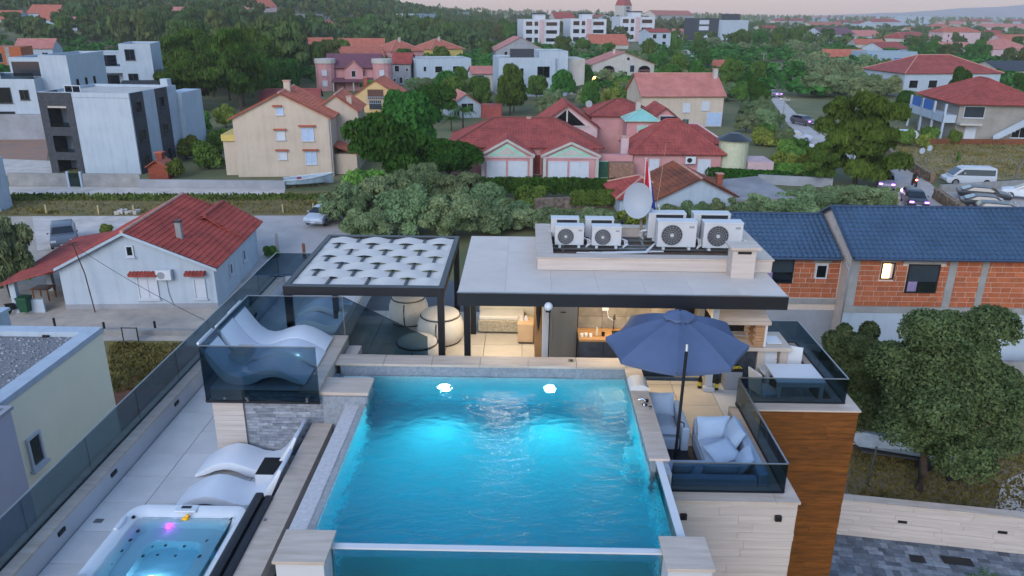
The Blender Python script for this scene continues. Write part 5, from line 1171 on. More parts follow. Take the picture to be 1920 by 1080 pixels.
lf = [('red_roof_house','white house with a long red roof on the wooded hill at far left','52,36,112,36',24,4,14,'gx','w','or_',g2(xs=(.8,),w_=2,hh=2)),
('small_house','small white house with red roof just below the long red roof on the hill','70,50,112,50',36,4,14,'gx','w','or_',()),
('white_house','white house with a pale roof right of the small red roof on the hill','120,58,148,58',40,2,12,'gx','w','pl',g2(xs=(.4,),w_=2,hh=2)),
('red_roof_house','salmon house with a steep red roof among trees on the left hill','172,50,208,50',40,6,14,'hip','pp','or_',()),
('white_house','long white house with flat red roof on the hill above the pines','294,34,346,34',24,3,12,'gx','w','pl',()),
('white_house','low white buildings on the hill left of the factory roofs','438,36,478,36',25,3,12,'gx','w','pl',()),
('pink_house','salmon block house on the hill above the factory roofs','482,24,520,24',12,4,14,'gx','pp','or_',()),
('factory_hall','long pale factory hall with rooftop boxes, left one','512,42,578,42',27,0,20,'flat','g',None,()),
('factory_hall','long pale factory hall with rooftop boxes, right one','592,40,640,40',27,0,20,'flat','g',None,()),
('white_house','white gabled house with a bright orange roof behind the pine wood','388,112,424,112',88,5,12,'gx','w','or_',()),
('white_house','white flat house among the far trees above the yellow house','782,52,818,52',26,0,14,'flat','w',None,g2(xs=(.3,.6),w_=2,hh=3)),
('white_house','small white house in the far trees right of the white flat house','852,40,880,40',22,2,14,'flat','o',None,()),
('white_house','tiny white houses in the far trees left of the white flat house','712,40,730,40',26,2,14,'flat','w',None,())]
for n_, l_, p_, ev, ri, dd, kd, wl_, rf_, ww in lf:
    q = list(map(int, p_.split(','))); H(n_, l_, q[:2], q[2:], ev, ri, dd, kd, wl_, rf_, ww)
for n_, l_, p_, ev, ri, dd, kd, wl_, rf_, ww in [
('red_roof_house','cream house with salmon roof left of the long row of salmon roofs','1770,54,1806,54',45,3,12,'gx','o','pl',()),
('white_house','white house with red roof in the middle of the right skyline','1570,50,1602,50',42,3,12,'gx','w','r',()),
('red_roof_house','small house with bright red roof just right of the white modern skyline house','1752,58,1780,58',50,3,12,'hip','o','or_',()),
('red_roof_house','pale house with broad red roof below the white modern skyline house','1690,84,1744,82',72,3,12,'hip','o','r',g2(xs=(.3,.6))),
('white_house','white house with red roof above the blue and white shed','1655,104,1700,102',92,2.4,10,'gx','w','r',()),
('red_roof_house','salmon roofed house at the right edge above the pink gabled house','1880,86,1935,86',76,3,12,'gx','pp','or_',()),
('red_roof_house','low red roof behind the pink balcony house','1838,74,1880,74',65,3,12,'gx','o','d',()),
('white_house','white house with pale roof left of the black and white modern house','1262,74,1290,74',62,2.5,10,'gx','w','pl',()),
('red_roof_house','house with red roof above the olive grove at the road end','1430,66,1462,66',56,3,12,'gx','o','r',()),
('white_house','white house with dull roof on the far right skyline edge','1890,48,1930,48',40,3,12,'gx','w','d',()),
('white_house','white house with red roof among the far trees at centre left','600,62,636,62',50,3,12,'gx','w','or_',()),
('white_house','white house on the hill between the pines and the factory halls','386,48,420,48',38,3,12,'gx','w','pl',()),
('red_roof_house','red roofed white house on the hill at the left picture edge','-10,48,34,48',36,4,12,'gx','w','or_',())]:
    q = list(map(int, p_.split(','))); H(n_, l_, q[:2], q[2:], ev, ri, dd, kd, wl_, rf_, ww)
# --- garden walls on the left street
def wall(label, a, b, h_, mat, th=.25):
    A, B = G(*a, 0), G(*b, 0); d = B-A; return MB().box(0,0,0,d.length,th,h_).build('garden_wall', mat, label=label, category='wall', loc=A, rz=math.atan2(d.y, d.x))
wall('grey concrete wall in front of the modern block, left of its white gate', (18,350), (128,351), 1.25, m_conc); wall('grey concrete wall in front of the modern block, right of its white gate', (154,351), (265,352), 1.25, m_conc)
wall('low grey block wall in front of the cream house', (262,353), (535,355), .8, m_grey)
g_ = thing('gate', 'white posted glass gate between the two grey concrete walls', 'gate', G(128,351,0)); 
for x in (0, 1.2): MB().box(x,-.02,0,x+.18,.25,1.45).build('post', m_plaster, g_)
MB().box(.19,.08,.1,1.19,.12,1.3).build('gate_panel', m_glass_dark, g_)
gr = thing('garden_barbecue', 'small red brick garden barbecue house with a chimney beside the modern block', 'barbecue', G(280,336,0))
gable(gr, 0, 1.9, 0, 1.6, 1.3, .6, 'y', mat=m_tile_or, wall=M('red_brick','#8a402c',.8,.25,4), ov=.15, k=0, caps=False); MB().box(.6,.7,1.3,1.2,1.3,2.4).build('chimney', M('red_brick2','#83402d',.8), gr); MB().box(.5,.6,2.402,1.3,1.4,2.5).build('chimney_cap', m_tile_or, gr)
wall('rough stone retaining wall under the hedge left of the villa garden', (1000,392), (1170,388), .9, M('rubble_stone','#77685f',.95,.5,3,.8,8), .4)
# ================================================================= plants
m_bark = M('bark', '#4a3f35', .95, .35, 4, .5, 20)
m_barkp = M('pine_bark', '#57453a', .95, .35, 4, .5, 20)
m_oakl = LEAF('holm_oak_leaves', '#1f2f1a', '#67784f', .08, 1.8)
m_broad = LEAF('broad_leaves', '#24401b', '#577d38', .16, .35)
m_dark = LEAF('dark_leaves', '#1d3716', '#3f6527', .10, .6)
m_olive = LEAF('olive_leaves', '#3d5233', '#8b9d72', .14, .6)
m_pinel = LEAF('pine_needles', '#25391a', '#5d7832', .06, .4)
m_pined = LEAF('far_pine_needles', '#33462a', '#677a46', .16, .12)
m_bush = LEAF('bush_leaves', '#345020', '#7a9647', .2, .8)
m_palm = LEAF('palm_leaves', '#1f3a1c', '#5a7a3a', .1, 1)
def leaves(rs, lobes, n, size, shell=(.72,1.04), tilt=.9, asp=1.7, fold=False):
    """n leaf sized faces spread through the outer part of ellipsoid lobes"""
    L = np.array(lobes, float); wgt = (L[:,3]*L[:,4]+L[:,3]*L[:,5]+L[:,4]*L[:,5]); wgt /= wgt.sum()
    k = rs.choice(len(L), n, p=wgt); d = rs.normal(size=(n,3)); d /= np.linalg.norm(d, axis=1)[:,None]
    d[:,2] = np.where(d[:,2] < -.55, -d[:,2], d[:,2])
    r = rs.uniform(*shell, n)**1.0
    p = L[k,:3]+d*L[k,3:6]*r[:,None]
    nn = d*(1-tilt*.5)+rs.normal(size=(n,3))*tilt*.55+np.array([0,0,.25]); nn /= np.linalg.norm(nn, axis=1)[:,None]
    a = np.cross(nn, rs.normal(size=(n,3))); a /= np.linalg.norm(a, axis=1)[:,None]; b = np.cross(nn, a)
    s = size*rs.uniform(.55, 1.3, n)[:,None]
    v = np.stack([p-a*s*asp*.5, p-b*s*.5, p+a*s*asp*.5, p+b*s*.5], 1)
    return v.reshape(-1,3)
def quads_mesh(name, v, mat):
    n = len(v)//4; me = bpy.data.meshes.new(name); me.vertices.add(n*4); me.vertices.foreach_set('co', np.ascontiguousarray(v, np.float32).ravel())
    me.loops.add(n*4); me.loops.foreach_set('vertex_index', np.arange(n*4, dtype=np.int32)); me.polygons.add(n)
    me.polygons.foreach_set('loop_start', np.arange(0, n*4, 4, dtype=np.int32)); me.materials.append(mat); me.update(calc_edges=True); me.validate(); return me
def lobes_for(kind, rs):
    L = []
    if kind in ('broad', 'dark', 'oak'):
        for i in range(16 if kind != 'oak' else 30):
            t = rs.uniform(0, 2*math.pi); z = rs.uniform(.30, .86); rr = rs.uniform(.25, .68)*math.sin(math.pi*min(1,max(0,(z-.12)/.88)))**.6
            r = rs.uniform(.24, .40)*(.75 if kind == 'oak' else 1); L.append((rr*math.cos(t), rr*math.sin(t), z, r, r, r*.42))
        L.append((0,0,.58,.62,.62,.32))
    elif kind == 'olive':
        for i in range(34):
            t = rs.uniform(0, 2*math.pi); z = rs.uniform(.22, .86); rr = rs.uniform(.3, .84)*math.sin(math.pi*min(1,z*.98))**.6
            r = rs.uniform(.13, .27); L.append((rr*math.cos(t), rr*math.sin(t), z, r, r, r*.62))
        L.append((0,0,.45,.62,.62,.33))
    elif kind == 'pine':
        for i in range(36):
            t = rs.uniform(0, 2*math.pi); z = rs.uniform(.26, .93); rr = rs.uniform(.1, .86)*(1.05-.5*abs(z-.55)/.45)
            r = rs.uniform(.16, .30); L.append((rr*math.cos(t), rr*math.sin(t), z, r, r, r*.24))
        L.append((.0,0,.68,.5,.5,.2))
    elif kind == 'bush':
        for i in range(9):
            t = rs.uniform(0, 2*math.pi); z = rs.uniform(.2, .7); rr = rs.uniform(.2, .62); r = rs.uniform(.28, .44); L.append((rr*math.cos(t), rr*math.sin(t), z, r, r, r*.6))
        L.append((0,0,.4,.65,.65,.38))
    return L
def trunk_mesh(kind, rs, mat):
    mb = MB(); top = {'pine': .7, 'oak': .5, 'broad': .5, 'dark': .5}.get(kind, .4); r = .045
    lean = rs.uniform(-.08, .08, 2)
    mb.tube([(0,0,-.02),(lean[0]*.4,lean[1]*.4,top*.35),(lean[0],lean[1],top*.7),(lean[0]*1.2,lean[1]*.7,top)], r, 7, r*.4)
    for i in range(6):
        t = rs.uniform(0, 2*math.pi); z = rs.uniform(.35, .9)*top; e = rs.uniform(.3,.6)
        mb.tube([(lean[0]*z/top,lean[1]*z/top,z),(e*.5*math.cos(t),e*.5*math.sin(t),z+.08),(e*math.cos(t),e*math.sin(t),z+.2)], r*.5, 5, r*.15)
    me = bpy.data.meshes.new('trunk'); me.from_pydata(mb.v, [], mb.f); me.materials.append(mat); return me
LIB = {}
def lib(kind, n, leaf, mat, var=3, bark=None, seed=1, asp=1.7, name=None):
    name = name or kind; LIB[name] = []
    for i in range(var):
        rs = np.random.RandomState(seed*100+i)
        LIB[name].append((quads_mesh('crown', leaves(rs, lobes_for(kind, rs), n, leaf, asp=asp), mat), trunk_mesh(kind, rs, bark or m_bark)))
lib('broad', 6500, .085, m_broad, 4, seed=1); lib('dark', 13000, .058, m_dark, 3, seed=2); lib('olive', 13000, .052, m_olive, 4, seed=3, asp=2.4)
lib('pine', 13000, .056, m_pinel, 4, m_barkp, seed=4, asp=2.2, name='pine'); lib('bush', 4500, .085, m_bush, 3, seed=5)
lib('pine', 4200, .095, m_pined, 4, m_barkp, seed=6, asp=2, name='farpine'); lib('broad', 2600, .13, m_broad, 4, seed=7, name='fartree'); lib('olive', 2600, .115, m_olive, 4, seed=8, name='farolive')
def lobes_low(rs):
    L = []
    for i in range(44):
        z = rs.uniform(.13, .94); t = rs.uniform(0, 2*math.pi); rr = rs.uniform(.25, .92)*(math.sin(math.pi*min(1, z*.8+.12))**.7); r = rs.uniform(.13, .26); L.append((rr*math.cos(t), rr*math.sin(t), z, r, r, r*.36))
    return L+[(0,0,.5,.5,.5,.3)]
LIB['lowpine'] = [(quads_mesh('crown', leaves(np.random.RandomState(91), lobes_low(np.random.RandomState(90)), 26000, .042, asp=2.4), m_pinel), LIB['pine'][0][1])]
NTREE = [0]; SPOTS = []
def tree(kind, label, p, r, hgt, name='tree', cat='tree', group=None, parts=True, rz=None, v=None):
    c, t = LIB[kind][rnd.randrange(len(LIB[kind])) if v is None else v]; rz = rnd.uniform(0, 6.28) if rz is None else rz
    SPOTS.append((p[0], p[1], r)); NTREE[0] += 1
    sx, sy = r*rnd.uniform(.92, 1.08), r*rnd.uniform(.92, 1.08)
    if not parts:
        o = ob(name, c, None, p, rz, label=label, category=cat); o.scale = (sx, sy, hgt)
    else:
        o = ob(name, None, None, p, rz, label=label, category=cat)
        for n_, me in (('trunk', t), ('crown', c)):
            q = ob(n_, me, o); q.scale = (sx, sy, hgt)
    if group: o['group'] = group
    return o
def tpx(kind, label, bx, by, wpx, top, **k):
    """tree whose foot is at picture point bx,by on the ground, crown wpx wide, top at row `top`"""
    p = G(bx, by); return tree(kind, label, p, wpx/2/PXM(p), HT(p, top)-p.z, **k)
# the two trees right of the villa
rs = np.random.RandomState(42)
p = G(1720, 926); H_ = HT(p, 578)
t = thing('holm_oak', 'large bushy grey green tree with bare trunk behind the travertine wall', 'tree', p)
Lb = [(x*1.95+.1, y*2.2, z*H_, a*1.6, b*1.75, c*H_*.66) for k_ in range(2) for x, y, z, a, b, c in lobes_for('oak', rs)[:-1]]+[(0,0,H_*.58,1.6,1.6,1.9)]
for x, y, z, r_ in ((-1.3,-.6,2.8,.8),(1.8,-.4,2.5,.85),(.3,-1.5,2.3,.9),(1.8,0,4.2,.75),(-.8,0,6.0,.8),(1.3,.2,6.1,.8),(.2,.3,5.8,.85),(-1.4,.6,4.6,.8),(1.0,-1.2,4.2,.9),(-.7,-1.4,3.9,.85),(1.9,.6,3.2,.75)): Lb.append((x,y,z,r_,r_,r_*.8))
ob('crown', quads_mesh('crown', leaves(rs, Lb, 130000, .075, shell=(.62,1.12), asp=1.8), m_oakl), t)
mb = MB(); mb.tube([(0,0,-.05),(.03,0,.7),(-.05,.05,1.6),(.1,.1,3.0)], .17, 10, .10)
for a, z in ((.3,1.3),(1.6,1.6),(2.9,1.4),(4.2,1.7),(5.3,1.9)): mb.tube([(0,.03,z),(.7*math.cos(a),.7*math.sin(a),z+.7),(1.7*math.cos(a),1.7*math.sin(a),z+1.6)], .08, 6, .03)
mb.build('trunk', m_bark, t, smooth=True)
p = G(1572, 812); H_ = HT(p, 590)
t = thing('holm_oak', 'dense dark tree close behind the white table terrace of the villa', 'tree', p)
Lb = [(x*2.25, y*1.9, z*H_, a*1.6, b*1.5, c*H_*.8) for x, y, z, a, b, c in lobes_for('oak', rs)]+[(.2,-.7,1.3,1.3,1.0,1.0)]
ob('crown', quads_mesh('crown', leaves(rs, Lb, 75000, .072, shell=(.6,1.06), asp=1.6), m_oakl), t); ob('trunk', LIB['broad'][0][1], t).scale = (2,2,H_)
# centre
tpx('dark', 'large dark green round tree right of the cream house', 728, 352, 165, 212, v=0)
tpx('dark', 'dark low spreading tree left of the pink villa', 842, 345, 150, 262, v=1)
tpx('broad', 'mid green tree standing behind the large dark round tree', 762, 300, 150, 168, v=0)
tpx('dark', 'dark tree between the ochre balcony house and the small pinkish gable house', 815, 232, 90, 150, v=2)
tpx('bush', 'bright green leafy bush at the foot of the large dark tree', 705, 400, 130, 298, name='bush', cat='bush')
for i, (x, y, w_, tp, lab) in enumerate(((655,420,110,345,'grey green olive tree beside the silver parked car'),(715,410,130,322,'olive tree behind the rear edge of the woven pergola, left one'),(790,385,120,306,'tall silvery olive tree in the middle of the grove'),(860,385,110,318,'olive tree in front of the dark tree left of the villa'),(775,440,140,352,'olive tree nearest the pergola, in the middle of the grove'),(690,460,110,392,'low olive bush touching the pergola corner'),(850,448,150,366,'broad pale olive tree behind the right end of the pergola'),(925,440,120,372,'pale silvery olive tree behind the left end of the kitchen roof'),(985,430,100,388,'low silvery olive left of the air conditioners'),(905,400,100,345,'olive tree under the dark hedge of the villa'),(960,415,90,372,'small olive in the shade of the clipped hedge'),(1040,435,110,390,'low olive bush behind the first air conditioner'),(1110,430,100,392,'low olive bush behind the second air conditioner'))):
    tpx('olive', lab, x, y, w_, tp, name='olive_tree', group='olive trees behind the villa')
tpx('bush', 'round dark bush at the left end of the hedge by the villa', 995, 388, 66, 340, name='bush', cat='bush')
tpx('bush', 'bush below the satellite dish beside the brown roofed house', 1185, 425, 80, 385, name='bush', cat='bush')
for i, (x, y, w_, tp) in enumerate(((1255,425,75,384),(1300,428,80,378),(1345,428,85,374),(1390,424,90,368),(1435,420,95,364),(1480,414,100,358),(1530,408,105,350),(1580,402,100,346),(1628,398,95,344),(1662,396,60,350))):
    tpx('olive', ('small olive bush in the row behind the blue roof, its %s from the left' % ('first','second','third','fourth','fifth','sixth','seventh','eighth','ninth','tenth')[i]), x, y, w_, tp, name='olive_tree', group='bushes behind the blue roof')
tpx('lowpine', 'big yellow green pine beside the road, right of the pink villa', 1603, 345, 178, 172, name='pine_tree', v=0)
tpx('pine', 'smaller pine branch mass leaning left beside the big roadside pine', 1530, 350, 74, 262, name='pine_tree', v=1)
tpx('olive', 'large olive tree at the left picture edge beside the porch roof', 22, 560, 125, 398, name='olive_tree')
tpx('olive', 'olive at the far left edge behind the larger olive tree', -18, 540, 110, 400, name='olive_tree')
for x, y, w_, tp, lab in ((372,250,64,204,'round bush right of the white modern block'),(424,240,50,192,'pale round bush in front of the cream house roof'),(350,300,60,250,'dark shrub by the brick barbecue, left one'),(392,318,70,256,'bright green shrub left of the cream house balcony'),(330,335,44,292,'low shrub right of the brick barbecue'),(405,285,56,235,'dark shrub behind the bright green shrub'),(200,440,34,418,'spiky low yucca behind the red porch roof'),(512,482,36,456,'bright low bush beside the white house, near the glass corner')):
    tpx('bush', lab, x, y, w_, tp, name='bush', cat='bush')
# hedges
def hedge(label, a, b, h_, d_, mat, n, seed):
    A, B = G(*a, 0), G(*b, 0); v = B-A; L = v.length; rs = np.random.RandomState(seed)
    Lb = [(x, d_/2+rs.uniform(-.1,.1), h_*.5+rs.uniform(-.06,.06), .55, d_*.55, h_*.52) for x in np.arange(0, L, .4)]
    o = ob('hedge', quads_mesh('hedge', leaves(rs, Lb, n, .13, shell=(.8,1.05)), mat), None, A, math.atan2(v.y, v.x), label=label, category='hedge'); return o
hedge('long dark clipped hedge in front of the pink villa', (905,372), (1158,374), 1.75, 1.2, m_dark, 16000, 1)
hedge('short lighter green clipped hedge right of the round dark bush', (1080,392), (1160,392), 1.5, 1.0, m_bush, 7000, 2)
hedge('low dark hedge between villa and flat garage', (1330,336), (1480,345), 1.1, .9, m_dark, 6000, 3)
hedge('dark hedge behind the villa garden at far right of the round tower', (1420,330), (1560,338), 1.3, 1.2, m_bush, 6000, 4)
# palms and a yucca-like sprays
def palm(label, p, r, hgt, n=22, seed=1, trunk=True):
    t = thing('palm', label, 'palm', p); rs = random.Random(seed); mb = MB()
    if trunk: MB().tube([(0,0,0),(.05,0,hgt*.5),(0,0,hgt)], r*.07, 7, r*.05).build('trunk', m_bark, t)
    for i in range(n):
        a = rs.uniform(0, 6.28); el = rs.uniform(.1, 1.25); L = r*rs.uniform(.8, 1.1); pts = []
        for k in range(8):
            s = k/7; d = L*s; drop = .55*L*s*s
            pts.append(Vector((math.cos(a)*d*math.cos(el*.7), math.sin(a)*d*math.cos(el*.7), hgt+d*math.sin(el)-drop)))
        sd = Vector((-math.sin(a), math.cos(a), 0))
        for k in range(7):
            w_ = r*.20*math.sin(math.pi*(k+.8)/8)
            for s_ in (-1, 1):
                q = pts[k]+sd*s_*w_+Vector((0,0,-w_*.6))+(pts[k+1]-pts[k])*.5
                mb.add([pts[k], pts[k]+(pts[k+1]-pts[k])*.55, q], [(0,1,2)])
        mb.tube(pts, r*.012, 4, r*.004)
    mb.build('fronds', m_palm, t)
p = G(1850,1085,0); palm('young palm in the slate paving at the lower right picture edge', G(1842,1108,0), .62, .35, 12, 3)
palm('small palm beside the pinkish gable house', G(868,240,0), 2.2, 2.4, 26, 4)
palm('dark palm in front of the dark tree beside the small gable house', G(846,246,0), 1.8, 1.6, 22, 5)
# --- scattered trees between the houses
bpy.context.view_layer.update()
FOOT = []
for o in list(S.objects):
    if o.parent is None and o.get('category') in ('house','apartment block','shed','garage','church tower') and o.name != 'modern_villa':
        pts = [o.matrix_world.inverted() @ (c.matrix_world @ Vector(b)) for c in o.children_recursive if c.type == 'MESH' and not c.name.startswith('roof') for b in c.bound_box]
        if pts: FOOT.append((o.matrix_world.inverted(), min(p.x for p in pts), max(p.x for p in pts), min(p.y for p in pts), max(p.y for p in pts), o.location.xy))
def clear(p, m):
    for inv, x0, x1, y0, y1, c in FOOT:
        if abs(c.x-p.x) > 60 or abs(c.y-p.y) > 60: continue
        q = inv @ Vector((p.x, p.y, p.z))
        fr = 1.5 if c.y < 200 else (9 if c.y < 330 else 55)
        if x0-m < q.x < x1+m and y0-m-fr < q.y < y1+m: return False
    return all((p.x-x)**2+(p.y-y)**2 > (.62*(r+m))**2 for x, y, r in SPOTS)
def inpoly(x, y, P_):
    c = False
    for i in range(len(P_)):
        (x1, y1), (x2, y2) = P_[i], P_[i-1]
        if (y1 > y) != (y2 > y) and x < (x2-x1)*(y-y1)/(y2-y1)+x1: c = not c
    return c
ONES = 'first second third fourth fifth sixth seventh eighth ninth tenth eleventh twelfth thirteenth fourteenth fifteenth sixteenth seventeenth eighteenth nineteenth'.split()
ORD = ONES+[b for t_, u_ in (('twenty','twentieth'),('thirty','thirtieth'),('forty','fortieth')) for b in [u_]+[t_+'-'+o for o in ONES[:9]]]
def scatter(poly, n, kinds, rr, hr, labels, group, seed, name='tree', gap=.8):
    r_ = random.Random(seed); xs = [p[0] for p in poly]; ys = [p[1] for p in poly]; k = 0
    P_ = [(G(*p).x, G(*p).y) for p in poly]; wx = [p[0] for p in P_]; wy = [p[1] for p in P_]
    made = {}
    for _ in range(n*40):
        if k >= n: break
        if r_.random() < .6: x, y = r_.uniform(min(xs), max(xs)), r_.uniform(min(ys), max(ys)); ok = inpoly(x, y, poly); p = G(x, y) if ok else None
        else:
            X, Y = r_.uniform(min(wx), max(wx)), r_.uniform(min(wy), max(wy)); ok = inpoly(X, Y, P_); p = Vector((X, Y, terr(X, Y)))
        if not ok: continue
        r = r_.uniform(*rr); kd = r_.choice(kinds)
        if not clear(p, r*gap): continue
        big = p.y < 170
        lab = labels[kinds.index(kd) % len(labels)]
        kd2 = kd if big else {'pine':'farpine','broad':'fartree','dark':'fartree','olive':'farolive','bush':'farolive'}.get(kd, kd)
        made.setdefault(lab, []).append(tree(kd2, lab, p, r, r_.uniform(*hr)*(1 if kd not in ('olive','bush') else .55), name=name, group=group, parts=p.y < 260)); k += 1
    for lab, L_ in made.items():
        L_.sort(key=lambda o: o.location.x/max(1, o.location.y))
        for i, o in enumerate(L_):
            if len(L_) > 1: o['label'] = lab+', '+ORD[i]+' from left'
scatter([(330,105),(560,70),(560,150),(450,212),(345,212)], 34, ['pine'], (4.4,6.2), (9.5,13), ['dark pine of the dense wood behind the white apartment blocks'], 'pine wood on the left', 11, 'pine_tree', .2)
scatter([(205,60),(560,50),(560,95),(330,105),(205,90)], 22, ['pine'], (4,6), (10,14), ['tall pine at the back of the wood above the apartment blocks'], 'back of the pine wood', 12, 'pine_tree', .4)
scatter([(400,160),(620,130),(640,160),(590,175),(430,215)], 12, ['pine','broad'], (2.6,4), (6,9), ['pine between the wood and the pink tower house','leafy tree between the wood and the pink tower house'], 'trees left of the pink towers', 13)
scatter([(-40,50),(200,48),(200,86),(-40,84)], 18, ['broad','pine'], (3.5,5.5), (7,11), ['leafy tree on the slope above the bare brick house','pine on the slope above the bare brick house'], 'trees above the brick house', 14)
scatter([(560,64),(1000,62),(980,88),(560,84)], 30, ['pine','broad'], (4,6), (8,12), ['far pine in the wood behind the orange roofs','far leafy tree in the wood behind the orange roofs'], 'wood behind the orange roofs', 15)
scatter([(560,100),(960,92),(900,135),(760,130),(590,128)], 14, ['broad','olive'], (2.2,3.6), (5,7.5), ['garden tree among the orange roofed houses','grey olive among the orange roofed houses'], 'trees among the orange roofs', 16)
scatter([(760,170),(1110,165),(1120,215),(900,230),(770,215)], 24, ['olive','broad'], (2.0,3.2), (5,7), ['olive tree in front of the white cube house','leafy tree in front of the white cube house'], 'trees before the white cube house', 17)
scatter([(1060,120),(1110,120),(1200,175),(1200,200),(1060,195)], 16, ['olive','bush'], (1.8,3.0), (5,6.5), ['olive tree below the arch house','round bush below the arch house'], 'trees below the arch house', 18)
scatter([(1000,86),(1320,84),(1320,128),(1220,150),(1040,112)], 24, ['broad','olive'], (2.4,4), (5,8), ['leafy tree on the slope below the apartment blocks','olive on the slope below the apartment blocks'], 'trees below the apartments', 19)
scatter([(1235,150),(1330,140),(1392,152),(1400,215),(1390,250),(1350,205),(1240,178)], 20, ['broad','olive'], (2.0,3.2), (4.5,7), ['leafy bush tree left of the curving road','olive left of the curving road'], 'trees left of the road', 20)
scatter([(1372,165),(1422,165),(1448,212),(1442,258),(1385,252)], 12, ['olive','dark'], (1.7,2.5), (4.5,6), ['dark olive beside the left edge of the curving road','dark tree beside the left edge of the curving road'], 'trees along the left road edge', 31, gap=.5)
scatter([(1405,240),(1445,252),(1525,315),(1540,330),(1450,330),(1420,280)], 9, ['bush','olive'], (1.3,2.1), (4,5), ['low garden bush right of the round tower','olive right of the round tower'], 'bushes right of the villa', 21)
scatter([(1490,95),(1620,128),(1740,150),(1740,195),(1540,198),(1500,160)], 34, ['olive'], (2.8,4.2), (6.5,9), ['round dark olive in the grove right of the road'], 'olive grove right of the road', 22, 'olive_tree')
scatter([(1440,62),(1560,70),(1560,100),(1460,98)], 14, ['broad','olive'], (3.5,5.5), (7,10), ['broad leafy tree above the olive grove','olive above the olive grove'], 'trees above the grove', 23)
scatter([(1280,50),(1460,48),(1460,100),(1400,105),(1290,80)], 24, ['broad','olive'], (3,5), (6,9), ['leafy tree around the black and white house','olive around the black and white house'], 'trees around the black house', 24)
scatter([(1640,62),(1920,70),(1990,170),(1860,125),(1700,110)], 26, ['broad','pine'], (2.2,3.6), (5,7.5), ['leafy tree between the red roofs at the right','pine between the red roofs at the right'], 'trees between the right hand roofs', 25)
scatter([(1690,190),(1800,175),(1990,160),(1990,190),(1740,245),(1690,235)], 16, ['dark','olive'], (2,3.2), (4.5,6.5), ['dark garden tree left of the stair house','olive left of the stair house'], 'trees by the stair house', 26)
scatter([(1660,262),(1780,262),(1800,275),(1700,280)], 6, ['bush'], (1.0,1.6), (3.4,4.5), ['low green shrub along the top of the dry field'], 'shrubs along the field', 27, 'bush')
tpx('bush', 'single small dark conifer standing in the dry field', 1795, 305, 12, 284, name='bush', cat='bush')
# --- far woods as one mass each
def wood(name, label, n, region, mat, seed, hr=(7,12), per=90):
    rs = np.random.RandomState(seed); out = []; k = 0; base = []
    for i in range(5):
        b = leaves(rs, lobes_for('broad' if i % 2 else 'pine', rs), per, .30, asp=1.3); base.append(b)
    tries = 0
    while k < n and tries < n*12:
        tries += 1; p = region(rs)
        if p is None: continue
        x, y = p; z = terr(x, y)
        if not clear(Vector((x,y,z)), 3): continue
        r = rs.uniform(3, 5.5); h_ = rs.uniform(*hr); a = rs.uniform(0, 6.28); b = base[rs.randint(5)]; c, s = math.cos(a), math.sin(a)
        out.append(np.stack([x+r*(b[:,0]*c-b[:,1]*s), y+r*(b[:,0]*s+b[:,1]*c), z+h_*b[:,2]], 1)); k += 1
    return ob(name, quads_mesh(name, np.concatenate(out), mat), None, None, 0, label=label, category='wood', kind='stuff')
def reg(y0, y1, a0, a1, pw=1.0):
    def f(rs):
        y = y0+(y1-y0)*rs.uniform()**pw; a = rs.uniform(a0, a1); return (a*y, y)
    return f
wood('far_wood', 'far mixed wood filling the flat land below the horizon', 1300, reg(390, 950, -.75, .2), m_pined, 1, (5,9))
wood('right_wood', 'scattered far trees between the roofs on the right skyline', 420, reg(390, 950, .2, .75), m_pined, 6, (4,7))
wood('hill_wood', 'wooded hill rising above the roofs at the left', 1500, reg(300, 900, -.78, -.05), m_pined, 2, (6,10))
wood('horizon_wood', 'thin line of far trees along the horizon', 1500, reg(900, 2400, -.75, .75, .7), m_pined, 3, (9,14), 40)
wood('mid_scrub', 'green scrub filling the gaps between the houses', 950, reg(150, 400, -.72, .72, .8), m_broad, 4, (2.0,3.6), 70)

# --- grass and weeds that nobody could count
m_tuft = LEAF('dry_tufts', '#4d4a24', '#8c7f4c', .0, .6); m_weed = LEAF('green_weeds', '#2f401c', '#66783a', .0, .6)
def tufts(name, label, poly, n, size, mat, seed):
    rs = np.random.RandomState(seed); W_ = [(G(*p, 0).x, G(*p, 0).y) for p in poly]; xs, ys = zip(*W_); P_ = []
    cl = [(rs.uniform(min(xs), max(xs)), rs.uniform(min(ys), max(ys)), rs.uniform(.4, 2.2)) for _ in range(60)]
    while len(P_) < n:
        if rs.rand() < .6: c = cl[rs.randint(60)]; x, y = c[0]+rs.normal()*c[2], c[1]+rs.normal()*c[2]*.6
        else: x, y = rs.uniform(min(xs), max(xs)), rs.uniform(min(ys), max(ys))
        if inpoly(x, y, W_): P_.append((x, y))
    P_ = np.array(P_); a = rs.uniform(0, 6.28, n); s = size*rs.uniform(.5, 1.4, n); d = np.stack([np.cos(a), np.sin(a), 0*a], 1)*(s*.5)[:,None]; b = np.concatenate([P_, np.full((n,1), .03)], 1); up = np.stack([rs.normal(size=n)*s*.3, rs.normal(size=n)*s*.3, s], 1)
    return ob(name, quads_mesh(name, np.stack([b-d, b+d, b+d*.5+up, b-d*.5+up], 1).reshape(-1,3), mat), None, None, 0, label=label, category='grass', kind='stuff')
tufts('grass', 'dry grass tufts on the strip beside the gravel track', [(-60,369),(640,366),(640,402),(-60,404)], 4200, .12, m_tuft, 1)
tufts('grass', 'green weeds along the edge of the gravel track', [(-60,366),(620,366),(620,376),(-60,378)], 2500, .2, m_weed, 2)
tufts('grass', 'sparse dry grass on the ground under the big oak', [(1590,850),(1990,760),(1990,1000),(1590,955)], 9000, .09, m_tuft, 3)
tufts('grass', 'dry grass of the field behind the van', [(1672,272),(1920,268),(1990,300),(1985,328),(1790,342),(1725,325)], 4500, .15, m_tuft, 4)
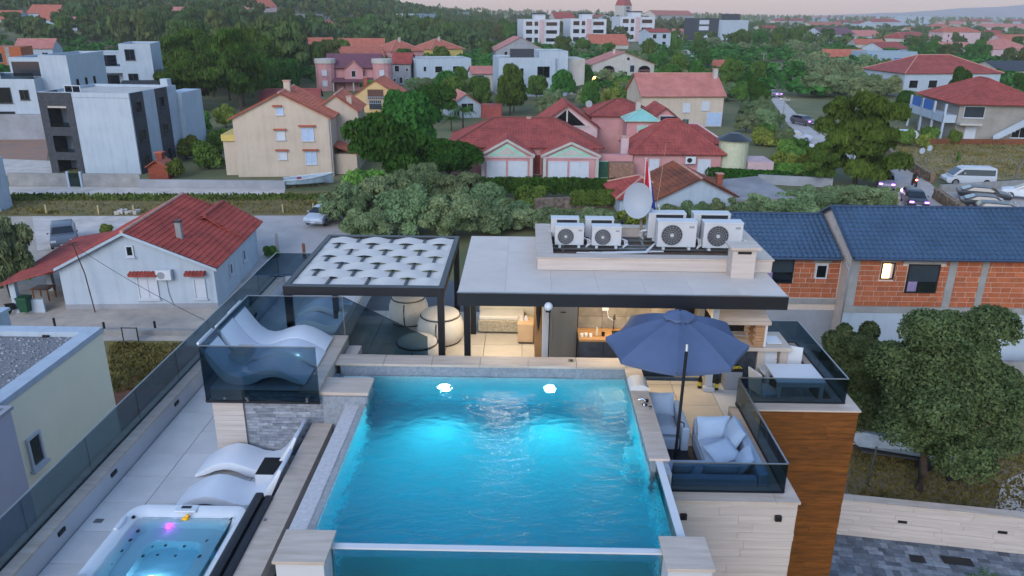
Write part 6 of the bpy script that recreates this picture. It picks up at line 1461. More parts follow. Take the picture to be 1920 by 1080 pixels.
tufts('grass', 'weeds in the garden soil beside the gravel roof house', [(205,645),(345,645),(320,720),(205,740)], 3000, .1, m_tuft, 5)
# distant island beyond the sea
mb = MB(); n = 40
for i in range(n+1):
    s = i/n; x = 1450+s*5000; y = 5000-170*s; z = 185*sst(0, .75, s)*(1+.06*math.sin(i*1.3)+.04*math.sin(i*2.9))
    mb.v += [(x, y, -2), (x+40, y+280, z*.6), (x+80, y+560, z), (x+80, y+1700, -2)]
for i in range(n):
    for k in range(3): a = 4*i+k; mb.f.append((a, a+4, a+5, a+1))
mb.mi = [0]*len(mb.f)
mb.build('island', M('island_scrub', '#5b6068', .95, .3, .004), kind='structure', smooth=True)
MB().box(-4600, 3020, -4, 7600, 7200, -.6).build('sea', M('sea_water', '#27394a', .25, .1, .01), kind='structure')
# thin evening haze
_hz = MB().box(-4900, -90, -8, 7900, 7600, 215); mh, nh, lh, bh_ = mk('haze_air'); nh.remove(bh_)
pv_ = nh.new('ShaderNodeVolumePrincipled'); pv_.inputs['Color'].default_value = (.90, .86, .86, 1); pv_.inputs['Density'].default_value = .00021; pv_.inputs['Anisotropy'].default_value = 0
lh.new(pv_.outputs[0], nh['Material Output'].inputs['Volume']); _hz.build('haze', mh, kind='stuff')
# ================================================================= air conditioners on the roof
m_acw = M('ac_white', '#b4b8bd', .45, .05, 2); m_fan = M('fan_dark', '#33363a', .5, .1); m_coil = M('coil_dark', '#22242b', .7, .2, 20, stretch=(30,1,1))
def ac_unit(label, x, y, z, w_, h_, d_, front=True, group='air conditioners on the roof'):
    t = thing('air_conditioner', label, 'air conditioner', (x, y, z), 0 if front else math.pi, group)
    MB().box(-w_/2,-d_/2,.06,w_/2,d_/2,h_).build('body', m_acw, t, bev=.014)
    MB().box(-w_/2-.006,-d_/2-.006,h_-.03,w_/2+.006,d_/2+.006,h_+.008).build('top_lid', m_acw, t, bev=.008)
    cx = -w_*.13; cz = h_*.53; r = h_*.37
    fp = MB().disc((cx,-d_/2+.004,cz), (0,-1,0), r, .012, 28).build('fan_guard', m_fan, t)
    q = MB()
    for k in range(1, 6): q.disc((cx,-d_/2-.016,cz), (0,-1,0), r*k/5.2+.004, .006, 24, r*k/5.2-.003)
    for k in range(16):
        a = k*math.pi/8; q.tube([(cx+r*.15*math.cos(a),-d_/2-.019,cz+r*.15*math.sin(a)),(cx+r*math.cos(a+.35),-d_/2-.019,cz+r*math.sin(a+.35))], .0035, 4)
    q.build('wire_grille', m_grey, fp); MB().disc((cx,-d_/2-.01,cz), (0,-1,0), r*.16, .02, 14).build('hub', m_acw, fp)
    MB().box(w_*.30,-d_/2-.004,h_*.78,w_*.43,-d_/2-.0005,h_*.86).build('badge', m_grey, t)
    b_ = MB().box(-w_*.42,d_/2-.002,h_*.16,w_*.30,d_/2+.006,h_*.96).build('coil_panel', m_coil, t)
    for s_ in (-1, 1): MB().box(s_*w_*.33-.03,-d_/2-.03,0,s_*w_*.33+.03,d_/2+.03,.058).build('foot', m_acw, t)
    q = MB()
    for k, dx in enumerate((0,.035,.07)):
        q.tube([(w_/2+.005,.02+dx,h_*.35),(w_/2+.09+dx,.02,h_*.33-.02*k),(w_/2+.11+dx,.0,h_*.12),(w_/2+.06,-.03,-.02)], .017, 6)
    q.build('pipes', m_acw, t, smooth=True)
    return t
zz = 10.42
for lab, x0, x1, y, hh, fr in (('small air conditioner at the left front of the roof parapet box', .71,1.37,16.95,.50,1),('second small air conditioner from the left in the front row',1.55,2.22,16.93,.50,1),('large air conditioner in the front row left of the chimney gap',3.03,3.91,16.9,.65,1),('large air conditioner in the front row partly behind the chimney',4.06,4.94,16.86,.65,1),
    ('small air conditioner in the back row, showing its coil, farthest left',.64,1.30,17.62,.50,0),('small air conditioner in the back row, second from the left',1.45,2.12,17.62,.50,0),('large air conditioner in the back row beside the satellite dish',2.92,3.80,17.62,.66,0),('large air conditioner in the back row at the right',3.98,4.84,17.62,.66,0)):
    ac_unit(lab, (x0+x1)/2, y, zz, x1-x0, hh, .30 if hh < .6 else .33, fr)
t = thing('support_frame', 'steel rail frame carrying the air conditioners inside the roof parapet', 'rail frame', (2.8, 17.2, 10.33))
for y in (16.82, 17.04, 17.5, 17.74): MB().box(.66,y-.02,10.37,4.96,y+.02,10.418).build('rail', m_steel, t, W=1)
for x in (.9, 2.8, 4.7): MB().box(x-.03,16.8,10.332,x+.03,17.76,10.369).build('cross_rail', m_steel, t, W=1)
q = MB()
for k in range(5): q.tube([(1.2+.3*k,16.6+.03*k,10.36),(2.0+.3*k,16.55+.05*k,10.37),(2.8,16.62+.04*k,10.38),(3.0,16.9,10.5)], .02, 6)
q.tube([(.95,16.5,10.36),(1.1,16.3,10.35),(1.35,16.42,10.36)], .018, 6)
q.build('pipe_bundle', m_acw, smooth=True, label='bundle of white pipes lying on the roof between the air conditioners', category='pipes')
MB().prism([(2.2,15.8),(3.6,15.8),(3.45,16.1),(3.0,16.2),(2.75,16.1),(2.2,16.25)], 10.332, 10.35).build('blue_sheet', M('blue_foil','#4a6a8a',.5,.2), label='crumpled blue foil sheet on the roof floor in front of the air conditioners', category='sheet')
# satellite dish, flag
t = thing('satellite_dish', 'big white oval satellite dish on a short pole above the air conditioners', 'satellite dish', (2.78, 17.8, 10.33))
q = MB(); c = Vector((2.66,17.55,11.36)); nrm = Vector((-.20,-1,.22)).normalized(); qq = nrm.to_track_quat('Z','Y'); rings = 7; n = 32; vs = []
for sgn in (0, 1):
    for i in range(rings+1):
        rr = i/rings
        for k in range(n):
            a = 2*math.pi*k/n; p_ = qq @ Vector((.335*rr*math.cos(a), .42*rr*math.sin(a), .075*rr*rr-.012*sgn)); vs.append(c+p_)
fs = []; o2 = (rings+1)*n
for i in range(rings):
    for k in range(n): fs += [(i*n+k, i*n+(k+1)%n, (i+1)*n+(k+1)%n, (i+1)*n+k), (o2+i*n+(k+1)%n, o2+i*n+k, o2+(i+1)*n+k, o2+(i+1)*n+(k+1)%n)]
for k in range(n): fs.append((rings*n+k, rings*n+(k+1)%n, o2+rings*n+(k+1)%n, o2+rings*n+k))
q.add(vs, fs); q.build('dish', M('dish_white','#8b95a1',.5,.05,2), t, W=1, smooth=True)
MB().tube([(2.84,17.8,10.33),(2.80,17.72,10.75),(2.74,17.62,11.2)], .035, 8).build('pole', M('rusty_pole','#9a9082',.7,.3), t, W=1)
MB().tube([(2.42,17.5,11.05),(2.3,17.25,10.95),(2.25,17.0,10.98)], .014, 6).tube([(2.25,17.02,10.95),(2.25,16.95,11.03)], .03, 8).build('feed_arm', m_char, t, W=1)
MB().tube([(2.9,17.7,10.5),(3.2,17.72,10.75),(3.25,17.8,11.0),(3.2,17.9,11.2)], .012, 5).build('cable', m_whitepl, t, W=1, smooth=True)
t = thing('flag', 'limp red, white and blue flag hanging from a pole behind the satellite dish', 'flag', (2.86, 18.05, 10.6))
MB().tube([(2.86,18.05,10.6),(2.86,18.05,12.25)], .010, 6).ball((2.86,18.05,12.26), .02,.02,.02).build('pole', m_acw, t, W=1)
for k, (cn, x0, x1, s0, s1, nm) in enumerate((('#b3142b',.0,.15,0,.80,'red_stripe'),('#cfd2d8',.151,.225,.12,.86,'white_stripe'),('#2a3a86',.226,.29,.42,1.0,'blue_stripe'),('#2a3a86',.06,.225,.87,1.0,'blue_fold'))):
    q = MB(); N = 10
    for i in range(N+1):
        s = s0+(s1-s0)*i/N; z = 12.2-s*.95
        for x in (x0, (x0+x1)/2, x1): wv = .22+.85*s; q.v += [(2.875+x*wv, 18.04-.03*math.sin(x*30+3*s), z-x*.9*s)]
    for i in range(N): q.f += [(3*i, 3*i+1, 3*i+4, 3*i+3), (3*i+1, 3*i+2, 3*i+5, 3*i+4)]
    nv = len(q.v); q.v += [(a, b+.006, c_) for a, b, c_ in q.v]; q.f += [tuple(nv+i for i in reversed(f)) for f in q.f]; q.mi = [0]*len(q.f)
    q.build(nm, M('flag_%d' % k, cn, .8, .1), t, W=1, smooth=True)
t = thing('roof_aerial', 'thin leaning whip aerial with a curved cable right of the satellite dish', 'aerial', (3.2, 18.3, 10.6))
MB().tube([(3.2,18.3,10.6),(3.28,18.3,11.6),(3.36,18.3,12.6)], .010, 5, .004).build('rod', M('aerial_copper','#a58a72',.6), t, W=1)
# ================================================================= umbrella
t = thing('parasol', 'dark blue eight panel parasol on a black pole beside the pool', 'parasol', (2.66, 11.45, ZF))
m_nav = M('navy_canvas', '#495a7a', .8, .10, 1.2, .1, 60)
cx, cy, zr_, zt_ = 2.87, 13.02, 9.80, 10.30; rm = [(1.55,13.12),(1.72,12.10),(2.60,11.66),(3.57,11.84),(4.14,12.81),(4.01,13.90),(3.16,14.43),(2.16,14.20)]
rm = [(cx+(x-cx)*1.0, cy+(y-cy)*1.0) for x, y in rm]
for k in range(8):
    a, b = Vector((*rm[k], zr_)), Vector((*rm[(k+1)%8], zr_)); top = Vector((cx, cy, zt_)); N = 6; vs = []; fs = []
    for i in range(N+1):
        s = .11+(1-.11)*i/N
        for j in range(5):
            u = j/4; e = a+(b-a)*u; p_ = top+(e-top)*s; sag = -.055*math.sin(math.pi*u)*s*s-.05*math.sin(math.pi*s)*(1-.3*math.sin(math.pi*u))*-1.0
            p_.z += sag; e2 = (Vector((cx,cy,p_.z))-p_)*(.05*math.sin(math.pi*u)*s); vs.append(p_+e2)
    for i in range(N):
        for j in range(4): fs.append((i*5+j, (i+1)*5+j, (i+1)*5+j+1, i*5+j+1))
    n0 = len(vs); vs += [v_-Vector((0,0,.008)) for v_ in vs]; fs += [tuple(n0+i for i in reversed(f)) for f in fs]
    nq = len(fs)
    q = MB().add(vs, fs); rim = [N*5+j for j in range(5)]
    q.add([vs[r] for r in rim]+[vs[r]-Vector((0,0,.07)) for r in rim], [(j+1, j, 5+j, 6+j) for j in range(4)])
    q.build('canopy_panel', m_nav, t, W=1, smooth=True)
vt = MB(); ng = 16
for i, (r_, z) in enumerate(((.02,.12),(.15,.085),(.27,.03),(.285,-.012))):
    for k in range(ng): a = 2*math.pi*k/ng; vt.v.append((cx+r_*math.cos(a)*(1+.06*math.cos(4*a)), cy+r_*math.sin(a), zt_+z-.03+.012*math.cos(8*a)*(i/3)))
for i in range(3):
    for k in range(ng): vt.f.append((i*ng+k, (i+1)*ng+k, (i+1)*ng+(k+1)%ng, i*ng+(k+1)%ng))
vt.mi = [0]*len(vt.f); vt.build('vent_cap', m_nav, t, W=1, smooth=True); MB().ball((cx,cy,zt_+.09), .025,.025,.035).build('finial', m_black, t, W=1)
for k in range(8): MB().tube([(cx,cy,zt_-.06),(rm[k][0],rm[k][1],zr_-.02)], .011, 5).build('rib', m_char, t, W=1)
MB().tube([(2.66,11.45,8.05),(2.68,11.47,9.2),(2.70,11.5,10.28)], .027, 10).build('pole', m_black, t, W=1, smooth=True)
MB().tube([(2.70,11.5,10.26),(2.71,11.56,10.36)], .034, 10).build('pole_joint', m_steel, t, W=1); MB().tube([(2.71,11.55,10.35),(2.78,12.2,10.40),(cx,cy-.02,zt_+.06)], .016, 8).build('arm', m_nav, t, W=1, smooth=True)
MB().lathe([(.0,0),(.33,0),(.33,.03),(.28,.055),(.06,.07),(.05,.22),(.0,.22)], 28, (2.66,11.45,ZF+.003)).build('base', m_black, t, W=1, smooth=True)
MB().tube([(2.69,11.42,9.0),(2.74,11.36,9.0),(2.74,11.34,8.93)], .012, 6).build('crank', m_black, t, W=1)
# ================================================================= sofas
def cushion(par, x, y, z, sx, sy, sz, rx=0, ry=0, rz=0, name='cushion', mat=None):
    q = MB(); N = 8; vs = []
    for sgn in (1, -1):
        for i in range(N+1):
            for j in range(N+1):
                u, v_ = 2*i/N-1, 2*j/N-1; puff = (1-abs(u)**3.2)*(1-abs(v_)**3.2); vs.append(Vector((u*sx/2*(1-.05*(abs(v_)**2)*0-.04*(1-abs(v_))), v_*sy/2*(1-.04*(1-abs(u))), sgn*sz/2*(.18+.82*puff**.5))))
    mt = Matrix.Rotation(rz,3,'Z') @ Matrix.Rotation(ry,3,'Y') @ Matrix.Rotation(rx,3,'X'); vs = [mt @ v_+Vector((x,y,z)) for v_ in vs]; fs = []; o2 = (N+1)**2
    for i in range(N):
        for j in range(N): a = i*(N+1)+j; fs += [(a, a+N+1, a+N+2, a+1), (o2+a+1, o2+a+N+2, o2+a+N+1, o2+a)]
    b_ = [i*(N+1) for i in range(N+1)]+[N*(N+1)+j for j in range(1,N+1)]+[i*(N+1)+N for i in range(N-1,-1,-1)]+[j for j in range(N-1,0,-1)]
    for k in range(len(b_)): a, c_ = b_[k], b_[(k+1)%len(b_)]; fs.append((a, c_, o2+c_, o2+a))
    return q.add(vs, fs).build(name, mat or m_cush, par, W=1, smooth=True)
s = thing('corner_sofa', 'pale blue corner sofa with loose cushions along the terrace parapet', 'sofa', (3.4, 11.2, ZF))
def sp(mb, n_, mt=m_cush, par=s, **k): return mb.build(n_, mt, par, W=1, **k)
sp(MB().box(3.12,11.0,8.06,3.78,12.1,8.30), 'seat_base', bev=.03, seg=3); sp(MB().box(3.80,10.48,8.06,3.96,12.1,8.60), 'backrest', bev=.03, seg=3); sp(MB().box(3.12,12.11,8.06,3.96,12.26,8.60), 'backrest', bev=.03, seg=3)
sp(MB().box(2.42,10.62,8.06,3.10,11.25,8.30), 'seat_base', bev=.03, seg=3); sp(MB().box(3.12,10.62,8.06,3.78,10.98,8.30), 'seat_base', bev=.03, seg=3); sp(MB().box(2.42,10.46,8.06,3.78,10.61,8.52), 'backrest', bev=.03, seg=3)
sp(MB().box(2.5,10.55,8.005,3.9,12.2,8.055), 'plinth', m_char)
cushion(s, 3.45,11.55,8.36, .66,1.1,.16, name='seat_cushion'); cushion(s, 2.95,10.92,8.36, 1.05,.60,.16, name='seat_cushion')
cushion(s, 3.42,11.98,8.56, .60,.42,.20, R(62),0,R(4), 'back_cushion'); cushion(s, 3.70,11.72,8.60, .42,.62,.20, 0,R(-64),R(3), 'back_cushion'); cushion(s, 3.42,11.30,8.50, .50,.48,.18, R(14),R(-8),R(22), 'loose_cushion'); cushion(s, 3.70,10.98,8.55, .40,.50,.18, 0,R(-58),R(-8), 'loose_cushion'); cushion(s, 2.62,10.72,8.50, .36,.40,.14, R(-58),0,R(5), 'back_cushion'); cushion(s, 3.25,10.72,8.50, .60,.40,.14, R(-58),0,R(-3), 'back_cushion')
s2 = thing('armchair', 'pale blue cushioned armchair against the pool coping under the parasol', 'armchair', (2.68, 12.7, ZF))
for a in ((2.37,12.06,8.05,2.86,12.95,8.28),): sp(MB().box(*a), 'seat_base', par=s2, bev=.03, seg=3)
sp(MB().box(2.88,12.02,8.05,3.02,13.1,8.52), 'armrest', par=s2, bev=.03, seg=3); sp(MB().box(2.37,12.97,8.05,2.87,13.12,8.66), 'backrest', par=s2, bev=.03, seg=3)
cushion(s2, 2.62,12.52,8.34, .48,.82,.15, name='seat_cushion'); cushion(s2, 2.62,12.84,8.56, .50,.44,.18, R(66),0,0, 'back_cushion'); sp(MB().box(2.4,12.1,8.003,3.0,13.05,8.049), 'plinth', m_char, par=s2)
# poufs
m_pouf = M('pouf_white', '#c9c5bc', .7, .06, 2, .1, 30); m_pipe = M('pouf_piping', '#2a2624', .7)
def pouf(label, x, y, r, h):
    t = thing('pouf', label, 'pouf', (x, y, ZF+.002), 0, 'round white poufs')
    MB().lathe([(0,0),(r*.80,0),(r*.95,h*.16),(r,h*.38),(r*.98,h*.62),(r*.88,h*.82),(r*.80,h*.88),(0,h*.9)], 40).build('body', m_pouf, t, smooth=True)
    MB().lathe([(0,h*.88),(r*.80,h*.882),(r*.82,h*.93),(r*.74,h*.99),(r*.4,h*1.03),(0,h*1.035)], 40).build('top_cushion', m_pouf, t, smooth=True)
    q = MB(); q.tube([(r*.845*math.cos(a*math.pi/20), r*.845*math.sin(a*math.pi/20), h*.885) for a in range(41)], .012, 5); q.tube([(r*.835*math.cos(a*math.pi/20), r*.835*math.sin(a*math.pi/20), h*.03) for a in range(41)], .016, 5)
    q.build('piping', m_pipe, t, kind='stuff')
    q = MB()
    for a in (4.6, 4.63): q.tube([(r*c_*1.012*math.cos(a), r*c_*1.012*math.sin(a), h*z) for c_, z in ((.81,.02),(.95,.16),(1,.38),(.98,.62),(.88,.82))], .007, 5)
    q.build('seam', m_pipe, t)
pouf('white round pouf farthest from the pool, under the pergola', -2.92, 18.1, .50, .74); pouf('white round pouf in the middle, right of the pergola post', -1.98, 16.95, .56, .74); pouf('white round pouf nearest the pool, half behind the sloping glass', -2.35, 15.55, .54, .62)
# ================================================================= kitchen
t = thing('fridge', 'tall brushed steel fridge under the kitchen roof', 'fridge', (.90, 15.75, ZF))
MB().box(.60,15.52,8.03,1.20,16.1,9.62).build('cabinet', m_steel, t, W=1, bev=.012); MB().box(.605,15.49,8.08,1.195,15.515,9.60).build('door', m_steel, t, W=1, bev=.008); MB().box(.82,15.478,9.33,.94,15.489,9.355).build('badge', m_black, t, W=1); MB().box(.6,15.5,8.0,1.2,16.1,8.029).build('plinth', m_black, t, W=1)
MB().tube([(.64,15.46,8.6),(.64,15.46,9.2)], .014, 8).box(.633,15.465,8.62,.647,15.489,8.65).box(.633,15.465,9.15,.647,15.489,9.18).build('handle', m_steel, t, W=1)
k = thing('kitchen_counter', 'dark kitchen counter with a light oak top beside the fridge', 'counter', (2.5, 15.4, ZF))
for i in range(4): MB().box(1.215+i*.53,15.06,8.10,1.215+(i+1)*.53-.008,15.085,8.86).build('cabinet_door', m_dgrey, k, W=1)
MB().box(1.21,15.086,8.1,3.34,15.63,8.86).build('carcass', m_char, k, W=1); MB().box(1.21,15.13,8.0,3.34,15.63,8.099).build('plinth', M('plinth_blue_lit','#33414f',.5), k, W=1); MB().box(1.205,15.0,8.862,3.36,15.635,8.92).build('worktop', m_oak, k, W=1, bev=.006)  # the plinth's blue is light put into its base colour
MB().box(1.95,15.15,8.921,2.75,15.48,8.93).build('sink', m_black, k, W=1); MB().tube([(2.0,15.56,8.92),(2.0,15.56,9.22),(2.0,15.48,9.30),(2.0,15.38,9.24)], .016, 8).build('tap', m_black, k, W=1, smooth=True)
b_ = MB().box(1.74,15.622,9.34,1.88,15.639,9.42).build('power_socket', m_whitepl, label='white double power socket on the kitchen wall tiles', category='socket')
rs_ = random.Random(5)
for i, (x, y, lab, c_, h_, r_) in enumerate(((1.28,15.15,'small white cup, first from the fridge','#d9d6cf',.07,.035),(1.37,15.17,'small white cup, second from the fridge','#d9d6cf',.07,.035),(1.47,15.15,'small white cup, third from the fridge','#d9d6cf',.07,.035),(1.60,15.22,'clear tall glass bottle on the oak worktop','#a89b84',.18,.035),(1.74,15.2,'black mug on the oak worktop','#17171a',.08,.04))):
    MB().lathe([(0,0),(r_,0),(r_,h_*.7),(r_*.6,h_*.85),(r_*.6,h_),(0,h_)] if h_ > .1 else [(0,0),(r_*.8,0),(r_,h_),(r_*.9,h_),(r_*.7,.01),(0,.01)], 14).build('bottle' if h_ > .1 else 'cup', M('tableware_%d' % i, c_, .3, .03), smooth=True, loc=(x,y,8.921), label=lab, category='bottle' if h_ > .1 else 'cup')
MB().tube([(1.85,15.62,9.35),(1.88,15.58,9.2),(2.0,15.57,9.12)], .008, 5).build('cable', m_whitepl, smooth=True, label='thin white cable hanging from the kitchen socket', category='cable')
MB().box(2.62,14.93,8.0,3.88,14.99,8.06).build('floor_strip', M('blue_strip','#3a4f66',.4), label='low strip coloured blue as if lit on the floor in front of the counter', category='strip')  # strip painted blue to stand for the blue-lit plinth
# wicker sofa, side cabinet at the back
t = thing('wicker_sofa', 'long white wicker sofa base at the back of the covered space', 'sofa', (-.5, 17.6, ZF))
MB().box(-1.1,17.35,8.06,.05,17.95,8.36).build('wicker_base', m_wicker, t, W=1, bev=.02)
q = MB()
for j in range(6):
    for i in range(24): q.box(-1.09+i*.047,17.335,8.07+j*.048,-1.09+i*.047+.036,17.349,8.07+j*.048+.036)
q.build('weave', m_wicker, t, W=1, kind='stuff'); MB().box(-1.08,17.37,8.362,.03,17.9,8.46).build('seat_cushion', m_pouf, t, W=1, bev=.03, seg=3)
t = thing('side_cabinet', 'plain beige box cabinet at the end of the wicker sofa', 'cabinet', (.02, 17.0, ZF)); MB().box(-.12,16.75,8.05,.26,17.25,8.52).build('carcass', M('beige_board','#b69a78',.6,.06), t, W=1, bev=.006); MB().box(-.10,16.74,8.08,.24,16.749,8.50).build('door', M('beige_board2','#b99d7c',.6,.06), t, W=1); MB().box(-.1,16.8,8.002,.24,17.2,8.049).build('plinth', m_black, t, W=1)
for i, (x, y) in enumerate(((-.04,16.95),(.08,16.98))): MB().add([(-.05,0,0),(.05,0,0),(.03,0,.12),(-.02,0,.14),(-.05,.03,0),(.05,.03,0),(.03,.03,.11),(-.02,.03,.13)], [(0,1,2,3),(7,6,5,4),(0,4,5,1),(1,5,6,2),(2,6,7,3),(3,7,4,0)]).build('napkin', m_whitepl, loc=(x,y,8.521), label=('white folded napkin on the beige cabinet, left one','white folded napkin on the beige cabinet, right one')[i], category='napkin')
t = thing('coat_hook_rack', 'dark clothes hanging on the partition beside the white column', 'clothes', (.30, 15.97, 9.0)); MB().ball((.35,15.95,9.15), .05,.03,.42, 8, 6, .15).build('cloth', m_black, t, W=1, smooth=True)
t = thing('globe_lamp', 'white round globe lamp fixed on the roof fascia above the column', 'lamp', (.50, 14.0, 10.0)); MB().ball((.50,13.98,10.06), .085,.085,.085, 18, 12).build('globe', m_whitepl, t, W=1, smooth=True); MB().cyl(.50,14.02,9.93,.05,.06,10).build('holder', m_black, t, W=1)
# ================================================================= grill fireplace and side counter
g = thing('brick_grill', 'built in brick grill with a travertine hood and a black opening', 'grill', (4.6, 15.3, ZF))
def gp(mb, n_, mt, **k_): return mb.build(n_, mt, g, W=1, **k_)
gp(MB().add([(4.02,14.72,9.50),(5.14,14.72,9.50),(5.14,15.9,9.50),(4.02,15.9,9.50),(4.06,14.76,9.56),(5.10,14.76,9.56),(5.02,15.5,9.98),(4.2,15.5,9.98),(4.2,15.9,9.98),(5.02,15.9,9.98)], [(3,2,1,0),(4,5,6,7),(7,6,9,8),(0,1,5,4),(1,2,9,6,5),(0,4,7,8,3),(2,3,8,9)]), 'hood', m_travcapx)
gp(MB().box(4.0,14.70,9.42,5.16,15.9,9.498), 'hood_rim', m_travcapx, bev=.008)
gp(MB().box(4.06,15.6,8.9,5.08,15.9,9.418), 'back_wall', m_black)
m_tanb = M('tan_brick', '#a5805f', .85, .25, 6)
pl_ = gp(MB().box(4.88,14.80,8.9,5.06,15.59,9.418), 'pillar', m_joint_w)
for j in range(8):
    for i in range(2): MB().box(4.872-.0,14.78+.0,8.905+j*.064,5.068,14.80,8.905+j*.064+.054).build('brick', m_tanb, pl_, W=1) if i == 0 else MB().box(4.862,14.80+.4*(j%2)*.3,8.905+j*.064,4.879,15.15+.1*(j%2),8.905+j*.064+.054).build('brick', m_tanb, pl_, W=1)
gp(MB().box(5.07,14.79,8.9,5.12,15.6,9.418), 'side_cheek', m_whitepl); gp(MB().tube([(4.1,15.0,9.06),(4.85,15.0,9.06)], .01, 6).tube([(4.1,15.2,9.06),(4.85,15.2,9.06)], .01, 6), 'grill_rack', m_steel)
gp(MB().box(4.04,14.72,8.82,5.66,15.62,8.898), 'worktop', m_travcapx, bev=.006)
for x0, x1 in ((4.98,5.14),(5.46,5.62)): gp(MB().box(x0,14.80,8.0,x1,15.6,8.818), 'leg', m_travcap)
gp(MB().box(4.10,14.85,8.0,4.97,15.6,8.818), 'base', m_dgrey)
MB().box(5.2,14.95,8.9,5.52,15.35,8.915).build('chopping_board', m_whitepl, label='white board lying on the grill worktop', category='board', bev=.003)
t = thing('rolled_mat', 'brown quilted rolled mat standing under the grill worktop', 'rolled mat', (5.3, 15.1, ZF)); m_mat = M('brown_quilt','#80592c',.8,.25,5,.4,14)
q = MB()
for i in range(3): q.tube([(5.22+.055*i,14.98+.03*i,8.02),(5.27+.055*i,15.0,8.4),(5.34+.05*i,15.05,8.78)], .075, 10)
q.build('roll', m_mat, t, W=1, smooth=True); q = MB()
for z in (.15,.35,.55): q.tube([(5.16+z*.14,14.9,8.0+z),(5.40+z*.14,14.91,8.02+z)], .012, 5)
q.build('strap', m_oak, t, W=1)
t = thing('storage_bin', 'grey storage bin with yellow stuff on top beside the white column', 'bin', (4.5, 14.65, ZF)); MB().box(4.28,14.55,8.0,4.64,14.85,8.42).build('body', m_grey, t, W=1, bev=.02); MB().box(4.27,14.54,8.421,4.65,14.86,8.45).build('lid', m_char, t, W=1)
q = MB()
for i in range(6): q.tube([(4.3+.05*i,14.6+.03*(i%3),8.46),(4.34+.05*i,14.66,8.50),(4.38+.05*i,14.62,8.46)], .014, 5)
q.build('yellow_hose', M('hose_yellow','#b5a53a',.5), smooth=True, label='yellow coiled hose lying on the grey storage bin', category='hose')
for i, (x, y, lab, c_) in enumerate(((3.78,14.62,'dark bottle standing left of the white column','#1b1a14'),(4.12,14.55,'dark bottle with yellow label right of the white column','#22211a'))):
    t = thing('bottle', lab, 'bottle', (x, y, ZF)); MB().lathe([(0,0),(.045,0),(.045,.2),(.018,.27),(.018,.34),(0,.34)], 14).build('body', M('bottle_dark_%d' % i, c_, .2), t, smooth=True); MB().lathe([(.046,.06),(.0465,.06),(.0465,.15),(.046,.15)], 14).build('label_band', M('label_yellow_%d' % i,'#c9b13a',.6), t)
t = thing('blue_bag', 'crumpled dark blue bag on the floor beside the storage bin', 'bag', (4.82, 14.7, ZF)); MB().ball((4.82,14.7,8.1), .15,.12,.12, 12, 7, .15).build('bag_body', M('bag_blue','#1d2b66',.7,.2), t, W=1, smooth=True); MB().tube([(4.75,14.7,8.2),(4.8,14.68,8.3),(4.88,14.7,8.2)], .01, 5).build('handle', m_black, t, W=1)
# white table and chairs on the right terrace
t = thing('white_table', 'white garden table on the right terrace above the timber wall', 'table', (5.5, 13.95, ZF)); MB().box(5.02,13.55,8.66,5.98,14.4,8.70).build('table_top', m_whitepl, t, W=1, bev=.008)
for x in (5.06,5.90):
    for y in (13.6,14.3): MB().box(x,y,8.0,x+.06,y+.06,8.659).build('leg', m_whitepl, t, W=1)
MB().box(5.1,13.58,8.58,5.9,13.61,8.658).build('apron', m_whitepl, t, W=1)
def chair(lab, x, y, rz):
    t = thing('white_chair', lab, 'chair', (x, y, ZF), rz, 'white garden chairs'); MB().box(-.22,-.22,.40,.22,.22,.43).build('seat', m_whitepl, t, bev=.006)
    MB().ext([(.20,.43),(.235,.43),(.30,.88),(.27,.88)], -.21, .21, 'x').build('backrest', m_whitepl, t)
    for a in (-.2,.17):
        for b_ in (-.2,.17): MB().box(a,b_,0,a+.03,b_+.03,.399).build('leg', m_whitepl, t)
chair('white chair behind the white table by the side glass', 5.62, 14.62, -.4); chair('white chair in front of the white table, seen through the glass', 4.86, 13.75, 1.9); chair('white chair at the far end of the white table', 5.25, 14.66, .1)
t = thing('cable_hose', 'thin pale cable hanging against the timber wall', 'cable', (4.5, 13.0, 8.0)); MB().tube([(4.36,12.6,8.41),(4.5,12.9,8.2),(4.72,12.99,7.95),(4.86,13.0,7.2)], .010, 5).build('cable', m_whitepl, t, W=1, smooth=True)
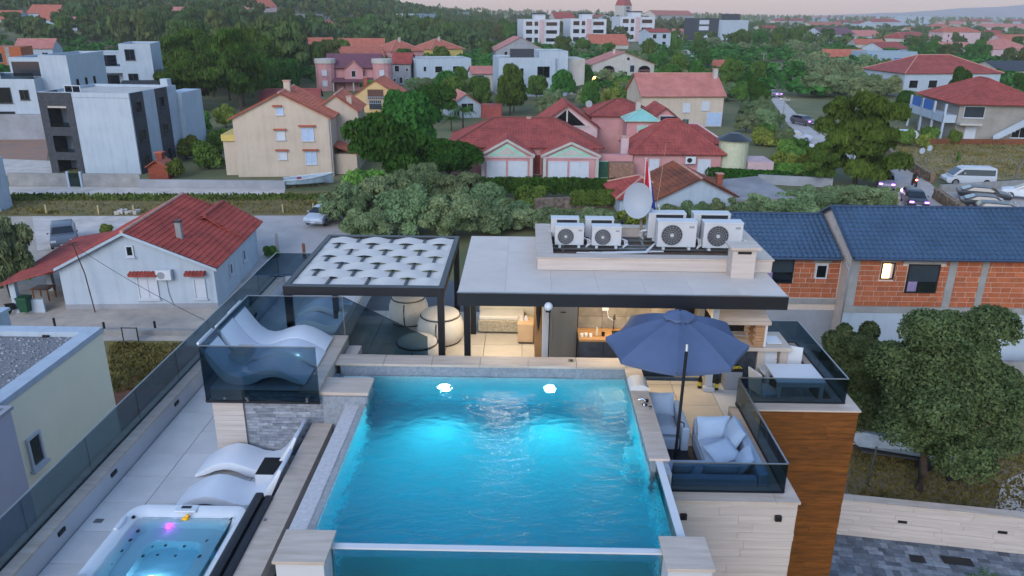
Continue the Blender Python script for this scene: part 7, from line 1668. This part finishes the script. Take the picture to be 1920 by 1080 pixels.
# ================================================================= vehicles
m_tyre = M('tyre_rubber', '#17181a', .85); m_rim = M('wheel_rim', '#9a9da2', .3, metal=.7); m_cgl = M('car_glass', '#10151b', .06, .1, spec=.8)
m_hl = EM('headlight_violet', '#c266ff', 3); m_hlo = M('headlight_clear', '#c5ccd6', .15); m_tl = M('tail_light', '#8c1f1f', .3)
def car(label, loc, rz, col, L=4.0, W=1.62, H_=1.28, kind='saloon', lit=False, cat='car', group=None):
    """nose towards local +x"""
    t = thing({'van':'van'}.get(kind,'car'), label, cat, loc, rz, group); mp_ = M('car_paint', col, .32, .05, 1, spec=.3)
    if kind == 'saloon': bel = [(-.5,.62),(-.5,.50),(-.47,.24),(.46,.20),(.5,.36),(.49,.50),(.40,.60),(.18,.66),(-.36,.70)]; cab = [(-.44,.68),(-.24,.97),(-.05,1.0),(.10,.97),(.27,.655)]
    elif kind == 'hatch': bel = [(-.49,.72),(-.5,.45),(-.47,.22),(.46,.20),(.5,.38),(.48,.54),(.38,.62),(.22,.68),(-.4,.72)]; cab = [(-.485,.70),(-.42,.96),(-.2,1.0),(.06,.98),(.27,.67)]
    else: bel = [(-.5,.55),(-.5,.40),(-.49,.16),(.46,.15),(.5,.26),(.49,.38),(.42,.46),(.30,.52),(-.48,.55)]; cab = [(-.5,.53),(-.49,.94),(-.44,1.0),(.12,.99),(.20,.94),(.40,.50)]
    def loft(prof, ws):
        mb = MB(); n = len(prof)
        for s_, ins in ((-1,0),(1,0)):
            for (u, z), wv in zip(prof, ws): mb.v.append((u*L, s_*W/2*wv, z*H_))
        for i in range(n): mb.f.append((i, (i+1)%n, n+(i+1)%n, n+i))
        mb.f += [tuple(range(n-1,-1,-1)), tuple(range(n,2*n))]; mb.mi = [0]*len(mb.f); return mb
    loft(bel, [.95 if z > .55 else 1 for u, z in bel]).build('body', mp_, t, bev=.06, seg=3, smooth=True)
    cz = max(z for _, z in cab); loft(cab, [.93-.17*(z-.6)/.4 if z > .6 else .93 for u, z in cab]).build('cabin', mp_, t, bev=.05, seg=3, smooth=True)
    # glass: proud plates over the cabin
    def side(s_):
        z0, z1 = (.70,.93) if kind != 'van' else (.58,.88); a = {'saloon':[(-.33,z0),(-.22,z1),(.07,z1),(.20,z0)],'hatch':[(-.42,z0+.02),(-.36,z1),(.05,z1),(.20,z0)],'van':[(-.46,z0),(-.46,z1),(.16,z1),(.31,z0)]}[kind]
        f = lambda z: (.93-.17*(z-.6)/.4 if z > .6 else .93)*W/2+.012
        return MB().add([(u*L, s_*f(z), z*H_) for u, z in a]+[(u*L, s_*(f(z)-.03), z*H_) for u, z in a], [(0,1,2,3) if s_ < 0 else (3,2,1,0),(0,4,5,1),(1,5,6,2),(2,6,7,3),(3,7,4,0)])
    for s_ in (-1,1): side(s_).build('side_window', m_cgl, t)
    (u0, z0), (u1, z1) = cab[-1], cab[-2]; (v0, y0), (v1, y1) = cab[0], cab[1]
    def plate(ua, za, ub, zb, k0, k1, nm, out):
        wa, wb = W*.43*k0, W*.43*k1; A = [(ua*L+out,-wa,za*H_+.02),(ua*L+out,wa,za*H_+.02),(ub*L+out,wb,zb*H_+.01),(ub*L+out,-wb,zb*H_+.01)]
        MB().add(A+[(x-out*2,y,z-.03) for x,y,z in A], [(0,1,2,3),(0,4,5,1),(1,5,6,2),(2,6,7,3),(3,7,4,0)]).build(nm, m_cgl, t)
    lp = lambda a, b, s_: a+(b-a)*s_
    plate(lp(u0,u1,.12),lp(z0,z1,.12),lp(u0,u1,.88),lp(z0,z1,.88),.98,.85,'windscreen',.014); plate(lp(v0,v1,.15),lp(y0,y1,.15),lp(v0,v1,.9),lp(y0,y1,.9),.96,.85,'rear_window',-.014)
    for x in (-.31,.31):
        for s_ in (-1,1):
            r = .29*(H_/1.28)**.5; w_ = MB().disc((x*L, s_*(W/2-.16), r), (0,s_,0), r, .17, 20).build('wheel', m_tyre, t); MB().disc((x*L, s_*(W/2+.012), r), (0,s_,0), r*.62, .012, 14).build('rim', m_rim, w_)
    zh = .46 if kind != 'van' else .36
    for s_ in (-1,1):
        MB().cbox(.487*L, s_*W*.36, zh*H_, .08, W*.2, .12).build('headlight', m_hl if lit else m_hlo, t, bev=.015); MB().cbox(-.492*L, s_*W*.38, (zh+.08)*H_, .06, W*.17, .13).build('tail_light', m_tl, t, bev=.015)
        MB().cbox(.17*L, s_*W*.55, .68*H_, .14, .12, .1).build('mirror', mp_, t, bev=.02)
    MB().cbox(.497*L, 0, .27*H_, .03, .4, .09).build('number_plate', m_whitepl, t)
    if lit:
        l = bpy.data.lights.new('beam', 'SPOT'); l.energy = 120; l.color = (.85,.7,1); l.spot_size = R(70); o = ob('beam', l, t, (.53*L, 0, .55)); o.rotation_euler = (0, R(-78), 0)
    return t
W2 = lambda x, y: G(x, y, .13)
sd_ = math.radians
car('silver hatchback parked at the edge of the yard beside the olives', W2(606,415), R(80-180), '#a9b2bf', 3.7, 1.55, 1.25, 'hatch')
car('silver grey van parked on the lot at the right', W2(1812,346), R(174), '#aab0b8', 4.5, 1.72, 1.78, 'van', cat='van')
car('dark coupe in the parking lot, farther of the dark cars', W2(1842,374), R(-22), '#23262d', 4.2, 1.62, 1.2, group='dark parked cars')
car('dark coupe in the parking lot, in front of the farther dark car', W2(1850,392), R(-22), '#23272f', 4.2, 1.62, 1.2, group='dark parked cars')
car('dark car with a silver roof edge nearest the blue roof', W2(1880,408), R(-22), '#31353c', 4.1, 1.62, 1.25, 'hatch', group='dark parked cars')
car('white car at the right picture edge of the parking lot', W2(1922,372), R(150), '#c3c7cd', 3.9, 1.6, 1.3, 'hatch')
car('dark car driving on the road with violet headlights', W2(1712,384), R(-104), '#2b2e36', 3.9, 1.6, 1.28, 'hatch', True)
car('small car with violet lights half hidden by the reeds on the road', W2(1660,352), R(-112), '#6f6a80', 3.4, 1.45, 1.3, 'hatch', True)
car('distant car with bright violet headlights at the road bend', W2(1447,181), R(-62), '#8b8a92', 3.9, 1.6, 1.3, 'hatch', True)
car('car with violet lights coming round beside the big pine', W2(1505,233), R(-66), '#55525c', 3.9, 1.6, 1.3, 'hatch', True)
car('silver car parked by the villa garden, rear one', W2(1490,264), R(-10), '#a3abb6', 4.0, 1.6, 1.28); car('pale car parked by the villa garden, front one', W2(1494,282), R(-8), '#b4bac2', 4.0, 1.6, 1.28)
car('white car half hidden behind the pine branches by the road', W2(1640,312), R(-55), '#b9c0c8', 3.9, 1.6, 1.3, 'hatch'); car('pale car behind the shrubs above the dry field', W2(1688,262), R(170), '#a8b0b4', 3.9, 1.6, 1.3, 'hatch')
car('dark estate car beside the porch of the white house', W2(122,456), R(-60), '#59616c', 4.0, 1.6, 1.35, 'hatch')
# motorcycle and rider
p = G(1713,349,.13); t = thing('motorcycle', 'red motorcycle on the road behind the dark car', 'motorcycle', p, R(-100))
for x in (-.55,.55): w_ = MB().disc((x,-.05,.27), (0,1,0), .27, .1, 18).build('wheel', m_tyre, t); MB().disc((x,-.065,.27), (0,1,0), .15, .13, 12).build('rim', m_rim, w_)
MB().add([(-.6,-.1,.62),(-.1,-.12,.58),(.25,-.14,.78),(.5,-.1,.72),(.5,.1,.72),(.25,.14,.78),(-.1,.12,.58),(-.6,.1,.62),(-.3,-.1,.3),(.35,-.1,.3),(.35,.1,.3),(-.3,.1,.3)], [(0,1,6,7),(1,2,5,6),(2,3,4,5),(0,8,9,3,2,1),(7,6,5,4,10,11),(3,9,10,4),(8,0,7,11),(8,11,10,9)]).build('body', M('moto_red','#9c2a1e',.3), t, bev=.03)
MB().tube([(.4,-.3,.88),(.45,0,.85),(.4,.3,.88)], .02, 6).tube([(.45,0,.8),(.55,0,.3)], .03, 6).build('handlebar', m_black, t); MB().ball((.56,0,.70), .06,.1,.08).build('headlight', EM('moto_light','#ff7a5a',6), t, smooth=True)
pr = thing('person', 'person in dark clothes and a helmet riding the red motorcycle', 'person', p, R(-100))
me = bpy.data.meshes.new('rider'); V = [(-.2,0,.68),(-.12,0,.9),(-.02,0,1.14),(.03,0,1.26),(.07,0,1.42),(.0,-.18,1.12),(.14,-.27,.95),(.38,-.28,.90),(.0,.18,1.12),(.14,.27,.95),(.38,.28,.90),(-.12,-.13,.66),(.18,-.19,.60),(.08,-.19,.28),(.2,-.19,.24),(-.12,.13,.66),(.18,.19,.60),(.08,.19,.28),(.2,.19,.24)]
E_ = [(0,1),(1,2),(2,3),(3,4),(2,5),(5,6),(6,7),(2,8),(8,9),(9,10),(0,11),(11,12),(12,13),(13,14),(0,15),(15,16),(16,17),(17,18)]
me.from_pydata(V, E_, []); me.materials.append(M('rider_clothes','#1d1b20',.8,.1)); bo = ob('body', me, pr)
md = bo.modifiers.new('skin', 'SKIN'); rad = [.14,.13,.15,.06,.06,.07,.05,.04,.07,.05,.04,.10,.08,.055,.05,.10,.08,.055,.05]
for i, r in enumerate(rad): me.skin_vertices[0].data[i].radius = (r, r)
me.skin_vertices[0].data[0].use_root = True; bo.modifiers.new('sub', 'SUBSURF').levels = 1; bo.modifiers['sub'].render_levels = 1
MB().ball((.08,0,1.42), .125,.11,.13, 14, 9).build('helmet', M('helmet_red','#7d2f34',.3), pr, smooth=True); MB().ball((.125,0,1.41), .095,.085,.055, 12, 7).build('visor', m_cgl, pr, smooth=True)
# boat
A, B = G(533,352,0), G(626,346,0); d = B-A; t = thing('boat', 'old pale blue wooden boat lying on the grass below the cream house', 'boat', A, math.atan2(d.y, d.x)); L = d.length
q = MB(); NB = 12
for i in range(NB+1):
    s = i/NB; b_ = .95*math.sin(math.pi*min(1,max(.0,.16+.84*(1-s))))**.55 if s > .02 else .75; b_ = .82*(1-max(0,(s-.35)/.65)**2.2)*(.72+.28*min(1,s/.25)); sh = .55+.35*s*s
    q.v += [(s*L,-b_-.02,sh+.25),(s*L,-b_*.82,.38),(s*L,-b_*.3,.2),(s*L,b_*.3,.2),(s*L,b_*.82,.38),(s*L,b_+.02,sh+.25)]
for i in range(NB):
    for k in range(5): a = 6*i+k; q.f.append((a, a+6, a+7, a+1))
q.f += [(0,1,2,3,4,5), tuple(6*NB+k for k in (5,4,3,2,1,0))]; q.mi = [0]*len(q.f); q.build('hull', M('boat_blue','#93a8b8',.6,.2,2), t, smooth=True)
q = MB()
for i in range(NB): 
    a, b_ = Vector(q.v[0]) if 0 else None, None
hull = t.children[0].data.vertices; q = MB()
for k in (0,5): q.tube([hull[6*i+k].co for i in range(NB+1)], .05, 6)
q.build('gunwale', M('boat_trim','#b9c3cb',.6), t)
q = MB()
for i in range(NB): q.f.append((4*i,4*i+4,4*i+5,4*i+1))
for i in range(NB+1): a, b_ = hull[6*i].co, hull[6*i+5].co; q.v += [(a.x,a.y*.95,a.z-.14),(b_.x,b_.y*.95,b_.z-.14),(0,0,0),(0,0,0)]
q.mi = [0]*NB; q.build('deck', M('boat_deck','#aab4bc',.7,.25,2), t); MB().box(1.2,-.3,.74,1.6,.1,.92).build('red_cover', M('boat_red','#8a3550',.8), t)
for x in (.8,2.4,3.6): MB().box(x,-.4,0,x+.2,.4,.22).build('prop_block', m_bark, t)
# street lamp, poles, signs, stakes
m_pole = M('wood_pole', '#6d655c', .9, .2, 2); m_cpole = M('concrete_pole', '#8e8c88', .9, .1)
def pole(label, p, h_, mat, arm=True, rz=0, lean=0, name='utility_pole'):
    t = thing(name, label, 'pole', p, rz); MB().tube([(0,0,-.1),(lean,0,h_)], .13, 8, .08).build('post', mat, t)
    if arm: MB().box(lean-.7,-.05,h_-.5,lean+.7,.05,h_-.38).build('cross_arm', mat, t); MB().tube([(lean-.6,0,h_-.38),(lean-.6,0,h_-.2)], .05, 6).tube([(lean+.6,0,h_-.38),(lean+.6,0,h_-.2)], .05, 6).build('insulator', m_whitepl, t)
    return t
def ppx(label, bx, by, top, mat, **k): p = G(bx, by); return pole(label, p, HT(p, top)-p.z, mat, **k)
ppx('concrete utility pole on the left side of the curving road', 1465,240,182, m_cpole); ppx('utility pole beside the road bend above the first concrete one', 1428,142,98, m_cpole); ppx('slim timber pole in front of the olive grove', 1497,178,142, m_pole, arm=False); ppx('second slim timber pole in front of the olive grove', 1552,180,158, m_pole, arm=False)
ppx('leaning dark timber pole in the dry field at the right edge', 1900,342,262, m_pole, arm=False, lean=.8); ppx('pole on the slope above the small blue house', 1324,122,86, m_cpole, arm=False); ppx('pole rising among the far red roofs at the right', 1706,92,68, m_cpole); ppx('thin lattice mast on the skyline', 1369,22,-8, m_cpole, arm=False, name='radio_mast')
p = G(1110,163); h_ = HT(p,146); t = thing('street_lamp', 'street lamp glowing orange below the arch house', 'street lamp', p); MB().tube([(0,0,0),(0,0,h_),(.3,-.4,h_+.2)], .09, 8, .06).build('post', m_cpole, t)
MB().ball((.35,-.5,h_+.12), .30,.30,.22, 12, 8).build('lamp_head', EM('street_lamp_glow','#ffab4a',22), t, smooth=True); l = bpy.data.lights.new('lamp_light','POINT'); l.energy = 160; l.color = (1,.6,.25); l.shadow_soft_size = .3; ob('lamp_light', l, t, (.35,-.9,h_-.3))
for i, (x, y, lab) in enumerate(((1722,318,'white road sign with its back to us at the field edge, left one'),(1736,314,'white road sign with its back to us at the field edge, right one'),(1444,228,'small green round traffic mirror on a post by the villa garden'))):
    p = G(x, y); t = thing('road_sign', lab, 'sign', p, rnd.uniform(-.3,.3)); MB().tube([(0,0,0),(0,0,2.2)], .035, 6).build('post', m_steel, t); MB().disc((0,-.04,2.0), (0,-1,0), .32, .02, 16).build('sign_plate', (m_plaster, m_plaster, m_mint)[i], t)
for i, (x, y) in enumerate(((88,401),(186,402),(252,402),(531,400),(588,398))):
    lab = ('pale wooden stake in the grass strip, farthest left','pale wooden stake in the grass strip, second from the left','pale wooden stake in the grass strip beside the rubble','pale wooden stake in the grass strip in front of the boat','pale wooden stake behind the silver hatchback')[i]
    MB().box(-.06,-.06,0,.06,.06,.75).build('stake', M('stake_wood','#a89a72',.8), label=lab, category='stake', loc=G(x,y,.02), bev=.01)
q = MB(); rs_ = random.Random(2)
for _ in range(14): x, y = rs_.uniform(-1.2,1.2), rs_.uniform(-.4,.4); q.cbox(x, y, 0, rs_.uniform(.2,.5), rs_.uniform(.15,.4), rs_.uniform(.08,.3), rs_.uniform(0,3))
q.build('rubble', m_grav, label='heap of pale rubble at the edge of the grass strip', category='rubble', loc=G(232,400,.02), kind='stuff')
# walls along the road and lot
def rubble_wall(label, a, b, h_, w_, mat, name='stone_wall'):
    A, B = G(*a,0), G(*b,0); d = B-A; L = d.length; q = MB(); rs_ = random.Random(int(A.x)); x = 0
    while x < L:
        l_ = rs_.uniform(.3,.6)
        for z in np.arange(0, h_, .24): q.cbox(x+l_/2, rs_.uniform(-.04,.04), z, l_*.96, w_*rs_.uniform(.85,1.1), .225)
        x += l_
    o = q.build(name, mat, label=label, category='wall', loc=A, rz=math.atan2(d.y,d.x)); return o
m_drys = M('dry_stone', '#83705a', .95, .5, 2.2, .6, 8, rand=.05)
rubble_wall('dry stone wall along the road edge of the dry field', (1650,286), (1745,342), .9, .5, m_drys); rubble_wall('short dry stone wall between road and parking lot', (1752,372), (1800,405), .8, .5, m_drys)
wall('pale concrete wall between the van and the dark cars', (1764,362), (1990,348), .75, m_conc); wall('low grey wall below the big pine', (1420,345), (1560,352), .9, m_grey)
rubble_wall('low reddish stone edge behind the dry field', (1668,270), (1930,272), .5, .4, m_soil)
# small things in the yard of the white house
def at(x, y): return G(x, y, .06)
t = thing('wheelie_bin', 'green wheeled rubbish bin beside the porch of the white house', 'bin', at(50,586)); mg_ = M('bin_green','#14452f',.5,.1)
MB().add([(-.22,-.22,.08),(.22,-.22,.08),(.22,.22,.08),(-.22,.22,.08),(-.29,-.3,.85),(.29,-.3,.85),(.29,.3,.85),(-.29,.3,.85)], [(3,2,1,0),(4,5,6,7),(0,1,5,4),(1,2,6,5),(2,3,7,6),(3,0,4,7)]).build('body', mg_, t, bev=.03); MB().box(-.31,-.33,.852,.31,.33,.92).build('lid', mg_, t, bev=.03)
for x in (-.2,.2): MB().disc((x,.27,.1), (1,0,0), .1, .05, 12).build('wheel', m_tyre, t)
t = thing('scooter', 'small dark scooter leaning beside the green bin', 'scooter', at(32,586), .8)
for x in (-.4,.4): MB().disc((x,-.04,.18), (0,1,0), .18, .08, 14).build('wheel', m_tyre, t)
MB().add([(-.5,-.1,.6),(-.05,-.1,.55),(0,-.1,.25),(.3,-.1,.28),(.42,-.1,.8),(-.5,.1,.6),(-.05,.1,.55),(0,.1,.25),(.3,.1,.28),(.42,.1,.8),(-.4,-.1,.2),(-.4,.1,.2)], [(0,1,6,5),(1,2,7,6),(2,3,8,7),(3,4,9,8),(0,10,2,1),(5,6,7,11),(0,5,11,10),(10,11,7,2)]).build('body', m_black, t); MB().tube([(.38,-.25,.95),(.40,0,.92),(.38,.25,.95)], .02, 6).build('handlebar', m_steel, t); MB().ball((.42,0,.82), .05,.06,.06).build('front_light', M('scooter_red','#8c2d20',.4), t, smooth=True)
for i, (x, y, lab) in enumerate(((104,609,'low dark post at the yard edge behind the gravel roof'),(197,617,'dark post at the yard edge, middle one'),(292,615,'dark post at the yard edge beside the dug soil'))): MB().tube([(0,0,0),(0,0,.55)], .06, 8).build('yard_post', m_black, label=lab, category='post', loc=at(x, y+6))
wall('low stone kerb wall between the concrete yard and the soil plot', (196,628), (365,630), .3, m_conc)
t = thing('small_gate', 'small grey metal gate between the yard and the soil plot', 'gate', at(232,640)); MB().tube([(0,0,0),(0,0,.75)], .03, 6).tube([(.75,0,0),(.75,0,.75)], .03, 6).tube([(0,0,.72),(.75,0,.72)], .025, 6).build('gate_frame', m_black, t); MB().box(.04,-.01,.1,.71,.01,.68).build('gate_panel', m_grey, t)
t = thing('porch_table', 'table with clutter under the red porch roof', 'table', at(85,560)); MB().box(-.5,-.4,.65,.5,.4,.7).build('table_top', m_wood, t)
for x in (-.45,.4):
    for y in (-.35,.3): MB().box(x,y,0,x+.06,y+.06,.649).build('leg', m_wood, t)
ppx('slim grey garden post beside the low bush near the glass corner', 522,482,438, m_cpole, arm=False, name='garden_post'); MB().tube([(0,0,0),(0,0,1.0)], .1, 8).build('wooden_post', M('red_wood_post','#7a4a33',.8), label='thick reddish wooden post at the yard corner behind the glass', category='post', loc=at(571,484))
def cable(lab, a, b, sag=.6):
    a, b = Vector(a), Vector(b); MB().tube([a+(b-a)*(i/12)-Vector((0,0,sag*4*(i/12)*(1-i/12))) for i in range(13)], .016, 4).build('overhead_cable', m_black, label=lab, category='cable', smooth=True)
cable('thin overhead cable running from the rusty mast across the white gable', (-23.8,37.9,4.0), (-11.5,30.5,1.6), .35)
pa, pb = G(1465,240), G(1428,142); cable('overhead wire between the two concrete poles by the road', (pa.x,pa.y,HT(pa,183)), (pb.x,pb.y,HT(pb,99)), .8)
# --- slate paving in the lower right, stones one by one, with drain covers
pv = patch('paving_bed', [(1540,1010),(1990,1055),(1990,1200),(1480,1200)], m_joint, lift=.05)
m_sl = [M('slate_%d' % i, c, .6, .35, 2, .4, 20, rand=.22) for i, c in enumerate(('#6f7883','#636d79','#7b838d','#565f6b'))]
gw = next(o for o in S.objects if o.name == 'garden_wall'); ang = gw.rotation_euler.z; r_ = random.Random(12)
e0 = gw.location.xy; ux = Vector((math.cos(ang), math.sin(ang))); uy = Vector((math.sin(ang), -math.cos(ang))); npv = 0
v_ = .02; hs = (.26, .18, .34)
while v_ < 4.2:
    hh = r_.choice(hs); a = -2.0-r_.random()*.3
    while a < 6.4:
        l_ = r_.choice((.22,.32,.44)); c = e0+ux*(a+l_/2)+uy*(v_+hh/2); px_ = (Vector((c.x,c.y,0))-Vector((0,0,CAMZ))); rr = 540-FPX*px_.dot(CU)/px_.dot(CF)
        if rr < 1110 and npv < 300:
            key = ('paver', l_, hh, r_.randrange(4))
            if key not in _tm:
                me = bpy.data.meshes.new('paver'); q = MB().box(-l_/2+.006,-hh/2+.006,-.05,l_/2-.006,hh/2-.006,0); me.from_pydata(q.v, [], q.f); me.materials.append(m_sl[key[3]]); _tm[key] = me
            ob('paver', _tm[key], pv, (c.x, c.y, .058+r_.uniform(0,.006)), ang); npv += 1
        a += l_
    v_ += hh
for x, y, w_, d_, lab in ((1720,1048,.42,.32,'square dark drain cover in the slate paving, left one'),(1795,1052,.85,.35,'long dark drain grate in the slate paving, right one')):
    p = G(x, y, .07); t = thing('drain_cover', lab, 'drain cover', p, ang); MB().box(-w_/2,-d_/2,0,w_/2,d_/2,.014).build('cover', m_char, t)
    q = MB()
    for k in range(int(w_/.07)): q.box(-w_/2+.02+k*.07,-d_/2+.03,.0145,-w_/2+.05+k*.07,d_/2-.03,.02)
    q.build('grate', m_black, t)
# things under the big tree
t = thing('boat_trailer', 'grey boat on a trailer half hidden under the big oak', 'trailer', G(1690,862,.02), -.25)
MB().box(-1.5,-.5,.35,1.6,.5,.42).tube([(-2.6,0,.4),(-1.5,0,.4)], .04, 6).build('frame', m_steel, t)
for s_ in (-1,1): MB().disc((.6,s_*.55,.26), (0,s_,0), .26, .14, 16).build('wheel', m_tyre, t)
MB().add([(-1.6,-.35,.5),(1.5,-.55,.5),(1.5,.55,.5),(-1.6,.35,.5),(-2.2,0,1.0),(1.6,-.7,.95),(1.6,.7,.95)], [(3,2,1,0),(0,1,5,4),(2,3,4,6),(1,2,6,5),(0,4,3),(4,5,6)]).build('hull', M('hull_grey','#8b98a5',.5,.2), t)
MB().tube([(0,0,0),(.06,0,1.6)], .035, 6).build('thin_post', m_steel, label='thin leaning grey post under the big oak', category='post', loc=G(1626,912,.02))
MB().disc((0,0,.2), (0,-1,.1), .26, .12, 18, .13).build('old_tyre', m_tyre, label='old tyre leaning under the right side of the big oak', category='tyre', loc=G(1784,900,.05))
for i, (x, y) in enumerate(((1895,760),(1880,752),(1872,768))): MB().ball((0,0,.1), .35,.28,.22, 9, 6, .2).build('boulder', m_grav, loc=G(x,y,.02), label=('pale boulder at the right picture edge, farthest one','pale boulder left of the farthest boulder','pale boulder nearest the big oak')[i], category='boulder')
